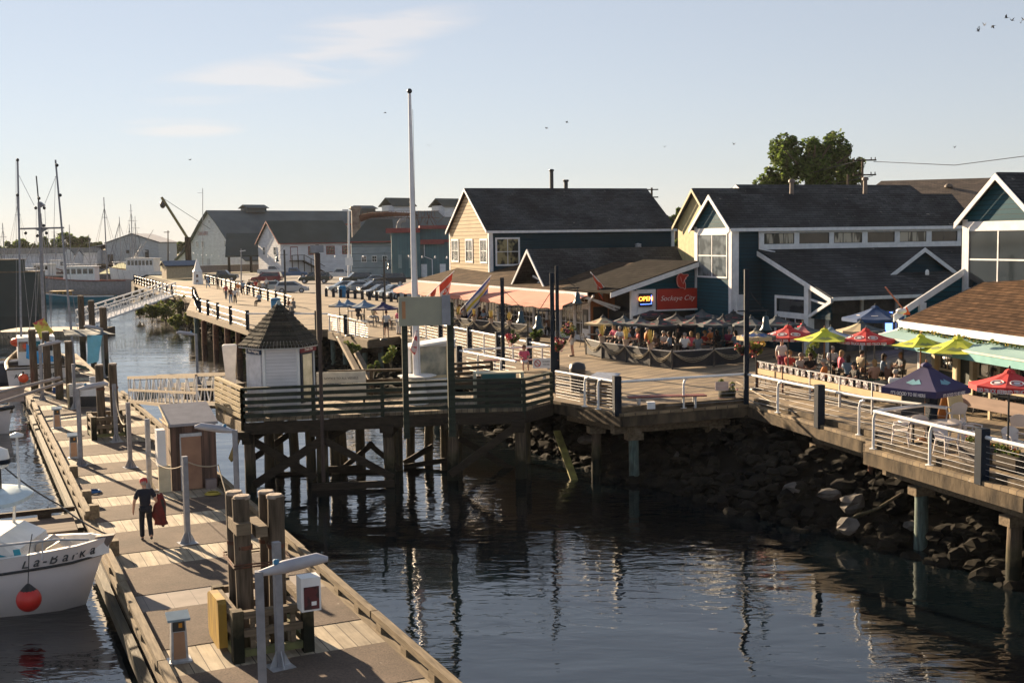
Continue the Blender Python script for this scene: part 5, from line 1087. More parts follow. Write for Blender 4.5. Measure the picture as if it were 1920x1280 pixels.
# name on the near bow: letters laid along the flared side
def hullpt(x,zf):
    t=x/L; i=min(int(t*16),15); f=t*16-i; a,b=st[i],st[i+1]
    lo=[lerp(a[0][k],b[0][k],f) for k in range(3)]; hi=[lerp(a[1][k],b[1][k],f) for k in range(3)]
    return Vector((lerp(lo[0],hi[0],zf),-(lerp(lo[1],hi[1],zf))-.02,lerp(lo[2],hi[2],zf)))
xs0=5.75; adv={'L':.26,'a':.19,'-':.15,'B':.27,'r':.14,'k':.18}
x=xs0
for ch in 'La-Barka':
    p=hullpt(x+.08,.33); q=hullpt(x+.2,.33); ang=math.atan2(q.y-p.y,q.x-p.x); tl=math.atan2(q.z-p.z,(q-p).length)
    text(ch,.33,p,R_(80),ang,M_blackp,lb,'name_letter',shear=.4,align='LEFT',ry=0,ext=.006,off=.004); x+=adv[ch]*.82
t=thing('round_fender','round red inflatable fender with black top hung on the white motorboat','fender',WY(54,1123,26.95),0)
mb=MB(); mb.ball((0,0,0),.285,20,14,(1,1,1.02)); mb.build('ball',mat('red fender vinyl',(.58,.03,.02),(.45,.02,.015),rough=.4,scale=2),t)
mb=MB(); mb.lathe([(.19,.215),(.12,.29),(.05,.36),(.02,.38)],(0,0,0),14); mb.build('black_cap',M_black,t); mb=MB(); mb.tube([(0,0,.37),(.02,.1,1.1),(.05,.25,1.5)],.012,5); mb.build('line',M_blackp,t)
rope('mooring_line','dark knotted mooring line running from upper left down to the white bow',[WY(0,868,31),WY(110,945,30.6),WY(206,1003,29.2)],.022,M_blackp,sag=.08)
# generic fishing boat
def fishboat(name,label,loc,rz,L,B,Hs,Hb,mh,mstripe,house=None,mast=8,booms=(),group=None,m_house=None,gal=True,deckm=None):
    t=thing(name,label,'boat',loc,rz,group)
    mb=MB(); st=hull(mb,L,B,Hs,Hb,draft=.6,rake=L*.06); mb.build('hull',mh,t); mb=MB(); deckmesh(mb,st,.4,.14); mb.build('deck',deckm or M_timx,t)
    if mstripe: mb=MB(); [mb.tube([(r[0][0],s*(r[0][1]+.02),r[0][2]-.12) for r in st],.09,5) for s in (1,-1)]; mb.build('rub_rail',mstripe,t)
    if house:
        x0,x1,w,h=house; zb=Hs-.3; mb=MB(); mb.extr([(x0,-w/2,zb),(x1,-w/2,zb),(x1-.3,-w/2,zb+h),(x0,-w/2,zb+h)],(0,w,0)); hh=mb.build('wheelhouse',m_house or M_white,t)
        mb=MB(); mb.box(x0-.3,x1,-w/2-.2,w/2+.2,zb+h,zb+h+.12); mb.build('wheelhouse_roof',m_house or M_white,t)
        k=max(2,int((x1-x0)/.9))
        for i in range(k):
            a=x0+.2+i*(x1-x0-.5)/k; b=a+(x1-x0-.5)/k-.22
            for s in (-1,1): mb=MB(); mb.box(a,b,s*w/2-.01 if s<0 else w/2-.005,s*w/2+.005 if s<0 else w/2+.012,zb+h*.55,zb+h*.88); mb.build('window',M_glass,hh)
    if mast:
        x=mast[0]; h=mast[1]; mb=MB(); mb.tube([(x,0,Hs),(x,0,h)],.13,8,r2=.07); mb.bar((x,-1.3,h*.8),(x,1.3,h*.8),.07); mb.bar((x,-.7,h*.92),(x,.7,h*.92),.05); mb.build('mast',M_lampg,t)
        mb=MB()
        for s in (-1,1): mb.tube([(x,0,h*.9),(x-2.5,s*B*.4,Hs)],.02,4); mb.tube([(x,0,h*.9),(x+3,s*B*.3,Hs+.3)],.02,4)
        mb.build('rigging',M_blackp,t)
        for bm in booms: mb=MB(); mb.tube([(x+bm[0],bm[1],bm[2]),(x+bm[3],bm[4],bm[5])],.08,7,r2=.05); mb.build('boom',M_lampg,t)
    return t
# troller seen from the stern, three tall poles
TX,TY=-29.6,72.6; tr=thing('fishing_boat','white troller with three tall poles, seen from its lettered stern','boat',(TX,TY,0),R_(112))
mb=MB(); st2=hull(mb,11,3.7,1.5,2.3,draft=.6,rake=.7,flare=.12,stern=.92); mb.build('hull',M_hullw,tr); mb=MB(); deckmesh(mb,st2,.45,.12); mb.build('deck',M_timx,tr)
mb=MB(); [mb.tube([(r[0][0],s*(r[0][1]+.02),r[0][2]-.1) for r in st2],.06,5) for s in (1,-1)]; mb.bar((-.02,-1.7,1.42),(-.02,1.7,1.42),.08,.09); mb.build('rub_rail',M_blackp,tr)
text('AUTUMN TIDE',.36,(-.03,.1,.95),R_(90),R_(-90),M_blackp,tr,'name_lettering',off=.006); 
mb=MB(); mb.extr([(4.6,-1.2,1.2),(8,-1.1,1.3),(7.7,-1.1,3.0),(4.6,-1.2,3.0)],(0,2.3,0)); mb.build('wheelhouse',M_white,tr)
for y in (-.75,0,.75): mb=MB(); mb.box(4.56,4.6,y-.28,y+.28,2.1,2.75); mb.build('window',M_glass,tr)
def px3(px,py,Y): return WY(px,py,Y)
def poly_part(parent,pts,r,m,name,r2=None,n=8): mb=MB(); mb.tube(pts,r,n,r2=r2); return mb.build(name,m,parent,world=True)
Y0=78.5
poly_part(tr,[px3(41,690,Y0-1),px3(33,298,Y0)],.085,M_lampg,'trolling_pole',.06)
poly_part(tr,[px3(140,690,Y0-1),px3(104,300,Y0)],.085,M_lampg,'trolling_pole',.06)
poly_part(tr,[px3(86,690,Y0),px3(73,380,Y0)],.14,M_lampg,'mast',.1); poly_part(tr,[px3(73,385,Y0),px3(68,330,Y0)],.045,M_blackp,'mast_top')
poly_part(tr,[px3(35,429,Y0),px3(120,427,Y0)],.06,M_lampg,'crosstree')
mb=MB(); a,b,c=px3(64,429,Y0),px3(91,428,Y0),px3(77,436,Y0); mb.extr([a,b,c],(0,.15,0)); mb.extr([px3(71,390,Y0),px3(83,385,Y0),px3(74,378,Y0)],(0,.3,0)); mb.build('crosstree_bracket',M_lampg,tr,world=True)
mb=MB()
for a,b in (((35,328),(64,385)),((106,328),(84,382)),((68,392),(66,660)),((84,392),(97,640)),((30,300),(31,640)),((36,430),(60,650)),((119,430),(150,650)),((77,430),(62,690)),((77,436),(50,660)),((104,330),(96,600)),((90,430),(98,665))): mb.tube([px3(*a,Y0),px3(*b,Y0)],.014,4)
mb.build('rigging',M_lampg,tr,world=True)
mb=MB()
for px,py in ((48,437),(70,442),(87,437),(33,300),(107,310),(33,366),(113,366),(82,423),(67,390),(83,390),(73,372)): mb.ball(px3(px,py,Y0-.2),.11,8,6)
mb.build('floats_and_lights',M_blackp,tr,world=True)
# canvas covers
def cloth(name,label,quad,m,sag=.15,fold=.06,n=10,th=.02,cat='tarp'):
    mb=MB(); a,b,c,d=[Vector(q) for q in quad]; o=a.copy(); vs=[]
    nr=(b-a).cross(d-a).normalized()
    for i in range(n+1):
        for j in range(n+1):
            u,v=i/n,j/n; p=a.lerp(b,u).lerp(d.lerp(c,u),v); p=p+nr*(fold*math.sin(u*9+v*4)+fold*.5*math.sin(v*13+u*3))-Vector((0,0,sag*4*u*(1-u)*(1-v*.4))); vs.append(p-o)
    k=n+1; f=[(i*k+j,i*k+j+1,(i+1)*k+j+1,(i+1)*k+j) for i in range(n) for j in range(n)]
    mb.add(vs,f,True); mb.add([v+nr*th for v in vs],[q[::-1] for q in f],True); ob=mb.build(name,m); ob.location=o
    for p in ob.data.polygons: pass
    return tag(ob,label,cat)
M_tarp=mat('blue tarpaulin',(.02,.32,.60),(.015,.22,.45),rough=.5,scale=3); M_tarp2=mat('sky blue tarpaulin',(.18,.50,.60),(.14,.42,.52),rough=.6,scale=2)
cloth('tarp','crumpled bright blue tarp stretched over the boom behind the fishing boat stern',[px3(49,643,71.5),px3(120,668,71.5),px3(100,677,70.8),px3(49,672,70.8)],M_tarp,.25,.1)
cloth('tarp','pale blue tarp with grey patches hanging down beside the dock piles',[px3(163,628,72),px3(192,628,72),px3(184,678,71.6),px3(164,682,71.6)],M_tarp2,0,.05)
cloth('canopy','dark teal canvas canopy stretched over the fishing boat stern',[px3(118,617,73),px3(165,615,75),px3(218,626,72.5),px3(122,630,71.5)],mat('dark teal canvas',(.015,.05,.07)),.05,.03)
cloth('flag','yellow white and red striped cloth flag flying at the fishing boat stern',[px3(61,606,71.5),px3(82,596,71.5),px3(101,623,71.5),px3(76,637,71.5)],mat('striped flag cloth',(.62,.58,.10),(.55,.08,.08),scale=1.1,contrast=(.45,.5)),0,.06,cat='flag')
fishboat('sailboat','grey hulled boat with a blue deck cover behind the blue tarp',(-41,79,0),R_(-10),9,2.8,1.2,1.7,mat('dark grey hull',(.10,.10,.12),rough=.4),M_white,(2.5,5,1.8,.9),(4.5,9.5))
t=thing('buoy','orange buoy lying on the deck of the grey boat behind the blue tarp','buoy',px3(33,641,77),0); mb=MB(); mb.ball((0,0,0),.33,14,9,(1.5,1,.9)); mb.build('body',M_orange,t); mb=MB(); mb.tube([(-.5,0,.2),(-.6,0,.4)],.05,6); mb.build('eye',M_black,t)
t=thing('buoy','small orange buoy on the grey locker by the stern of the fishing boat','buoy',px3(44,709,66),0); mb=MB(); mb.ball((0,0,0),.26,12,8,(1.1,1,1)); mb.build('body',M_orange,t); mb=MB(); mb.tube([(0,0,.2),(0,0,.4)],.05,6); mb.build('eye',M_black,t)
t=thing('dock_locker','low grey locker holding an orange buoy at the left dock edge','locker',D(-5.6,47.4,0),DA); mb=MB(); mb.box(-1.1,.5,-.5,.5,.1,.75); mb.build('box',mat('grey pink locker',(.28,.24,.23)),t); mb=MB(); mb.box(-1.15,.55,-.55,.55,.75,.82); mb.build('lid',mat('grey pink locker',(.3,.25,.24)),t)
fishboat('small_boat','white boat at the left edge with two long grey spars over its deck',(-30.0,56.5,0),R_(-4),5.6,2.0,1.0,1.4,M_hullw,M_blackp,(1,2.6,1.3,.8),None)
for i,(a,b) in enumerate((((-8,757),(118,716)),((-8,737),(112,708)))):
    mb=MB(); p,q=px3(*a,57),px3(*b,61); mb.tube([(0,0,0),q-p],.085,8); o=mb.build('spar',mat('grey spar paint',(.30,.27,.26))); o.location=p; tag(o,('lower long grey spar resting over the dock edge at left','upper long grey spar resting over the dock edge at left')[i],'spar','grey spars at the left dock edge')
# barge
t=thing('barge','big dark green steel barge moored at the far left','barge',(-77,150,0),R_(0))
mb=MB(); mb.box(0,16.5,0,2.5,-1,5.6); mb.build('hull',mat('dark green steel',(.015,.035,.035),(.01,.022,.025),rough=.5,scale=.3),t); mb=MB(); mb.box(-.05,16.55,-.08,2.55,5.6,5.75); mb.build('deck_edge',M_timx,t)
mb=MB(); mb.box(0,14,.6,2.5,5.75,7.2); mb.build('deckhouse',mat('dark green house',(.03,.05,.045)),t); mb=MB(); mb.box(-.1,14.1,.5,2.6,7.2,7.3); mb.build('house_roof',M_timx,t)
M_redh=mat('dull red hull',(.20,.05,.04),(.14,.035,.03)); M_greyh=mat('grey steel hull',(.28,.27,.28),(.2,.19,.2))
fishboat('fishing_boat','big grey hulled fishing boat with a cream wheelhouse behind the far railing',(-65.5,201,0),R_(184),15.5,4.6,3.0,4.0,M_greyh,M_redh,(5.2,10.5,3,2.6),(3.5,17),((0,0,5,-2.5,0,13),),deckm=M_redh)
fishboat('small_boat','low blue hulled boat moored under the far railing',(-63,187,0),R_(186),14,3,1.0,2.2,mat('turquoise hull',(.03,.22,.30),rough=.4),M_white,(7,10,2,1.0),None,m_house=mat('ochre cover',(.4,.26,.08)))
fishboat('fishing_boat','white fishing boat with a tall flying bridge and crosstree mast',(-73,250,0),R_(168),13,4.5,3.2,4.2,M_white,None,(2.5,9,3,3.0),(8,17.5),((0,0,5,-5,0,12),))
fishboat('fishing_boat','fishing boat with A frame mast in front of the distant trees',(-97,258,0),R_(170),14,4.6,2.6,3.6,mat('dark hull',(.04,.05,.06)),M_white,(4,8,3,2.6),(6,16),((0,-1.5,3,0,0,15),(0,1.5,3,0,0,15)))
sp=[(-112,240,'row boat with white wheelhouse, leftmost of the far moored boats'),(-104,290,'far white boat moored left of the grey warehouse'),(-126,300,'small far boat with mast under the tree line'),(-140,270,'far boat with low cabin at the left picture edge'),(-92,300,'far boat with upright boom in front of the warehouse'),(-118,275,'far boat between the trees and the barge')]
FB=[]
for i,(x,y,l) in enumerate(sp): FB.append(fishboat('fishing_boat',l,(x,y,0),R_(150+i*17),11+i%3*2,3.8,2.2,3.2,(M_white,M_greyh,mat('dark hull',(.04,.05,.06)))[i%3],M_redh if i%2 else None,(3,6.5,2.6,2.4),(5,11+i%3*3),((0,0,4,-3,0,9),),group='far moored fishing boats'))
for i,(px,Yb,l) in enumerate(((12,205,'white boat between the two left trolling poles, beyond the barge'),(58,235,'far boat seen right of the middle mast'),(92,225,'far boat just left of the cream wheelhouse'),(118,300,'far boat with mast left of the A frame mast'),(150,330,'far boat in front of the warehouse left corner'),(196,320,'far boat before the warehouse wall, left of the white bridge'),(240,330,'far boat before the warehouse doors'),(275,330,'far boat before the right end of the warehouse'),(30,330,'smallest far boat at the left under the trees'))):
    q=WY(px,600,Yb); dup(FB[i%6],(q.x,q.y,0),R_(120+i*53),l,'far moored fishing boats',(1,1,.85+.12*(i%4)))
# dock clutter
def coil(label,loc,r,m,turns=5,name='rope_coil'):
    mb=MB(); P=[]
    for i in range(turns*16): a=i/16*2*math.pi; rr=r*(1-.09*(i//16)); P.append((rr*math.cos(a),rr*.9*math.sin(a),.02+.018*(i/16)%.07))
    mb.tube(P,.016,5); o=mb.build(name,m); o.location=loc; tag(o,label,'rope coil')
coil('pale rope coil lying on the planks near the second pile guard',D(-1.1,31,.02),.3,M_rope); coil('yellow hose coil beside the dock shed door',D(-.2-.5,18.9,.02),.26,mat('yellow hose',(.42,.33,.05))); coil('blue rope coil near the left dock edge behind the white boat bow',D(-4.2,21.2,.02),.25,mat('blue rope',(.03,.12,.3)))
def crate(label,loc,rz,m,s=(.5,.36,.3)):
    t=thing('crate',label,'crate',loc,rz,'crates on the dock'); mb=MB(); a,b,c=s; mb.box(-a/2,a/2,-b/2,b/2,0,.03)
    for z in (.05,.14,.23): mb.box(-a/2,a/2,-b/2,-b/2+.02,z,z+.06); mb.box(-a/2,a/2,b/2-.02,b/2,z,z+.06); mb.box(-a/2,-a/2+.02,-b/2+.02,b/2-.02,z,z+.06); mb.box(a/2-.02,a/2,-b/2+.02,b/2-.02,z,z+.06)
    mb.build('crate_slats',m,t); mb=MB(); mb.box(-a/2-.01,a/2+.01,-b/2-.01,b/2+.01,c-.01,c+.02); mb.build('rim',m,t)
crate('blue plastic crate on the dock in front of the troller stern',D(-3.2,50.5,.0),.3,mat('blue crate',(.03,.1,.3))); crate('grey plastic crate right of the blue one on the far dock',D(-2.2,51.2,.0),.8,mat('grey crate',(.25,.25,.25))); crate('white fish crate at the right edge of the far dock',D(-.8,55,.0),.1,M_trim)
mb=MB()
for i in range(10): mb.tube([D(-.4,62+i*.25,.05+.03*math.sin(i)),D(-1.2,62.1+i*.25,.3),D(-1.8,62+i*.25,.05)],.03,4)
o=mb.build('net_pile',mat('green net',(.03,.07,.05))); tag(o,'dark green fishing net heaped on the far end of the dock','fishing net')
# ================================================================ FAR BUILDINGS
def frame(px,D_,z=DK): o=WY(px,600,D_); return Vector((o.x,o.y,z))
M_fwhite=cladding('far white boards',(.64,.66,.70),.45,(.52,.54,.58),.03)
M_froof=mat('grey green far roof',(.105,.125,.13),(.075,.09,.095),rough=.9,scale=.25)
M_froof2=mat('dark mossy far roof',(.05,.065,.06),(.035,.045,.04),rough=.9,scale=.25)
M_rtrim=mat('dark red trim',(.22,.035,.035),(.17,.03,.03),rough=.6)
# big cannery with flared roof
t=thing('cannery','largest white gabled hall with a long flared grey roof in the distance','building',frame(470,265),R_(38))
pr_=[(0,2.2),(5,4.2),(10,7.2),(15.5,11.0),(20.5,13.9),(25.5,11.0),(31,7.2),(36,4.2),(41,2.2)]
mb=MB(); mb.extr([(0,0,0)]+[(0,y,z-.1) for y,z in pr_]+[(0,41,0)],(.5,0,0)); mb.build('gable_wall',M_fwhite,t)
mb=MB(); mb.box(.5,72,.5,40.5,0,2.1); mb.build('wall',M_fwhite,t)
mb=MB()
for (a,b),(c,d) in zip(pr_[:-1],pr_[1:]): slab(mb,[(-.8,a,b+.2),(72,a,b+.2),(72,c,d+.2),(-.8,c,d+.2)],.3)
mb.build('roof',M_froof,t)
for y0,y1,z0,z1 in ((11,12.4,5.2,7),(24,25.4,5.2,7),(27.4,28.8,5.2,7),(30,31,5.4,7),(19.8,21,10.8,12)): mb=MB(); mb.box(-.12,-.02,y0,y1,z0,z1); f=mb.build('window',M_trim,t); mb=MB(); mb.box(-.16,-.13,y0+.25,y1-.25,z0+.25,z1-.25); mb.build('pane',M_glassl,f)
mb=MB(); mb.box(-.12,-.02,21,22.6,0,2.6); mb.build('door',mat('grey door',(.45,.46,.5)),t)
mb=MB(); mb.box(9,28,3.0,9.2,7.2,10.2); mb.build('long_dormer',mat('grey dormer boards',(.24,.26,.28),(.19,.2,.22)),t); mb=MB(); mb.box(8.6,28.3,2.4,10,10.2,10.5); mb.build('dormer_roof',M_rtrim,t)
text('CANNERY',1.3,(-.1,24.5,8.6),R_(90),R_(-90),mat('faded red paint',(.45,.2,.2)),t,'faded_lettering')
for x,w,h in ((9,5,1),(40,5,1)): mb=MB(); mb.box(x,x+w,18.6,22.4,13.6,14.6+h*.2); mb.extr([(x-.4,18,14.7),(x+w+.4,18,14.7),(x+w+.4,20.5,15.5),(x-.4,20.5,15.5)],(0,0,-.15)); mb.extr([(x-.4,20.5,15.5),(x+w+.4,20.5,15.5),(x+w+.4,23,14.7),(x-.4,23,14.7)],(0,0,-.15)); mb.build('roof_vent',M_froof,t)
for x in (50,66): v=MB(); v.box(x,x+6,17.5,23.5,12.5,15.6); q=v.build('roof_lantern',M_fwhite,t); v=MB(); slab(v,[(x-.8,16.9,15.4),(x+6.8,16.9,15.4),(x+6.8,20.5,17.6),(x-.8,20.5,17.6)],.2); slab(v,[(x-.8,20.5,17.6),(x+6.8,20.5,17.6),(x+6.8,24.1,15.4),(x-.8,24.1,15.4)],.2); v.build('lantern_roof',M_froof2,q)
# canopy on posts in front
t=thing('canopy_shed','dark roofed lean-to on timber posts between the two white halls','shed',frame(488,252),R_(38))
mb=MB(); slab(mb,[(-8,-1,3.6),(9,-1,3.6),(9,9,8.4),(-3,9,8.4)],.3); mb.build('roof',M_froof2,t)
for x in (-7,-2,3,8): mb=MB(); mb.box(x-.2,x+.2,-.8,-.4,0,3.4); mb.build('post',M_dark,t)
# second white hall with red framed windows
t=thing('white_hall','white two storey hall with red framed windows and an outside staircase','building',frame(530,240),R_(32))
gable(t,0,16.5,0,13,6.35,10.7,0,.5,M_fwhite,M_fwhite,M_froof2,.35,M_rtrim)
for x in (6,10,13.6): window(t,'y',-.03,x,x+1.9,3.6,5.4,3,2,.16,M_rtrim,M_glass,bar=.1)
mb=MB(); mb.box(2.2,3.6,-.08,-.01,2.6,5.2); mb.build('door',M_fwhite,t); mb=MB(); mb.box(2.1,2.2,-.12,0,2.6,5.3); mb.box(3.6,3.7,-.12,0,2.6,5.3); mb.box(2.1,3.7,-.12,0,5.2,5.35); mb.build('door_frame',M_rtrim,t)
mb=MB(); mb.box(1.8,4.6,-1.4,-.1,2.4,2.55); mb.extr([(4.6,-1.4,2.5),(9,-1.4,.1),(9,-1.4,-.1),(4.6,-1.4,2.2)],(0,1.2,0)); mb.bar((4.6,-1.4,3.6),(9,-1.4,1.2),.12); mb.bar((1.8,-1.4,3.6),(4.6,-1.4,3.6),.12); [mb.bar((x,-1.4,0),(x,-1.4,3.6 if x<5 else 3.6-(x-4.6)*.55),.14) for x in (1.9,3.2,4.5,6,7.5)]; mb.build('outside_stair',M_dark,t)
for y in (2.2,8.6): window(t,'x',-.05,y,y+1.7,3.6,5.4,2,2,.15,M_trim,M_glassl)
mb=MB(); mb.box(-.1,-.03,5.8,7.2,7.2,8.6); mb.build('loft_hatch',M_trim,t)
# blue grey lower shed
t=thing('blue_grey_shed','pale blue grey boarded shed with three small windows in the distance','building',frame(662,216),R_(8))
mb=MB(); mb.box(0,7.6,0,9,0,6.1); mb.build('wall',cladding('blue grey boards',(.26,.33,.37),1.3,(.14,.18,.2),.06),t)
mb=MB(); slab(mb,[(-.4,-.5,6.15),(8,-.5,6.15),(8,9,10.4),(3.2,9,10.4)],.3); mb.build('roof',M_froof2,t)
mb=MB(); mb.box(-.2,8,-.58,-.5,6.0,6.25); mb.build('red_gutter',M_rtrim,t)
for x in (1.8,3.7,5.6): window(t,'y',-.02,x,x+.95,2.4,3.6,2,2,.1,M_trim,M_glass)
# teal metal shed
t=thing('teal_metal_shed','dark teal metal clad shed with dark red fascia bands','building',frame(737,200),R_(6))
M_tm=mat('teal metal cladding',(.045,.13,.15),(.035,.10,.12),rough=.5,scale=.6,extra=stripes(0,.45,(.03,.08,.10),.12,.02,.4,.08))
mb=MB(); mb.box(0,4.9,0,8,0,7.6); mb.build('tower_wall',M_tm,t); mb=MB(); mb.box(4.9,14,1,8,0,5.6); mb.box(4.9,14,3,8,5.6,8.2); mb.build('wall',M_tm,t)
mb=MB(); mb.box(-.9,4.9,-.5,8,7.6,8.4); mb.build('red_fascia',M_rtrim,t); mb=MB(); mb.box(4.9,14,2.2,8,8.2,8.8); mb.build('red_fascia',M_rtrim,t); mb=MB(); mb.box(4.0,9,.2,1.2,5.6,6.4); mb.box(9,14,.6,1.2,5.9,6.4); mb.build('red_fascia',M_rtrim,t)
mb=MB(); mb.tube([(5.6,.9,5.5),(5.6,.9,3.5),(6.9,.9,3.0),(6.9,.9,.2)],.09,6); mb.build('downpipe',M_trim,t)
for x in (1.1,2.9): mb=MB(); mb.box(x,x+.6,-.06,-.01,1.6,3.9); mb.build('pale_panel',mat('pale panel',(.18,.27,.28)),t)
for x in (5,8.2): mb=MB(); mb.box(x,x+1,.9,.98,0,2.2); mb.build('door',M_trim,t)
# ducts and conveyors on the roofs
t=thing('roof_duct','big rusty cylindrical exhaust stack with curved ducts above the sheds','duct',frame(672,225,DK+8),0)
mb=MB(); mb.tube([(0,0,-1),(0,0,4.2)],.85,12); mb.lathe([(1.0,4.2),(1.1,4.3),(1.1,4.9),(.9,4.9)],(0,0,0),12); mb.build('stack',mat('rusty pale stack',(.30,.25,.20),(.14,.09,.07),scale=.8),t)
mb=MB(); mb.tube([(.8,0,2.6),(3,0,3.2),(6.5,0,3.3),(11,0,3.2)],[.7,.5,.45,.3],8); mb.build('conveyor',M_rust,t)
mb=MB()
for i in range(22): x=1.5+i*.65; mb.bar((x,-.3,2.6),(x+jit(.3),-.3,3.9),.07); 
mb.bar((1.2,-.3,3.9),(16,-.3,3.8),.08); mb.bar((1.2,-.3,2.6),(16,-.3,2.5),.08)
for i in range(16): x=11+random.random()*5; mb.bar((x,-.4,.8+random.random()),(x+jit(1.5),-.4,2.8+random.random()),.07)
mb.build('catwalk_lattice',M_rust,t)
mb=MB(); mb.tube([(8.2,-1,.2),(8.2,-1,1.4),(8.7,-1,2.1),(9.6,-1,2.2)],.42,9); mb.build('elbow_duct',mat('grey duct',(.25,.24,.24)),t)
# warehouse far left
t=thing('warehouse','pale grey low pitched warehouse behind the moored boats','building',frame(303,352),R_(98))
gable(t,0,38,0,15.2,6.9,9.5,0,.4,cladding('pale grey sheet',(.40,.44,.48),.6,(.33,.37,.4),.03),None,mat('pale grey sheet roof',(.42,.43,.45)),.3,M_froof)
for y0,y1,z0,z1 in ((2.9,4,2.2,4.6),(8.5,9.4,3.6,4.6),(13.2,14.8,0,3.4)): mb=MB(); mb.box(-.14,-.08,y0,y1,z0,z1); mb.build('opening',M_blackp,t)
mb=MB(); mb.box(2,36,15.2,24,0,4.6); mb.build('side_wall',M_fwhite,t); mb=MB(); slab(mb,[(1,15,6.6),(37,15,6.6),(37,25,4.6),(1,25,4.6)],.2); mb.build('lean_to_roof',mat('pale grey sheet roof',(.42,.43,.45)),t)
sp=[(20,300,2,14,4.2,'long pale low shed at the far left behind the barge'),(78,330,4,10,3.4,'low grey shed left of the warehouse under the far trees'),(128,345,3,9,4.0,'small pale shed directly left of the warehouse')]
for px,D_,a,L_,h,lb in sp:
    t=thing('low_shed',lb,'shed',frame(px,D_),R_(a)); gable(t,-8,L_,0,8,h,h+1.4,0,.3,M_fwhite,None,M_froof,.2)
t=thing('hut','small tan hut with a blue roof behind the promenade railing','hut',frame(343,214),R_(30)); gable(t,-2.6,3,0,3.6,2.4,3.1,0,.3,mat('tan hut wall',(.42,.34,.22)),None,mat('blue roof edge',(.10,.14,.2)),.15,M_navy)
t=thing('model_lighthouse','small white pointed lighthouse shaped box beside the promenade','ornament',W(371,533),R_(10))
mb=MB(); mb.lathe([(.85,0),(.7,1.9),(.78,1.95),(.55,2.3),(.06,3.9)],(0,0,0),8,False); mb.build('body',M_white,t); mb=MB(); mb.cbox((0,-.7,1.3),(.3,.1,.45)); mb.cbox((.0,-.75,.5),(.3,.1,.4)); mb.build('dark_opening',M_rust,t)
t=thing('crane','olive yellow crane boom with a round net ball hanging beside the cannery','crane',frame(356,262),0)
a=WY(352,447,262);b=WY(303,370,262); mb=MB(); mb.bar(a,b,.5); mb.build('boom',mat('olive crane paint',(.16,.14,.05)),t,world=True); mb=MB(); mb.bar((a.x,a.y,DK),a+Vector((0,0,.3)),1.1); mb.build('mast',M_dark,t,world=True)
mb=MB(); c=WY(305,384,262); mb.ball(c,.62,12,8,(1,1,1.3)); mb.build('net_ball',M_blackp,t,world=True); mb=MB(); mb.tube([b,c],.06,4); mb.tube([b,WY(395,430,262)],.05,4); mb.build('cable',M_blackp,t,world=True)
def pole(name,label,px,y0,y1,Dd,r,m,cat='pole',extra=None):
    b=WY(px,y1,Dd); z0=DK; t=thing(name,label,cat,(b.x,b.y,z0),0); top=WY(px,y0,Dd)
    mb=MB(); mb.tube([(0,0,0),(top.x-b.x,0,top.z-z0)],r,8,r2=r*.7); mb.build('pole',m,t); return t,top.z-z0
t,h=pole('radio_mast','thin radio mast standing at the cannery gable',380,353,500,262,.09,M_lampg,'mast')
mb=MB(); mb.bar((-.6,0,h-1),(.6,0,h-1),.05); mb.build('crossbar',M_lampg,t)
t,h=pole('light_pole','tall pale light pole with a small white sign in front of the white hall',654,396,525,190,.2,M_white,'light pole')
mb=MB(); mb.box(-.7,.2,-.3,.2,h,h+.3); mb.build('flood_lamp',M_white,t); mb=MB(); mb.box(-.45,.75,-.3,-.22,2.4,3.7); mb.build('sign_plate',M_white,t)
t,h=pole('light_pole','thin light pole with one arm in front of the cannery roof',452,466,530,175,.1,M_lampg,'light pole'); mb=MB(); mb.bar((0,0,h-.4),(.8,0,h-.3),.12); mb.build('arm',M_white,t)
t,h=pole('power_pole','distant power pole between warehouse and cannery',315,432,495,330,.2,M_dark,'pole'); mb=MB(); mb.bar((-.8,0,h-.5),(.8,0,h-.5),.2); mb.build('crossbar',M_dark,t)
t,h=pole('power_pole','timber power pole with two crossarms beside the big tree',1617,298,420,118,.17,M_pile,'pole')
for z in (h-.15,h-1.6): mb=MB(); mb.bar((-1.0,0,z),(1.3,0,z+.02),.14); [mb.tube([(x,0,z),(x,0,z+.3)],.05,6) for x in (-.9,-.4,.8,1.2)]; mb.build('crossarm',M_dark,t)
t,h=pole('power_pole','shorter timber pole left of the one with two crossarms',1590,327,420,112,.15,M_pile,'pole')
t,h=pole('power_pole','power pole crossarms showing above the right end of the cream house roof',1222,352,420,125,.15,M_dark,'pole')
for z in (h-.2,h-1.0): mb=MB(); mb.bar((-.8,0,z),(.7,0,z),.12); mb.build('crossarm',M_dark,t)
for i,(a,b) in enumerate((((1638,303,118),(1990,284,90)),((1604,303,118),(1300,360,150)),((1636,330,118),(1330,372,150)))):
    p,q=WY(*a),WY(*b); mb=MB(); mb.tube([Vector((0,0,0)),(q-p)*.5-Vector((0,0,.7)),q-p],.03,4); o=mb.build('power_line',M_blackp); o.location=p; tag(o,('overhead wire running right from the pole with two crossarms','upper overhead wire running left across the big tree','lower overhead wire running left across the big tree')[i],'wire')
# low wall and timber edge in front of the cannery
t=thing('concrete_wall','low grey pink wall at the foot of the cannery','wall',frame(380,255),R_(38)); mb=MB(); mb.box(-6,30,-3,-2.4,0,1.5); mb.build('wall',mat('pinkish concrete',(.30,.25,.23)),t); mb=MB(); mb.box(-6,30,-3.1,-2.3,1.5,1.62); mb.build('cap',M_trim,t)
# far left quay
t=thing('quay_wall','long low timber quay wall under the far trees','quay',(-190,352,0),R_(-8)); mb=MB(); mb.box(0,75,0,3,-1,3.2); mb.build('wall',M_dark,t); mb=MB(); mb.box(0,75,-.1,3,3.2,3.4); mb.build('cap',M_timx,t)
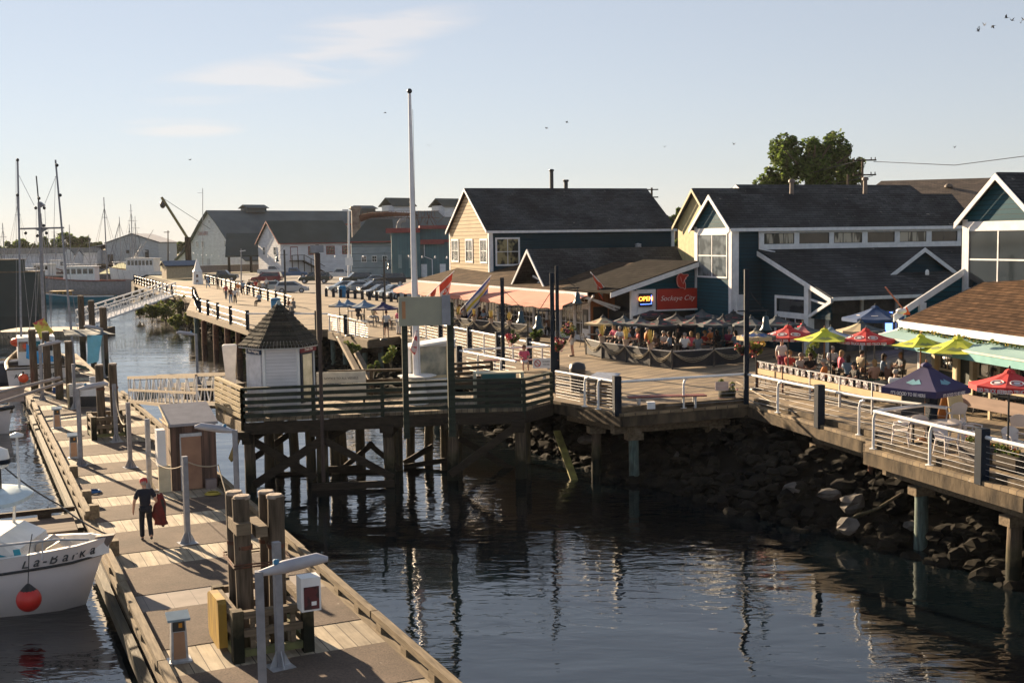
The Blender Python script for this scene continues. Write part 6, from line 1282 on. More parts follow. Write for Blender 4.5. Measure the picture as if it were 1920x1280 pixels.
# ================================================================ TREES
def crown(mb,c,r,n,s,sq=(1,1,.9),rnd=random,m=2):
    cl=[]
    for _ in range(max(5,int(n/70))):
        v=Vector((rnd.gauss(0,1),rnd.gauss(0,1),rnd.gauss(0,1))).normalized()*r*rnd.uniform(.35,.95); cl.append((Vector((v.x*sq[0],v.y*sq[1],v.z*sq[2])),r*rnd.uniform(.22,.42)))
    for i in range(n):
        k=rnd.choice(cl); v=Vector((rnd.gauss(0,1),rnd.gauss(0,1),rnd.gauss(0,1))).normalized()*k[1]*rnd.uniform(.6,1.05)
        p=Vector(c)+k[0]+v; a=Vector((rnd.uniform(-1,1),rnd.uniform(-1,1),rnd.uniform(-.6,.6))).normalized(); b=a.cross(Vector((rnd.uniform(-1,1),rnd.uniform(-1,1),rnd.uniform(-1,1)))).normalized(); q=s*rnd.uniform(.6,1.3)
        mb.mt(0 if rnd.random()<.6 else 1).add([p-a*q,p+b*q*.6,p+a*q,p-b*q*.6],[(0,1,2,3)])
M_tl=[leafy(mat('light green tree leaves',(.16,.23,.05),(.09,.14,.03),rough=.6,scale=1.5,spec=.25)),leafy(mat('dark green tree leaves',(.07,.095,.03),(.045,.06,.02),rough=.7,scale=1.5,spec=.2))]  # lighter and darker leaf green, mixed leaf by leaf at random
def tree(label,px,py_top,py_bot,wpx,Dd,n,parts,leaf=.25,name='tree',seed=1,cat='tree',baseY=None):
    rnd=random.Random(seed); b=WY(px,600,Dd); t=thing(name,label,cat,(b.x,b.y,GZ),0)
    s=Dd/2200; zt=WY(px,py_top,Dd).z-GZ; zb=WY(px,py_bot,Dd).z-GZ; H=zt-zb
    mb=MB(); mb.tube([(0,0,0),(.1,0,zb+H*.25),(0,.1,zb+H*.6),(0,0,zb+H*.8)],[.035*zt+.05,.028*zt,.018*zt,.01],8)
    for k in range(6):
        a=rnd.uniform(0,6.28); z=zb+H*rnd.uniform(.1,.5); mb.tube([(0,0,z),(math.cos(a)*wpx*s*.22,math.sin(a)*wpx*s*.22,z+H*.18),(math.cos(a)*wpx*s*.36,math.sin(a)*wpx*s*.3,z+H*.36)],[.014*zt,.009*zt,.004*zt],5)
    mb.build('trunk',M_pile,t); mb=MB()
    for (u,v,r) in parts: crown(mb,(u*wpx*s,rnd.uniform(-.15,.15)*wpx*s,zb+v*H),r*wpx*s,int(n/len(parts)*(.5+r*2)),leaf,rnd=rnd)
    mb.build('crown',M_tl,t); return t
tree('large green broadleaf tree rising behind the dark roofs beside the power poles',1515,258,372,212,128,23000,[(-.36,.28,.13),(-.22,.55,.17),(-.18,.80,.14),(-.02,.45,.18),(.06,.72,.16),(.22,.80,.16),(.2,.45,.2),(.38,.5,.14),(.1,.2,.2),(-.2,.2,.17),(.34,.25,.13)],.22,seed=5)
tree('dark conifer tree behind the right end of the cream house',1268,388,432,46,150,2600,[(-.2,.3,.3),(.1,.6,.2),(.1,.85,.1),(.3,.35,.2)],.3,seed=8)
tree('light green bush like tree beside the house end wall',1268,444,470,34,112,1200,[(0,.4,.35),(.2,.6,.25)],.18,seed=9)
for i,(px,a,b,w,l) in enumerate(((-5,452,478,30,'far tree cut by the left picture edge'),(35,444,478,56,'far round tree behind the left trolling pole'),(78,444,478,44,'far tree directly behind the middle mast'),(125,436,476,62,'far taller tree right of the three poles'),(160,436,476,44,'far round tree touching the warehouse roof'),(105,452,478,46,'low far tree between mast and right pole'),(322,455,478,40,'far low tree between warehouse and cannery'),(345,452,478,34,'far tree beside the crane boom'),(185,448,476,30,'small far tree in front of the warehouse roof'))):
    tree(l,px,a,b,w,430,1500,[(-.25,.4,.3),(.1,.55,.33),(.3,.4,.25),(0,.25,.3)],.75,seed=20+i)
def shrub(label,p,r,h,n,leaf,seed,ms=None,group=None,name='shrub'):
    rnd=random.Random(seed); t=thing(name,label,'shrub',p,0,group); mb=MB(); 
    for k in range(4): a=rnd.uniform(0,6); mb.tube([(0,0,-.3),(math.cos(a)*r*.5,math.sin(a)*r*.5,h*.6)],.03,5)
    mb.build('stem',M_pile,t); mb=MB(); crown(mb,(0,0,h*.5),r,n,leaf,(1,1,h/r/2),rnd); mb.build('foliage',ms or [M_leafy,M_leaf],t)
for i,(px,py,w,l) in enumerate(((285,590,30,'sunlit yellow green shrub at the water edge, leftmost on the far bank'),(310,588,34,'sunlit yellow green shrub left of the far pile bent'),(345,582,34,'tall golden green shrub between the pile bent and the tall deck'),(362,598,26,'dark green shrub under the tall deck corner'),(332,604,24,'low shrub at the water below the pile bent'),(262,583,18,'small shrub under the far gangway'),(430,622,26,'green shrub behind the tall deck piles'),(455,645,22,'shrub just left of the kiosk roof'))):
    p=W(px,py+8,.6); s=p.y/2200; shrub(l,(p.x,p.y,.4),w*s*.62,w*s*1.1,1300,.13,40+i)
for i,(px,py,Y,r,l) in enumerate(((658,658,68,.55,'bright yellow green bush under the middle viewing deck'),(735,672,62,.6,'leafy green weed bush left of the billboard post'),(700,690,60,.4,'dark weed bush on the bank behind the pier'))):
    p=WY(px,py,Y); shrub(l,(p.x,p.y,p.z-r*.6),r,r*1.6,420,.085,60+i)
# ================================================================ VEHICLES
def car(kind,label,loc,rz,paint,group='cars parked behind the promenade',s=1):
    t=thing('parked_pickup' if kind=='pickup' else 'parked_car',label,'pickup' if kind=='pickup' else 'car',loc,rz,group)
    L={'sedan':4.5,'hatch':4.2,'suv':4.8,'pickup':5.5}[kind]; Wd=1.8 if kind!='pickup' else 1.95; lift={'sedan':0,'hatch':0,'suv':.12,'pickup':.18}[kind]
    z0=.28+lift; belt={'sedan':.88,'hatch':.92,'suv':1.08,'pickup':1.12}[kind]; top={'sedan':1.42,'hatch':1.5,'suv':1.78,'pickup':1.85}[kind]
    h=L/2
    low={'sedan':[(-h,z0+.1),(-h+.05,belt-.08),(-h+.9,belt+.02),(h-1.3,belt),(h-.2,belt-.18),(h,z0+.25),(h-.05,z0)],
     'hatch':[(-h,z0+.1),(-h,belt),(h-1.1,belt),(h-.2,belt-.2),(h,z0+.22),(h-.05,z0)],
     'suv':[(-h,z0+.1),(-h,belt),(h-1.2,belt),(h-.15,belt-.12),(h,z0+.3),(h-.05,z0)],
     'pickup':[(-h,z0+.15),(-h,belt-.05),(h-1.6,belt),(h-.1,belt-.1),(h,z0+.35),(h-.05,z0)]}[kind]+[(-h+.1,z0)]
    cab={'sedan':[(-1.75,belt),(-1.05,top-.02),(.35,top),(1.25,belt)],'hatch':[(-2.05,belt),(-1.75,top-.06),(.3,top),(1.3,belt)],'suv':[(-2.35,belt),(-2.15,top-.05),(.4,top),(1.25,belt)],'pickup':[(-.75,belt),(-.6,top-.03),(.75,top),(1.45,belt)]}[kind]
    mb=MB(); n=len(low)
    ys=[(-Wd/2,.0),(-Wd/2+.06,0)]
    def ring(y,ins,poly): return [(x*(1-ins*.02),y,z-ins*.0) for x,z in poly]
    vs=ring(-Wd/2,1,[(x,z) for x,z in low])+ring(-Wd/2+.12,0,[(x*1.0,z+.03) for x,z in low])+ring(Wd/2-.12,0,[(x,z+.03) for x,z in low])+ring(Wd/2,1,low)
    fs=[tuple(range(n)),tuple(range(3*n,4*n))[::-1]]+[(r*n+i,r*n+(i+1)%n,(r+1)*n+(i+1)%n,(r+1)*n+i) for r in range(3) for i in range(n)]
    mb.add(vs,[f[::-1] for f in fs])
    tb_=.17; vs=[(x,-Wd/2+.07,z) if z<=belt else (x,-Wd/2+.07+tb_,z) for x,z in cab]+[(x,Wd/2-.07,z) if z<=belt else (x,Wd/2-.07-tb_,z) for x,z in cab]
    mb.add(vs,[(0,1,2,3),(7,6,5,4),(0,4,5,1),(1,5,6,2),(2,6,7,3)])
    if kind=='pickup': mb.cur=1; mb.box(-h+.12,-.85,-Wd/2+.16,Wd/2-.16,belt-.02,belt+.035); mb.cur=0
    body=mb.build('body',[paint,M_blackp],t)
    # glass, laid 6 mm proud of the cabin faces
    mb=MB(); cx=sum(x for x,z in cab)/4
    def sh(k,x,z): return (lerp(cx,x,k),lerp((belt+top)/2,z,.78))
    for s_ in (-1,1):
        q=[]
        for x,z in cab:
            X,Z=sh(.84,x,z); f=(Z-belt)/(top-belt); q.append((X,s_*(Wd/2-.07-tb_*f+.008),Z))
        mb.add(q,[(0,1,2,3) if s_<0 else (3,2,1,0)])
    for (a,b),sg in (((cab[0],cab[1]),-1),((cab[3],cab[2]),1)):
        A=[];  
        for f in (.1,.88):
            x=lerp(a[0],b[0],f)+sg*.01; z=lerp(a[1],b[1],f)+.004; y=Wd/2-.07-tb_*f-.1; A+= [(x,-y,z),(x,y,z)]
        mb.add(A,[(0,1,3,2)] if sg>0 else [(2,3,1,0)])
    mb.build('window_glass',M_glass,t)
    r=.33+lift*.3
    for x in (-h+.85,h-.9):
        for s_ in (-1,1):
            mb=MB(); y=s_*(Wd/2-.1); mb.tube([(x,y-.11,r),(x,y+.11,r)],r,14); w=mb.build('wheel',M_black,t); mb=MB(); mb.tube([(x,y+s_*.105,r),(x,y+s_*.118,r)],r*.6,10); mb.build('rim',M_galv,w)
    for s_ in (-1,1):
        mb=MB(); mb.cbox((h-.06,s_*(Wd/2-.3),z0+.42),(.12,.36,.16)); mb.build('headlight',M_trim,t); mb=MB(); mb.cbox((-h+.02,s_*(Wd/2-.2),belt-.16),(.08,.24,.2)); mb.build('tail_light',M_red,t)
        mb=MB(); mb.cbox((.95,s_*(Wd/2+.08),belt+.08),(.14,.16,.13)); mb.build('wing_mirror',paint,t)
    mb=MB(); mb.cbox((h-.02,0,z0+.12),(.12,Wd*.9,.16)); mb.cbox((-h+.02,0,z0+.12),(.12,Wd*.9,.16)); mb.build('bumper',M_blackp if kind!='pickup' else M_galv,t)
    return t
def paint(n,c,m=.4): return mat('car paint '+n,c,tuple(v*.93 for v in c),rough=.28,metal=m,coat=.8,scale=1)
PS,PD,PM_,PW,PB_,PK=paint('silver',(.42,.45,.48)),paint('dark green',(.02,.035,.032)),paint('maroon',(.16,.015,.03)),paint('white',(.62,.62,.62),0),paint('blue',(.03,.10,.22)),paint('black',(.02,.024,.03))
PSB=paint('pale blue silver',(.34,.40,.44))
cars=[('hatch','silver hatchback parked side on, nearest the promenade in front of the maroon car',(548,549),8,PS),('sedan','pale silver saloon half hidden behind the silver hatchback',(515,546),10,PSB),('suv','maroon wagon behind the silver hatchback',(500,531),180,PM_),('pickup','blue pickup beyond the maroon wagon',(549,521),8,PB_),('pickup','white pickup parked in front of the white hall staircase',(510,516),4,PW),('pickup','dark green pickup at the left end of the car park by the cannery wall',(416,527),2,PD),('suv','dark green estate car right of the maroon wagon',(590,531),182,PD),('pickup','white pickup with long bed behind the light pole sign',(640,523),184,PW),
('sedan','silver saloon at the left end of the front parked row',(646,547),200,PSB),('sedan','second silver saloon of the front parked row, partly hidden',(668,548),202,PS),('hatch','black hatchback in the front parked row with pale windscreen',(702,549),205,PK),('suv','large black van like car, biggest in the back of the row',(730,535),186,PK),('sedan','blue grey saloon behind the front parked row',(700,533),198,PSB),('sedan','dark saloon low in the row beside the lamp post',(716,556),208,PK),('hatch','pale blue hatchback nearest the awning in the parked row',(738,558),208,PSB),('sedan','silver saloon just left of the coral awning',(758,560),210,PS),('hatch','dark blue car parked beside the teal metal shed',(802,518),175,PB_),('suv','grey green car at the back between the white pickup and the black van',(668,533),200,PD)]
for k,l,(px,py),a,p in cars: q=W(px,py,GZ+.01); car(k,l,(q.x,q.y,GZ+.01),R_(a),p)
t=thing('litter_bin','bright blue litter bin in front of the parked cars','bin',W(642,557),0); mb=MB(); mb.lathe([(.4,0),(.45,1.0),(.46,1.15),(.3,1.3)],(0,0,0),12); mb.build('body',mat('bright blue bin',(.02,.2,.42)),t); mb=MB(); mb.lathe([(.47,1.02),(.48,1.06)],(0,0,0),12); mb.build('rim',M_blackp,t)
t=thing('litter_bin','bright blue litter bin seen just above the kiosk roof','bin',W(517,583),0); mb=MB(); mb.lathe([(.4,0),(.45,1.0),(.46,1.15),(.3,1.2)],(0,0,0),12); mb.build('body',mat('bright blue bin',(.02,.2,.42)),t); mb=MB(); mb.lathe([(.47,1.02),(.48,1.06)],(0,0,0),12); mb.build('rim',M_blackp,t)
# ================================================================ BIRDS
def bird(px,py,Y,span,roll,label,yaw=0):
    p=WY(px,py,Y); t=thing('bird',label,'bird',p,yaw,'birds in the sky'); M_b=mat('dark bird plumage',(.03,.032,.035)); s=span
    mb=MB(); mb.tube([(-.28*s,0,0),(-.1*s,0,.02*s),(.12*s,0,.02*s),(.26*s,0,0)],[.01*s,.055*s,.06*s,.015*s],8)
    mb.add([(-.26*s,-.05*s,0),(-.26*s,.05*s,0),(-.42*s,.09*s,0),(-.42*s,-.09*s,0)],[(0,1,2,3)])
    for g in (-1,1):
        u=math.radians(roll); w=lambda a,c: (a*s,g*c*s*math.cos(u),c*s*math.sin(u)); V=[w(.1,.04),w(.16,.26),w(.02,.5),w(-.04,.28),w(-.1,.04)]
        mb.extr(V,(0,0,.012*s))
    mb.build('body',M_b,t)
for i,(x,y,r,l) in enumerate(((1834,59,60,'lowest bird of the flock at the upper right'),(1836,51,-35,'bird touching the lowest one of the upper right flock'),(1846,48,55,'third bird from the left in the upper right flock'),(1862,49,-40,'bird flying alone in the middle of the upper right flock'),(1887,34,62,'highest bird of the upper right flock'),(1898,39,40,'bird just right of the highest one in the flock'),(1914,43,60,'large bird near the right picture edge'),(1919,38,45,'bird cut by the right picture edge'))): bird(x,y,55,.36,r,l,R_(20+i*37))
for i,(x,y,l) in enumerate(((722,212,'tiny lone bird left of the flagpole top'),(356,300,'tiny bird over the cannery roof'),(805,273,'tiny bird right of the flagpole'),(1025,241,'tiny bird above the house chimney, lower left of a pair'),(1063,230,'tiny bird above the house chimney, upper right of a pair'),(1246,276,'tiny lone bird between the house and the big tree'),(1376,271,'tiny bird left of the big tree top'),(1475,256,'tiny bird just over the big tree, left'),(1790,277,'tiny bird over the brown hall roof'))): bird(x,y,90,.42,18+i*4,l,R_(i*50))
# ================================================================ UMBRELLAS
def umbrella(label,px,py,wpx,c1,h=2.5,c2=None,n=8,droop=.55,val=.16,group=None,polem=None,rot=0,alt=(),txt=None,logo=None,square=False):
    p=W(px,py,DK+h+.06); R=wpx/2*p.y/2200*1.08
    t=thing('patio_umbrella',label,'umbrella',(p.x,p.y,DK),rot,group)
    if square: n=4
    rim=[(R*math.cos(2*math.pi*(i+.5)/n),R*math.sin(2*math.pi*(i+.5)/n)) for i in range(n)]
    mb=MB(); d=R*droop*.62; top=Vector((0,0,h))
    for i in range(n):
        mb.mt(1 if i in alt else 0); a=rim[i];b=rim[(i+1)%n]; K=5; 
        g=lambda e,k: Vector((e[0]*k,e[1]*k,h-d*k-.06*math.sin(k*math.pi)*-1*0-.05*k*(1-k)*4))
        rows=[]
        for r in range(K+1):
            k=r/K; A,B=g(a,k),g(b,k); M=(A+B)/2-Vector((0,0,.025*k)); rows.append((A,M,B))
        for r in range(K):
            A,B=rows[r],rows[r+1]
            if r==0: mb.add([A[0],B[0],B[1],B[2]],[(0,1,2,3)])
            else: mb.add([A[0],A[1],B[1],B[0]],[(0,3,2,1)]); mb.add([A[1],A[2],B[2],B[1]],[(0,3,2,1)])
        A=rows[-1]; V=Vector((0,0,-val)); mb.add([A[0],A[1],A[2],A[2]*1+V,A[1]+V+Vector((0,0,.02)),A[0]*1+V],[(0,5,4,1),(1,4,3,2)])
    mb.build('canopy',[c1,c2 or c1],t)
    mb=MB(); mb.lathe([(.16*R,h-.07),(.12*R,h-.0),(.03,h+.05)],(0,0,0),n,False); mb.build('vent_cap',c1,t)
    mb=MB(); mb.lathe([(.02,0),(.035,.05),(.02,.1)],(0,0,h+.03),8); mb.build('finial',polem or M_blackp,t)
    mb=MB(); mb.tube([(0,0,0),(0,0,h)],.028,8); mb.lathe([(.24,0),(.24,.06),(.05,.1)],(0,0,0),12); mb.build('pole',polem or M_blackp,t)
    mb=MB()
    for a in rim: mb.tube([(0,0,h-.12),(a[0]*.97,a[1]*.97,h-d-.04)],.009,4)
    mb.build('ribs',M_blackp,t)
    def onpanel(i,k,body,size,m,nm,z=0,sx=1):
        a=Vector((*rim[i],0));b=Vector((*rim[(i+1)%n],0)); mid=(a+b)/2; az=math.atan2(mid.y,mid.x); rr=mid.length*k; sl=math.atan2(d,mid.length)
        if k>1: loc=(math.cos(az)*(mid.length+.012),math.sin(az)*(mid.length+.012),h-d-.05-val/2); rx=R_(90)
        else: loc=(math.cos(az)*rr,math.sin(az)*rr,h-d*k-.05*k*(1-k)*4-.03*k+.03); rx=sl
        return text(body,size,loc,rx,az+R_(90),m,t,nm,ext=.003,sx=sx,off=.003)
    # panels facing the camera
    def facing():
        r=[]
        for i in range(n):
            a,b=rim[i],rim[(i+1)%n]; az=math.atan2(a[1]+b[1],a[0]+b[0])+rot; c=-math.sin(az)*p.y-math.cos(az)*p.x; r.append((c,i))
        return [i for c,i in sorted(r)[::-1][:3]]
    fs_=facing()
    if txt:
        for i in fs_: onpanel(i,1.1,txt[0],txt[1],txt[2],'lettering',sx=txt[3] if len(txt)>3 else 1)
    if logo:
        for i in fs_:
            a=Vector((*rim[i],0));b=Vector((*rim[(i+1)%n],0)); mid=(a+b)/2; az=math.atan2(mid.y,mid.x); sl=math.atan2(d,mid.length); k=.66
            c=Vector((mid.x*k,mid.y*k,h-d*k-.05*k*(1-k)*4-.03*k+.015)); tx=Vector((-math.sin(az),math.cos(az),0)); ty=Vector((math.cos(az)*math.cos(sl),math.sin(az)*math.cos(sl),-math.sin(sl))); nz=tx.cross(ty)
            if nz.z<0: nz=-nz
            s=logo[1]*R; mb=MB(); 
            if logo[2]=='ring':
                mb.tube([c+tx*s*math.cos(u)+ty*s*.8*math.sin(u) for u in [2*math.pi*q/14 for q in range(15)]],.018,5); mb.add([c+nz*.004+tx*s*.55*math.cos(u)+ty*s*.4*math.sin(u) for u in [2*math.pi*q/10 for q in range(10)]],[tuple(range(10))])
            elif logo[2]=='peak': mb.add([c+tx*-s*1.5+ty*s*.35,c+tx*-s*.5-ty*s*.7,c+tx*s*.1-ty*s*.2,c+tx*s*.55-ty*s*.75,c+tx*s*1.5+ty*s*.35,c+ty*s*.75],[(0,1,2,3,4,5)]); 
            else: mb.add([c+tx*s*u+ty*s*v for u,v in ((-1,-.25),(1,-.25),(1,.25),(-1,.25))],[(0,1,2,3)])
            mb.v=[v+nz*.006 for v in mb.v]; mb.build('logo',logo[0],t)
    return t
def fab(n,c,c2=None): return mat(n,c,c2 or tuple(v*.85 for v in c),rough=.85,scale=2)
F_red=fab('red umbrella canvas',(.50,.03,.03)); F_lime=fab('lime umbrella canvas',(.52,.55,.04)); F_navy=fab('navy umbrella canvas',(.03,.025,.09)); F_blk=fab('black umbrella canvas',(.028,.03,.035)); F_gry=fab('charcoal umbrella canvas',(.06,.075,.085)); F_pnk=fab('pale pink canvas',(.42,.13,.13)); F_blu=fab('blue umbrella canvas',(.02,.06,.16)); F_wht=fab('white umbrella canvas',(.55,.58,.60)); F_tan=fab('tan umbrella canvas',(.45,.36,.22)); F_teal=fab('blue grey canvas',(.12,.2,.3))
M_ul=mat('white print',(.7,.66,.66)); M_ugold=mat('print grey teal',(.15,.35,.42)); M_ugrey=mat('print olive',(.22,.26,.06)); M_wpole=mat('varnished wood pole',(.34,.15,.05),rough=.4,scale=4)
umbrella('red umbrella with white lettering behind the tall street lamp, left of the lime one',1478,608,98,F_red,txt=('RED TRUCK BEER',.15,M_ul,.7),logo=(M_ul,.16,'ring'),rot=.2)
umbrella('red umbrella with white lettering between the lime umbrella and the teal awning',1624,614,98,F_red,txt=('RED TRUCK BEER',.15,M_ul,.7),logo=(M_ul,.16,'ring'),rot=.1)
umbrella('big red umbrella at the right picture edge, cut by the frame',1893,690,134,F_red,txt=('RED TRUCK BEER',.15,M_ul,.7),logo=(M_ul,.16,'ring'),rot=-.1)
umbrella('lime umbrella on a varnished pole between the two red umbrellas',1546,614,104,F_lime,val=.02,polem=M_wpole,n=6,logo=(M_ugrey,.16,'peak'),rot=.3)
umbrella('lime umbrella directly right of the red one, under the teal awning',1727,625,100,F_lime,val=.02,polem=M_wpole,n=6,logo=(M_ugrey,.16,'peak'),rot=.45)
umbrella('wide lime umbrella, rightmost of the three, on a cream pole',1796,629,136,F_lime,val=.02,polem=M_cpost,n=6,logo=(M_ugrey,.16,'peak'),rot=.1)
umbrella('dark navy square umbrella with white slogan in front of the grill',1737,678,152,F_navy,h=2.35,square=True,droop=.85,val=.2,txt=("IT'S GOOD TO BE HERE",.14,M_ul,.8),logo=(M_ugold,.13,'peak'),rot=R_(38),polem=M_wpole)
umbrella('small umbrella with tan, grey and pink panels behind the flower basket',1418,614,68,F_gry,c2=F_tan,alt=(3,4,5),rot=.3,logo=(mat('blue oval',(.03,.12,.4)),.22,'ring'))
umbrella('pink and grey umbrella peeking behind the left red umbrella',1506,605,70,F_gry,c2=F_pnk,alt=(1,4),rot=.5)
umbrella('pale blue grey umbrella peeking above the lime umbrella',1558,612,74,F_teal,c2=F_wht,alt=(2,5),rot=.3,txt=None)
umbrella('grey and tan umbrella with pink edge behind the right red umbrella',1614,600,84,F_gry,c2=F_tan,alt=(3,4),rot=.1)
umbrella('large navy blue umbrella with white tabs under the shed roof, highest of all',1641,572,112,F_blu,h=3.0,square=False,n=6,rot=.2,logo=(M_ul,.1,'bar'))
umbrella('white and teal umbrella beside the end of the teal awning',1694,607,84,F_wht,c2=mat('teal canvas',(.05,.22,.26)),alt=(5,6),rot=.2)
specs=[(1218,576,62,F_blk,'rearmost left black umbrella below the OPEN sign'),(1131,591,56,F_tan,'black umbrella with tan sunlit panel, leftmost on the fenced patio'),(1170,591,54,F_gry,'charcoal umbrella second from left on the fenced patio'),(1200,593,50,F_gry,'charcoal umbrella third from left with red label'),(1237,594,58,F_blk,'black umbrella in the front row below the red sign'),(1268,587,60,F_blk,'black umbrella behind the front row below the red sign'),(1304,592,58,F_blk,'black umbrella right of the red sign, front row'),(1316,580,54,F_gry,'grey umbrella in the back row below the tower window'),(1338,594,52,F_gry,'charcoal umbrella near the white tower post'),(1375,582,60,F_blk,'black umbrella in the back row behind the tall lamp'),(1408,592,64,F_gry,'dark grey umbrella right behind the tall lamp'),(1457,591,66,F_gry,'dark grey umbrella below the red neon window'),(1356,590,50,F_blk,'black umbrella between two charcoal ones by the tower')]
M_lab=mat('red beer label print',(.45,.06,.06))
for i,(x,y,w,c,l) in enumerate(specs): umbrella(l,x,y,w*1.22,F_blk if c is F_tan else c,h=2.12,droop=.5,c2=F_tan if c is F_tan else (F_gry if c is F_blk else F_blk),alt=(2,3) if c is F_tan else (),rot=.25+i*.4,group='dark umbrellas of the fenced patio',n=6 if i%3 else 8,logo=(M_lab,.13,'bar'),val=.12)
for i,(x,y,w,l) in enumerate(((652,561,50,'blue grey umbrella, leftmost on the middle deck'),(683,562,54,'dark teal umbrella in the middle of the middle deck'),(718,565,58,'dark navy umbrella, rightmost on the middle deck'),(636,563,40,'blue grey umbrella edge on behind the leftmost one'))): umbrella(l,x,y,w,F_navy if i==2 else F_teal,c2=F_gry,alt=(1,3),rot=.3*i,group='umbrellas on the middle deck',h=2.4,val=.1)
# ================================================================ PATIO FENCES, POTS, TABLES
M_fence=mat('black fence cloth',(.018,.021,.027),(.012,.014,.018),rough=.8,scale=3); M_net=mat('pale fishing net rope',(.34,.30,.22),(.2,.17,.12),rough=.95,scale=14)
def cfence(name,label,pts,h=.85,swags=True):
    P=[W(x,y) for x,y in pts]; t=thing(name,label,'fence',P[0],0)
    for a,b in zip(P[:-1],P[1:]):
        mb=MB(); u=Vector((0,0,h/2+.03)); mb.bar(a+u,b+u,.03,h-.06); mb.build('panel',M_fence,t,world=True)
        mb=MB(); mb.bar(a+Vector((0,0,h)),b+Vector((0,0,h)),.05); mb.build('top_bar',M_galv,t,world=True)
        mb=MB(); mb.cbox(a+Vector((0,0,h/2+.05)),(.09,.09,h+.1)); mb.build('post',M_blackp,t,world=True)
        if swags:
            d=(b-a).normalized(); nn=Vector((d.y,-d.x,0)).normalized()*.07
            for o in (0,.06,.13): mb=MB(); mb.tube([a.lerp(b,k/10)+nn+Vector((0,0,h-.03-(1-(2*k/10-1)**2)*(.34+o*1.4))) for k in range(11)],.018+.01*(o==.06),5); mb.build('net_swag',M_net,t,world=True)
    mb=MB(); mb.cbox(P[-1]+Vector((0,0,h/2+.05)),(.09,.09,h+.1)); mb.build('post',M_blackp,t,world=True); return t
cfence('patio_fence','black cloth patio fence with draped nets in front of the red signed restaurant',[(1099,664),(1129,672),(1174,679),(1220,687),(1260,692),(1338,687),(1403,681)])
cfence('patio_fence','black cloth patio fence with draped nets along the coral awning restaurant',[(778,606),(808,612),(860,619),(889,623),(921,626),(955,630),(990,634)])
def pot(label,px,py,z=.0,s=1,group='yellow grass pots on the patio fences',name='flower_pot'):
    p=W(px,py,DK+z); t=thing(name,label,'flower pot',p,0,group)
    mb=MB(); mb.lathe([(.1*s,0),(.17*s,.28*s),(.19*s,.3*s),(.15*s,.3*s)],(0,0,0),10); mb.build('pot',mat('pale pot',(.4,.33,.28)),t)
    mb=MB()
    for i in range(46):
        a=random.uniform(0,6.28); r=random.uniform(.03,.2)*s; hh=random.uniform(.35,.6)*s; b=Vector((math.cos(a)*.05,math.sin(a)*.05,.28*s)); e=Vector((math.cos(a)*r,math.sin(a)*r,.28*s+hh)); w=Vector((-math.sin(a),math.cos(a),0))*.014*s
        mb.add([b-w,b+w,e+w*1.2,e-w*.2],[(0,1,2,3)])
    mb.build('yellow_grass',mat('yellow plume grass',(.62,.50,.14),(.42,.3,.06),scale=6),t)
    mb=MB(); crown(mb,(0,0,.3*s),.18*s,90,.05*s); mb.build('blooms',[M_flr,M_leaf],t)
for i,(x,y) in enumerate(((808,592),(860,598),(889,602),(921,606),(955,610))): pot('yellow plume grass pot on the coral awning patio fence, '+('leftmost','second from left','middle one','second from right','rightmost, beside the slim lamp')[i],x,y,.9)
for i,(x,y) in enumerate(((1129,642),(1174,648),(1220,655))): pot('yellow plume grass pot on the net draped fence, '+('left of three','middle of three','right of three')[i],x,y,.9,1.1)
def basket(label,px,py,r,ref,ms,seed):
    p=WY(px,py,ref); rnd=random.Random(seed); t=thing('hanging_basket',label,'flower basket',p,0,'hanging flower baskets')
    mb=MB(); mb.lathe([(.08,-.25),(.2,-.1),(.24,.02)],(0,0,0),10); mb.tube([(.2,0,0),(0,0,.6),(-.2,0,0)],.008,4); mb.build('basket',M_dark,t)
    for m,k in zip(ms,(300,120,90)): mb=MB(); crown(mb,(0,0,0),r,k,.055,(1,1,.85),rnd); mb.build('foliage' if m is M_leaf or m is M_leafy else 'blooms',[m,m],t)
basket('red and purple flower basket on the slim lamp, left of the pink dressed woman',962,634,.42,56,(M_leaf,M_flr,M_flp),1)
basket('purple and yellow flower basket high on the lamp above the standing woman',1063,617,.42,62,(M_leaf,M_flp,M_fly),2)
basket('red flower basket on the tall lamp right of the round topiary',1047,646,.38,50,(M_leaf,M_flr,M_flp),3)
basket('coral flower basket left of the tall lamp pole by the red umbrellas',1390,651,.33,44,(M_flr,M_flp,M_leaf),4)
basket('yellow green flower basket right of the tall lamp pole by the red umbrellas',1417,650,.36,44,(M_leafy,M_fly,M_flr),5)
t=thing('topiary','round dark green clipped bush beside the slim lamp on the patio','shrub',W(1006,640),0)
mb=MB(); crown(mb,(0,0,.55),.42,1500,.05,(1,1,.85),random.Random(3)); mb.build('foliage',M_tl,t); mb=MB(); mb.lathe([(.2,0),(.26,.3)],(0,0,0),10); mb.build('pot',M_blackp,t)
t=thing('topiary','tall bright green conical bush between the umbrellas behind the glass fence','shrub',W(1524,690),0)
mb=MB(); crown(mb,(0,0,.95),.36,1300,.05,(1,1,1.9),random.Random(4)); mb.build('foliage',[M_leafy,M_tl[0]],t); mb=MB(); mb.lathe([(.2,0),(.26,.3)],(0,0,0),10); mb.build('pot',M_blackp,t)
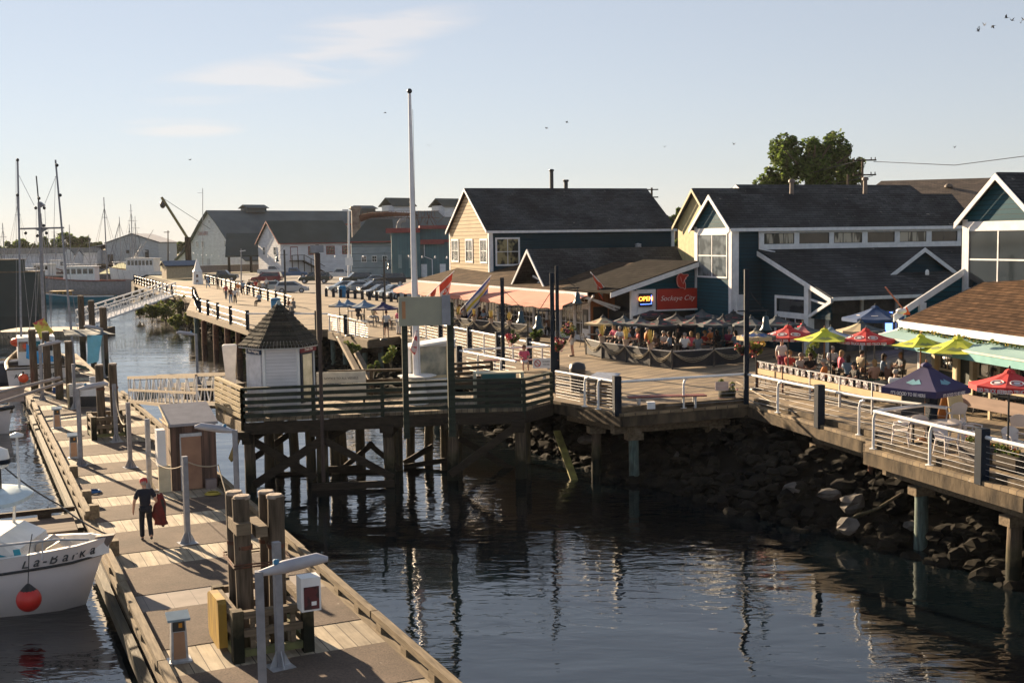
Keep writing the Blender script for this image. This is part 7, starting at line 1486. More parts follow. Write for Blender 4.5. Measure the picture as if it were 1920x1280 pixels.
# wooden bar fence with glasses along the grill patio
t=thing('patio_fence','pale timber band fence with printed glass strip along the grill patio','fence',W(1420,727),0)
a,b=W(1420,727),W(1702,792); M_pale=mat('fresh pale timber',(.52,.38,.20),(.44,.31,.16),rough=.7,scale=2)
mb=MB(); mb.bar(a+Vector((0,0,.72)),b+Vector((0,0,.72)),.05,.22); mb.build('timber_band',M_pale,t,world=True)
mb=MB(); mb.bar(a+Vector((0,0,1.12)),b+Vector((0,0,1.12)),.04,.03); mb.bar(a+Vector((0,0,.3)),b+Vector((0,0,.3)),.02); mb.bar(a+Vector((0,0,.12)),b+Vector((0,0,.12)),.02); mb.build('rail',M_galv,t,world=True)
for k in range(6): q=a.lerp(b,k/5); mb=MB(); mb.cbox(q+Vector((0,0,.56)),(.07,.07,1.12)); mb.build('post',M_rust if k<2 else M_galv,t,world=True)
d_=(b-a).normalized(); 
for k in range(20):
    q=a+d_*(.35+k*.455); q.z=DK+.97; mb=MB(); mb.bar(q-d_*.17,q+d_*.1,.015,.24); s_=mb.build('printed_pane',mat('white print pane',(.62,.62,.62),(.12,.10,.12),rough=.3,scale=9,contrast=(.48,.56)),t,world=True)
# tables and chairs
def table(label,loc,r=.42,h=.74,m=None,rnd_=True,rz=0,group='tables on the patios'):
    t=thing('patio_table',label,'table',loc,rz,group); mb=MB()
    if rnd_: mb.lathe([(r,h-.03),(r,h),(r*.98,h+.005)],(0,0,0),18)
    else: mb.box(-r*1.3,r*1.3,-r,r,h-.04,h)
    mb.build('tabletop',m or M_timx,t); mb=MB(); mb.tube([(0,0,0),(0,0,h-.03)],.035,8); mb.box(-.28,.28,-.03,.03,0,.04); mb.box(-.03,.03,-.28,.28,0,.04); mb.build('pedestal',M_blackp,t); return t
def chair0(nm,label,m,group,plastic=False):
    t=thing(nm,label,'chair',(0,0,0),0,group); w=.22
    mb=MB(); mb.extr([(-w,-.22,.42),(w,-.22,.42),(w*1.05,.2,.44),(-w*1.05,.2,.44)],(0,0,.035)); mb.build('seat',m,t)
    mb=MB()
    if plastic:
        n=8; V=[]
        for i in range(n+1):
            u=i/n*2-1; zt=.86-.12*abs(u)**2.2; V+=[(u*w*1.05,.21+.03*(1-u*u),.47),(u*w*1.22,.27+.04*(1-u*u),zt)]
        for i in range(n): q=V[2*i:2*i+4]; mb.add([q[0],q[2],q[3],q[1]]+[(x,y+.02,z) for x,y,z in (q[0],q[2],q[3],q[1])],[(0,1,2,3),(7,6,5,4),(3,2,6,7)])
    else:
        mb.bar((-w,.2,.44),(-w,.27,.86),.03); mb.bar((w,.2,.44),(w,.27,.86),.03)
        for k in range(3): mb.bar((-w,.22+.02*k,.56+.12*k),(w,.22+.02*k,.56+.12*k),.02,.05)
    mb.build('backrest',m,t)
    for x in (-1,1):
        for y in (-1,1): mb=MB(); mb.tube([(x*(w-.02),y*.19,.43),(x*(w+.04),y*.25,0)],.02 if not plastic else .032,6,r2=.016); mb.build('leg',m,t)
        if plastic: mb=MB(); mb.tube([(x*w*1.08,.24,.66),(x*(w+.05),0,.66),(x*(w+.04),-.2,.63),(x*w,-.21,.44)],.024,6); mb.build('armrest',m,t)
    return t
pc=chair0('plastic_chair','x',mat('white plastic chair',(.66,.60,.56),(.58,.53,.5),rough=.4),'x',True)
def g(x,y): return W(x,y)
series(pc,[(g(1688,834),R_(250),'white plastic chair at the lookout corner, leftmost'),(g(1722,826),R_(165),'white plastic chair behind the left round table'),(g(1774,851),R_(20),'white plastic chair in the middle, facing away from the railing'),(g(1801,836),R_(120),'white plastic chair right of the middle one'),(g(1824,838),R_(60),'white plastic chair partly behind the navy post'),(g(1792,800),R_(180),'white plastic chair with its back above the railing, behind the table'),(g(1903,858),R_(10),'white plastic chair right of the box planters'),(g(1912,826),R_(150),'white plastic chair at the right picture edge, slatted back up')],'white plastic chairs on the lookout')
M_ttop=mat('grey plastic tabletop',(.34,.33,.34),rough=.4)
table('round grey table between the left white plastic chairs',g(1712,832),.45,.7,M_ttop); table('round grey table in the middle of the white plastic chairs',g(1775,834),.55,.7,M_ttop)
dc=chair0('patio_chair','x',M_blackp,'x'); sp=[]
rr=random.Random(21); tb_n=0
spots=[(1118,650),(1150,655),(1190,662),(1232,668),(1275,672),(1320,668),(1365,664),(1300,655),(1245,652),(830,600),(875,606),(915,612),(960,617),(1470,718),(1530,728),(1590,742),(1650,752),(1500,700),(1570,708),(1640,722),(700,612),(735,618),(660,600),(1850,770),(1900,785)]
where={0:'under the leftmost black umbrella',1:'under the second charcoal umbrella',2:'under the third charcoal umbrella',3:'behind the right yellow grass pot',4:'in front of the red sign',5:'below the tower window',6:'left of the tall lamp',7:'deep under the black umbrellas below the tower',8:'deep under the black umbrellas below the red sign',9:'at the left end of the coral awning patio',10:'behind the second grass pot of the coral patio',11:'behind the middle grass pot of the coral patio',12:'at the right end of the coral awning patio',13:'behind the left end of the printed glass fence',14:'in front of the lime umbrella pole',15:'under the right red umbrella, by the fence',16:'near the right end of the printed glass fence',17:'behind the left red umbrella pole',18:'between lime umbrella and right red umbrella',19:'beside the seated man in cream',20:'on the middle deck, beside the standing man in white',21:'at the right end of the middle deck',22:'at the left end of the middle deck',23:'behind the sandwich board',24:'under the large red umbrella at the right edge'}
for i,(x,y) in enumerate(spots):
    c=W(x,y); table('patio table '+where[i],c,.4,.74,M_timx if i%2 else M_blackp,rnd_=bool(i%3)); a=rr.uniform(0,3)
    for k in (0,1): u=a+k*math.pi; sp.append(((c.x+.72*math.cos(u),c.y+.72*math.sin(u),DK),u-math.pi/2,('black chair '+('left of' if math.cos(u)<0 else 'right of')+' the table '+where[i])))
series(dc,sp,'black patio chairs')
# corner objects
t=thing('sandwich_board','folding timber sandwich board with a cream panel in front of the grill','sign board',W(1786,790),R_(25))
mb=MB(); mb.extr([(-.36,-.3,0),(.36,-.3,0),(.3,-.02,1.15),(.16,.0,1.28),(-.16,0,1.28),(-.3,-.02,1.15)],(0,.05,.01)); mb.build('front_panel',mat('cream board',(.62,.48,.27),(.52,.40,.22),scale=2),t)
mb=MB(); mb.extr([(-.36,.34,0),(.36,.34,0),(.3,.08,1.15),(-.3,.08,1.15)],(0,.05,.01)); mb.build('back_panel',M_wpole,t); mb=MB(); mb.tube([(.34,-.15,.55),(.34,.2,.55)],.01,4); mb.build('stay',M_galv,t)
t=thing('menu_stand','tall black chalkboard stand under the navy umbrella','sign board',W(1712,792),R_(10)); mb=MB(); mb.box(-.42,.42,0,.06,.25,1.35); mb.build('chalkboard',mat('chalkboard',(.03,.035,.04),(.10,.09,.09),scale=8,contrast=(.3,.35)),t); mb=MB(); mb.box(-.42,-.36,0,.06,0,.25); mb.box(.36,.42,0,.06,0,.25); mb.build('feet',M_blackp,t)
def planter(label,p,rz,w,d,h,m,blooms):
    t=thing('box_planter',label,'planter',p,rz); mb=MB(); mb.box(-w/2,w/2,-d/2,d/2,0,h); mb.build('box',m,t)
    mb=MB()
    for k in range(int(w/.2)): crown(mb,(-w/2+.12+k*.2,0,h+.04),.17,120,.04)
    mb.build('foliage',[M_leaf,M_leafy],t); mb=MB()
    for k in range(5): crown(mb,(-w/2+.1+k*w/5,0,h+.1),.12,14,.045)
    mb.build('blooms',blooms,t); return t
M_brickp=mat('grey block planter',(.13,.11,.10),(.08,.07,.065),rough=.9,scale=2,extra=shingle(0,2,.16,.08))
planter('grey block planter with red and yellow flowers left of the navy post',W(1838,868),R_(-70),1.1,.5,.5,M_brickp,[M_flr,M_fly]); planter('dark low planter with orange flowers right of the navy post',W(1890,880),R_(-72),1.1,.5,.42,M_dark,[M_fly,M_flr])
t=thing('barrel_planter','half barrel planter with white flowers and small sign beside the tall lamp','planter',W(1363,752),0)
mb=MB(); mb.lathe([(.27,0),(.33,.22),(.34,.42),(.3,.42)],(0,0,0),14); mb.build('barrel',M_pile,t); mb=MB(); mb.lathe([(.345,.1),(.35,.13),(.345,.16)],(0,0,0),14); mb.build('hoop',M_rust,t)
mb=MB(); crown(mb,(0,0,.6),.3,420,.05); mb.build('foliage',[M_leaf,M_leafy],t); mb=MB(); crown(mb,(.15,-.1,.52),.25,60,.04); mb.build('blooms',[M_trim,M_flp],t); mb=MB(); mb.cbox((-.25,-.3,.62),(.5,.03,.34)); mb.build('sign',mat('pink grey sign',(.4,.33,.34)),t)
t=thing('litter_bin','dark round lidded litter bin behind the corner railing','bin',W(1083,734),0); mb=MB(); mb.lathe([(.3,0),(.33,.85),(.33,.95)],(0,0,0),14); mb.build('body',mat('slatted dark bin',(.09,.075,.06),(.04,.035,.03)),t); mb=MB(); mb.lathe([(.35,.95),(.3,1.15),(.1,1.22)],(0,0,0),14); mb.build('lid',M_blackp,t)
t=thing('slatted_crate','large slatted timber crate behind the mesh railing at the pier corner','crate',W(1133,757),R_(-30))
for z in (.08,.36,.64,.9):
    mb=MB(); mb.box(-.55,.55,-.4,-.36,z-.05,z+.05); mb.box(-.55,.55,.36,.4,z-.05,z+.05); mb.box(-.55,-.51,-.36,.36,z-.05,z+.05); mb.box(.51,.55,-.36,.36,z-.05,z+.05); mb.build('slat_ring',M_timx,t)
for x,y in ((-.5,-.33),(.5,-.33),(-.5,.33),(.5,.33),(0,-.33)): mb=MB(); mb.cbox((x,y,.48),(.07,.07,.96)); mb.build('post',M_timx,t)
mb=MB(); mb.extr([(-.58,-.42,.96),(.58,-.42,.96),(.5,.42,1.12),(-.5,.42,1.12)],(0,0,.04)); mb.build('lid',M_galv,t)
t=thing('no_entry_sign','small white sign with red circle on the railing right of the pink woman','sign',W(1016,681,DK+.6),R_(5)); mb=MB(); mb.box(-.42,.42,-.02,.0,-.22,.24); mb.build('plate',M_white,t); mb=MB(); mb.tube([(-.2+.13*math.cos(u),-.03,.01+.15*math.sin(u)) for u in [2*math.pi*k/14 for k in range(15)]],.02,5); mb.bar((-.28,-.03,.1),(-.12,-.03,-.08),.03); mb.build('red_circle',M_red,t); text('NO FISHING',.09,(.2,-.025,.08),R_(90),0,M_blackp,t,'lettering',sx=.7); text('FROM PIER',.09,(.2,-.025,-.06),R_(90),0,M_blackp,t,'lettering',sx=.7)
t=thing('paper_notice','white paper notice taped on the maroon bench behind the corner railing','notice',W(1218,760,DK+.5),R_(4)); mb=MB(); mb.box(-.14,.14,-.3,-.285,-.08,.16); mb.build('sheet',M_trim,t); mb=MB(); mb.box(-.14,.14,-.285,-.1,.15,.16); mb.build('fold',M_white,t)
rope('barrier_rope','pale rope hanging across the planks behind the tall lamp, upper one',[W(1380,715,DK+.3),W(1452,756,DK+.05)],.02,M_rope); rope('barrier_rope','pale rope hanging across the planks behind the tall lamp, lower one',[W(1385,738,DK+.3),W(1425,760,DK+.05)],.02,M_rope)
# grill porch counter
t=thing('bar_counter','timber bar counter rail under the teal awning with bottles behind','counter',W(1800,775),R_(-72)); mb=MB(); mb.box(-.6,5.5,-.1,.1,.98,1.05); mb.build('top',M_cpost,t); mb=MB(); mb.box(-.6,5.5,-.06,.02,.3,.72); mb.build('front_board',mat('pinkish board',(.25,.17,.13),(.18,.12,.09),scale=2,stretch=(.5,1,3)),t)
for x in (-.5,1.5,3.5,5.4): mb=MB(); mb.box(x-.05,x+.05,-.05,.05,0,.98); mb.build('post',M_cpost,t)
# ================================================================ FLAGS
M_fr=mat('flag red',(.62,.06,.02)); M_fw=mat('flag white',(.68,.64,.58))
def mast_flag(label,foot,head,along,size,rz=0,colour='leaf'):
    foot=Vector(foot);head=Vector(head); t=thing('flag_and_pole',label,'flag',foot,0)
    mb=MB(); mb.tube([foot,head],.028,6); mb.build('pole',M_trim,t,world=True)
    # cloth hangs from the upper part of the pole
    a=foot.lerp(head,along[0]);b=foot.lerp(head,along[1]); n,m=12,8; dn=Vector((.06,0,-1)); V=[]; 
    side=Vector(((b-a).x,(b-a).y,0)).normalized(); nn=Vector((-side.y,side.x,0))
    for i in range(n+1):
        for j in range(m+1):
            u,v=i/n,j/m; p=a.lerp(b,v)+(dn*size*u)+nn*(.09*math.sin(u*7+v*3)*u+.05*math.sin(v*8))-side*u*v*.25*size; V.append(p)
    mb=MB()
    for i in range(n):
        mb.mt(0 if (i<n*.27 or i>=n*.73) else 1)
        if colour=='mixed': mb.mt((0,1,2,1)[(i//2)%4])
        for j in range(m): k=i*(m+1)+j; mb.add([V[k],V[k+1],V[k+m+2],V[k+m+1]],[(0,1,2,3)],True)
    mb.build('cloth',[M_fr,M_fw] if colour!='mixed' else [fab('flag blue',(.05,.12,.4)),M_fw,fab('flag yellow',(.6,.45,.03))],t,world=True)
    if colour=='leaf':
        def P(u,v): i=min(int(u*n),n-1);j=min(int(v*m),m-1);fu=u*n-i;fv=v*m-j; A=V[i*(m+1)+j].lerp(V[(i+1)*(m+1)+j],fu);B=V[i*(m+1)+j+1].lerp(V[(i+1)*(m+1)+j+1],fu); return A.lerp(B,fv)
        out=[(.0,.42),(.1,.2),(.2,.26),(.15,.08),(.36,.14),(.3,.0),(.2,-.1),(.22,-.2),(.03,-.16),(0,-.38)]; pts=[(x,y) for x,y in out]+[(-x,y) for x,y in out[-2:0:-1]]
        for s_ in (-1,1): mb=MB(); mb.add([P(.5-y*.42,.5+x*.85)+nn*.012*s_ for x,y in pts],[tuple(range(len(pts)))]); mb.build('maple_leaf',M_fr,t,world=True)
    return t
Yf=86
mast_flag('red and white maple leaf flag at the left end of the coral awning, hanging steeply',WY(800,556,Yf),WY(852,508,Yf+1),(.45,.95),1.9)
mast_flag('furled red flag hanging low on the white pole left of the coral awning',WY(790,566,84),WY(838,520,85),(.35,.6),1.3)
mast_flag('colourful blue white and yellow flag on a long pole over the coral awning',WY(862,582,80),WY(921,516,82),(.2,.98),1.25,colour='mixed')
mast_flag('small maple leaf flag at the right end of the coral awning',WY(1142,549,70),WY(1107,510,69.4),(.35,.9),1.05)
t=thing('flag_and_pole','bare diagonal flag pole with an orange pennant above the teal awning corner','flag',WY(1700,582,44),0); mb=MB(); mb.tube([WY(1697,584,44),WY(1660,538,43)],.03,6); mb.build('pole',mat('pinkish pole',(.45,.16,.12)),t,world=True)
mb=MB(); mb.extr([WY(1700,574,43.9),WY(1707,590,43.9),WY(1694,590,43.9)],(0,.03,0)); mb.build('pennant',mat('orange pennant',(.75,.12,.02)),t,world=True); mb=MB(); mb.ball(WY(1690,583,43.9),.16,10,7,(1.3,1,.7)); mb.build('spotlight',M_white,t,world=True)
# ================================================================ PEOPLE
def skin(name,nodes,edges,mats,parent,root,sub=1):
    names=list(nodes); me=bpy.data.meshes.new(name); me.from_pydata([nodes[k][0] for k in names],[(names.index(a),names.index(b)) for a,b in edges],[])
    ob=bpy.data.objects.new('tmp_skin',me); COL.objects.link(ob); m=ob.modifiers.new('s','SKIN'); m.use_smooth_shade=True
    for i,k in enumerate(names): r=nodes[k][1]; me.skin_vertices[0].data[i].radius=(r,r) if not isinstance(r,tuple) else r
    me.skin_vertices[0].data[names.index(root)].use_root=True
    s=ob.modifiers.new('u','SUBSURF'); s.levels=sub; s.render_levels=sub
    dg=bpy.context.evaluated_depsgraph_get(); new=bpy.data.meshes.new_from_object(ob.evaluated_get(dg)); COL.objects.unlink(ob); bpy.data.objects.remove(ob)
    new.name=name; new.materials.clear(); new.materials.append(mats); new.polygons.foreach_set('use_smooth',[True]*len(new.polygons))
    o=bpy.data.objects.new(name,new); COL.objects.link(o); o.parent=parent; return o
def V3(*a): return Vector(a)
POSE={}
def pose(name,hip,knL,ftL,knR,ftR,chest,neck,head,elL,haL,elR,haR,lean=None):
    POSE[name]=dict(hip=V3(*hip),knL=V3(*knL),ftL=V3(*ftL),knR=V3(*knR),ftR=V3(*ftR),chest=V3(*chest),neck=V3(*neck),head=V3(*head),elL=V3(*elL),haL=V3(*haL),elR=V3(*elR),haR=V3(*haR))
# figure faces +y; left is -x
pose('stand',(0,0,.93),(-.1,.02,.5),(-.12,-.03,.08),(.1,.02,.5),(.12,-.03,.08),(0,.0,1.3),(0,0,1.47),(0,.03,1.62),(-.26,-.04,1.14),(-.27,.07,.88),(.26,-.04,1.14),(.27,.07,.88))
pose('walk',(0,0,.92),(-.09,.16,.52),(-.09,.2,.09),(.09,.03,.5),(.1,-.32,.16),(0,.02,1.3),(0,.03,1.47),(0,.07,1.62),(-.26,-.12,1.14),(-.25,-.06,.88),(.26,.08,1.13),(.25,.24,.93))
pose('sit',(0,0,.55),(-.13,.42,.5),(-.13,.42,.09),(.13,.42,.5),(.13,.45,.09),(0,.0,.92),(0,.02,1.09),(0,.06,1.24),(-.25,.12,.80),(-.12,.36,.72),(.25,.12,.80),(.12,.36,.74))
pose('hero',(0,0,.92),(-.11,.06,.5),(-.11,.04,.09),(.1,.08,.52),(.12,-.22,.15),(.0,.0,1.29),(0,.01,1.46),(-.02,.03,1.61),(-.29,-.06,1.14),(-.32,.03,.86),(.28,-.04,1.16),(.37,.0,.93))
def person(label,loc,rz,pz,shirt,legs,skin_m=None,hair=None,shorts=False,longs=False,h=1.72,group=None,hat=None,dress=False,hires=False):
    t=thing('person',label,'person',loc,rz,group); P=POSE[pz]; s=h/1.74; t.scale=(s,s,s); sk=skin_m or M_skin
    shL=P['chest']+V3(-.18,0,.10); shR=P['chest']+V3(.18,0,.10); hL=P['hip']+V3(-.09,0,-.02); hR=P['hip']+V3(.09,0,-.02)
    N={'hip':(P['hip'],(.15,.11)),'belly':(P['hip'].lerp(P['chest'],.5),(.125,.095)),'chest':(P['chest'],(.15,.105)),'nb':(P['chest'].lerp(P['neck'],.75),.07),'neck':(P['neck'],.052),'chin':(P['head']+V3(0,.02,-.06),.072),'head':(P['head']+V3(0,0,.02),(.085,.095)),'crown':(P['head']+V3(0,-.01,.10),(.07,.075)),
     'shL':(shL,.062),'shR':(shR,.062),'elL':(P['elL'],.05),'elR':(P['elR'],.05),'wrL':(P['elL'].lerp(P['haL'],.9),.029),'wrR':(P['elR'].lerp(P['haR'],.9),.029),
     'hL':(hL,.088),'hR':(hR,.088),'knL':(P['knL'],.057),'knR':(P['knR'],.057),'anL':(P['ftL']+V3(0,-.02,.02),.04),'anR':(P['ftR']+V3(0,-.02,.02),.04),'toL':(P['ftL']+V3(0,.16,-.045),.034),'toR':(P['ftR']+V3(0,.16,-.045),.034)}
    E=[('hip','belly'),('belly','chest'),('chest','nb'),('nb','neck'),('neck','chin'),('chin','head'),('head','crown'),('chest','shL'),('chest','shR'),('shL','elL'),('shR','elR'),('elL','wrL'),('elR','wrR'),('hip','hL'),('hip','hR'),('hL','knL'),('hR','knR'),('knL','anL'),('knR','anR'),('anL','toL'),('anR','toR')]
    for sd in 'LR':
        w=P['el'+sd].lerp(P['ha'+sd],.9); d=(P['ha'+sd]-P['el'+sd]).normalized(); ax=V3(0,1,0); ax=(ax-d*ax.dot(d)).normalized(); N['pm'+sd]=(w+d*.07,(.036,.02)); E.append(('wr'+sd,'pm'+sd))
        inn=d.cross(ax)*(1 if sd=='L' else -1)
        for k,(o,l) in enumerate(((-.028,.065),(-.009,.078),(.01,.072),(.028,.055))):
            b=w+d*.09+ax*o; N[f'f{sd}{k}a']=(b+d*l*.5+inn*.006,.0095); N[f'f{sd}{k}b']=(b+d*l*.9+inn*.022,.008); E+= [('pm'+sd,f'f{sd}{k}a'),(f'f{sd}{k}a',f'f{sd}{k}b')]
        N[f't{sd}a']=(w+d*.045+ax*.045+inn*.008,.011); N[f't{sd}b']=(w+d*.085+ax*.058+inn*.02,.009); E+=[('wr'+sd,f't{sd}a'),(f't{sd}a',f't{sd}b')]
    if not hires:   # small in the picture: one mitten of fingers is kept for speed
        for k in list(N):
            if k[0]=='f' and k[2] in '02': N.pop(k)
        E=[e for e in E if e[0] in N and e[1] in N]
    skin('body',N,E,sk,t,'hip',1)
    # head details
    mb=MB(); H=P['head']; mb.ball(H+V3(0,.108,.0),.018,6,5,(1,1,1.4)); mb.ball(H+V3(-.088,.0,.0),.022,6,5,(.5,1,1.5)); mb.ball(H+V3(.088,.0,.0),.022,6,5,(.5,1,1.5)); mb.build('nose_and_ears',sk,t)
    mb=MB(); [mb.ball(H+V3(x,.092,.03),.012,6,5) for x in (-.034,.034)]; mb.tube([H+V3(-.025,.098,-.045),H+V3(.025,.098,-.045)],.006,4); mb.build('eyes_and_mouth',M_hair,t)
    hm=hair or M_hair; mb=MB(); mb.ball(H+V3(0,-.022,.055),.106,12,9,(.96,1.03,.98)) ; 
    if longs: mb.ball(H+V3(0,-.07,-.05),.09,10,7,(1,.7,1.5))
    mb.build('hair',hm,t)
    if hat: mb=MB(); mb.lathe([(.108,.03),(.108,.09),(.09,.145),(.03,.165)],H+V3(0,-.01,.0),14,sy=1.08); mb.extr([H+V3(-.07,.08,.045),H+V3(.07,.08,.045),H+V3(.05,.19,.035),H+V3(-.05,.19,.035)],(0,0,.014)); mb.build('cap',hat,t)
    # shirt
    f=.6 if not shorts else .5
    S_={'b':(P['hip']+V3(0,0,-.07),(.172,.13)),'m':(P['hip'].lerp(P['chest'],.5),(.15,.117)),'c':(P['chest'],(.185,.135)),'n':(P['chest'].lerp(P['neck'],.72),.088),'sL':(shL,.092),'sR':(shR,.092),'eL':(shL.lerp(P['elL'],.85),.07),'eR':(shR.lerp(P['elR'],.85),.07)}
    skin('dress' if dress else 'shirt',S_,[('b','m'),('m','c'),('c','n'),('c','sL'),('c','sR'),('sL','eL'),('sR','eR')],shirt,t,'c',1)
    k=.45 if shorts else .93
    T={'h':(P['hip'],(.158,.118)),'l':(hL,.108),'r':(hR,.108),'kl':(P['knL'].lerp(hL,.1) if not shorts else hL.lerp(P['knL'],.8),.078),'kr':(P['knR'].lerp(hR,.1) if not shorts else hR.lerp(P['knR'],.8),.078)}
    Eg=[('h','l'),('h','r'),('l','kl'),('r','kr')]
    if not shorts: T['al']=(P['knL'].lerp(P['ftL'],1.0),.07); T['ar']=(P['knR'].lerp(P['ftR'],1.0),.07); Eg+=[('kl','al'),('kr','ar')]
    skin('shorts' if shorts else 'trousers',T,Eg,legs,t,'h',1)
    for sd in 'LR': mb=MB(); q=P['ft'+sd]; mb.ball(q+V3(0,.06,-.035),.055,8,6,(.8,2.5,.85)); mb.build('shoe',M_blackp,t)
    return t
C_={'navy':fab('navy shirt',(.006,.009,.02)),'jean':fab('dark jeans',(.006,.008,.015)),'pink':fab('pink top',(.60,.10,.17)),'white':fab('white cloth',(.62,.62,.62)),'black':fab('black cloth',(.02,.02,.022)),'red':fab('red cloth',(.42,.05,.04)),'orange':fab('orange cloth',(.60,.20,.05)),'blue':fab('pale blue cloth',(.2,.3,.42)),'grey':fab('grey cloth',(.16,.17,.18)),'maroon':fab('maroon cloth',(.25,.03,.09)),'cream':fab('cream cloth',(.50,.42,.28)),'green':fab('green cloth',(.06,.12,.08)),'brown':fab('brown cloth',(.14,.07,.045))}
M_blond=mat('blond hair',(.35,.22,.09)); M_greyh_=mat('grey hair',(.3,.28,.26))
# the walking man: seen from behind, red cap, navy shirt, red jacket in his right hand
hp=D(-3.53,13.78); hero=person('man in red cap and navy shirt walking away on the dock with a red jacket',hp,R_(20),'hero',C_['navy'],C_['jean'],h=1.76,hair=M_greyh_,hat=mat('red cap cloth',(.42,.03,.03)),hires=True)
jk=thing('jacket','dark red jacket hanging folded from the walking man\'s right hand','jacket',hp,R_(20)); mb=MB(); n=14
vs=[]; 
for i in range(n+1):
    z=lerp(1.30,.42,i/n); w=.06+.10*math.sin(min(1,i/n*1.25)*math.pi*.62); 
    for j in range(12):
        a=2*math.pi*j/12; k=1+.22*math.sin(a*3+i*.5)+.10*math.sin(a*5-i*.8); vs.append((.385+.02*math.sin(i*.6)+w*k*math.cos(a)*1.05,.0+w*k*.62*math.sin(a),z+.02*math.sin(a*2)))
mb.add(vs,[(i*12+j,(i+1)*12+j,(i+1)*12+(j+1)%12,i*12+(j+1)%12) for i in range(n) for j in range(12)],True); mb.add(vs[:12],[tuple(range(12))[::-1]]); mb.add(vs[-12:],[tuple(range(12))])
mb.build('jacket_body',mat('dark red jacket cloth',(.15,.012,.009),(.06,.008,.007),rough=.8,scale=5,bump=.5),jk); mb=MB(); mb.tube([(.44,-.02,1.15),(.50,-.03,.9),(.49,0,.5),(.45,.02,.36)],[.05,.055,.05,.04],8); mb.build('sleeve',mat('black jacket cloth',(.03,.02,.02)),jk)
person('seated woman in a pink sleeveless top and white shorts on the maroon bench',W(983,697)+Vector((0,.05,-.03)),R_(190),'sit',C_['pink'],C_['white'],hair=mat('auburn hair',(.12,.04,.02)),longs=True,shorts=True,h=1.66)
person('woman in a black jacket and white shorts standing by the flower baskets',W(1073,668),R_(70),'stand',C_['black'],C_['white'],hair=M_blond,longs=True,shorts=True,h=1.72)
person('person in white shirt and dark red trousers standing behind the left red umbrella',W(1465,708),R_(200),'stand',C_['white'],C_['maroon'],hair=M_blond)
person('man in cream shirt seated at a table by the right red umbrella',W(1614,716),R_(-60),'sit',C_['cream'],C_['brown'],hair=M_hair)
person('woman in sleeveless top seated with her back to the glass fence',W(1640,738),R_(20),'sit',M_skin,C_['green'],hair=M_blond,longs=True)
person('man in white shirt and black shorts standing at the middle deck railing',W(725,632),R_(0),'stand',C_['white'],C_['black'],shorts=True,hair=mat('red brown hair',(.10,.035,.02)))
person('woman in white and pink standing right of the man in white at the middle deck',W(748,627),R_(-40),'stand',C_['pink'],C_['white'],hair=M_hair,longs=True)
L=[((433,570),'walk',20,'brown','blue',0,'walker in brown at the tall deck railing, left of two'),((441,570),'stand',200,'white','jean',1,'walker in white at the tall deck railing, right of two'),((447,556),'walk',190,'orange','white',1,'walker in orange on the promenade'),((456,553),'stand',30,'blue','jean',0,'person in pale blue beside the walker in orange'),((468,551),'walk',180,'black','black',0,'person in black left of the couple on the promenade'),((475,550),'stand',170,'grey','jean',0,'person in grey in the promenade group'),((480,551),'walk',200,'red','cream',1,'person in red in the promenade group'),((487,552),'stand',150,'cream','brown',1,'person in cream at the right of the promenade group'),((409,542),'stand',0,'black','black',0,'dark dressed person near the white model lighthouse'),((390,540),'walk',60,'blue','blue',0,'person in pale blue bending near the model lighthouse'),((486,574),'sit',60,'blue','jean',0,'seated person in blue left of the blue bin'),((541,585),'sit',-60,'brown','grey',1,'seated person in brown right of the blue bin'),((551,586),'sit',60,'grey','grey',0,'seated person in grey right of the blue bin'),((764,615),'stand',170,'white','navy',0,'person in white behind the billboard posts'),((812,608),'walk',60,'grey','black',0,'person in grey walking by the coral patio fence'),((424,562),'walk',0,'red','grey',0,'distant walker in red by the inner railing'),((500,545),'walk',0,'white','grey',0,'distant walker in white near the silver hatchback')]
for (x,y),pz,a,sh,lg,lo,lb in L: person(lb,W(x,y),R_(a),pz,C_[sh],C_[lg],longs=bool(lo),h=random.uniform(1.62,1.8),hair=random.choice([M_hair,M_hair,M_blond,M_greyh_]))
S2=[(846,604,'black','leftmost diner on the coral patio'),(862,604,'red','diner in red behind the second grass pot'),(880,606,'brown','diner in brown between two grass pots'),(899,610,'black','diner in black left of the middle grass pot'),(931,611,'grey','diner in grey right of the middle grass pot'),(945,614,'orange','diner in orange by the slim lamp'),(975,618,'blue','diner in blue right of the slim lamp'),(990,620,'black','diner in black near the round topiary'),(1030,630,'brown','diner in brown right of the round topiary'),
(1125,650,'grey','diner at the left end of the net draped fence'),(1152,654,'pink','diner in pink between the first two grass pots'),(1163,657,'white','diner in white between the first two grass pots'),(1197,662,'red','diner in red left of the third grass pot'),(1243,668,'white','diner in white behind the fence below the red sign'),(1256,670,'blue','diner in blue behind the fence below the red sign'),(1296,670,'pink','diner in pink right of the red sign'),(1320,668,'red','diner in dark red below the tower window'),(1366,664,'maroon','diner in maroon left of the tall lamp'),(1345,666,'black','diner in black below the tower corner'),
(1480,716,'red','diner in red behind the left end of the glass fence'),(1520,722,'black','diner in black by the conical topiary'),(1590,728,'blue','diner in blue left of the right red umbrella pole'),(1666,742,'brown','diner in brown near the teal awning'),(1560,706,'white','diner in white under the lime umbrella'),(1690,720,'grey','diner in grey under the second lime umbrella'),(1905,776,'blue','diner in blue under the large red umbrella'),(1860,758,'black','diner in black by the bar counter'),(672,603,'black','diner in black on the middle deck'),(700,606,'cream','diner in cream on the middle deck'),(1185,650,'black','diner in black under the third charcoal umbrella'),(1270,658,'black','diner in black deep under the umbrellas')]
protos={}
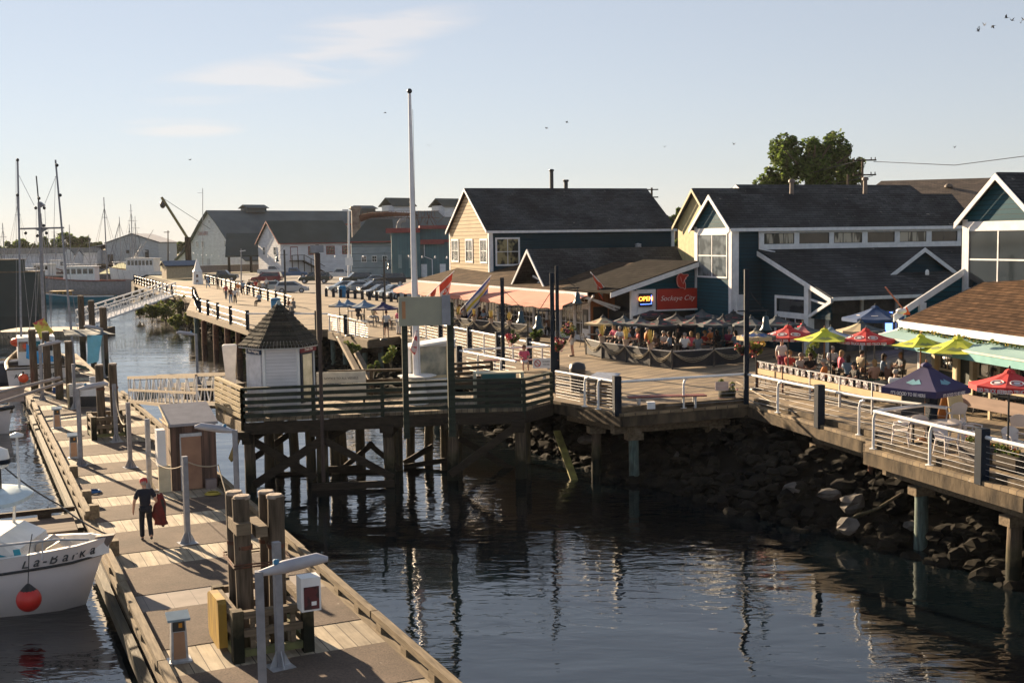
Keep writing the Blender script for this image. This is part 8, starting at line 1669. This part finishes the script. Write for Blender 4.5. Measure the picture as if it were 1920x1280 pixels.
for i,(x,y,c,lb) in enumerate(S2):
    if c not in protos:
        protos[c]=person(lb,W(x,y),R_(random.uniform(0,360)),'sit',C_[c],C_[('black','grey','jean')[i%3]],hair=(M_hair,M_blond,M_greyh_)[i%3],longs=i%2==0,h=1.72,group='diners on the patios')
    else: dup(protos[c],W(x,y),R_(random.uniform(0,360)),lb,'diners on the patios')
S3=[(836,602,'brown','brown haired diner at the far left table of the coral patio, second row'),(871,608,'white','diner in white just right of the second grass pot'),(908,614,'blue','diner in blue directly left of the fourth grass pot'),(925,608,'black','diner in black half hidden by the middle grass pot'),(962,612,'red','diner in red directly under the coral awning near the slim lamp'),(1000,616,'pink','diner in pink above the round topiary'),(1140,647,'black','diner in black under the tan panelled umbrella'),(1178,660,'blue','diner in blue right of the middle grass pot of three'),(1212,660,'orange','diner in orange just left of the right grass pot'),(1230,672,'brown','diner in brown right of the third grass pot'),(1284,673,'white','diner in white at the front corner of the net draped fence'),(1309,674,'grey','diner in grey near the front corner of the net draped fence'),(1333,660,'orange','diner in orange below the tower window corner'),(1380,668,'blue','diner in blue just left of the tall lamp pole'),(1500,722,'white','diner in white left of the conical topiary'),(1546,736,'orange','diner in orange by the varnished umbrella pole'),(1576,716,'pink','diner in pink between lime and red umbrella poles'),(1603,744,'black','diner in black close to the glass fence'),(1655,724,'blue','diner in blue behind the man in cream'),(1677,762,'white','diner in white at the right end of the glass fence')]
for x,y,c,lb in S3:
    if c in protos: dup(protos[c],W(x,y),R_(random.uniform(0,360)),lb,'diners on the patios')
# ================================================================ AIR
m=bpy.data.materials.new('haze'); m.use_nodes=True; t=m.node_tree; t.nodes.clear(); o=t.nodes.new('ShaderNodeOutputMaterial'); v=t.nodes.new('ShaderNodeVolumePrincipled')
v.inputs['Color'].default_value=(.95,.93,.92,1); v.inputs['Density'].default_value=.00008; v.inputs['Anisotropy'].default_value=.0; t.links.new(v.outputs[0],o.inputs['Volume'])
mb=MB(); mb.box(-560,300,-60,900,-2,24); o=mb.build('haze',m); o['kind']='stuff'
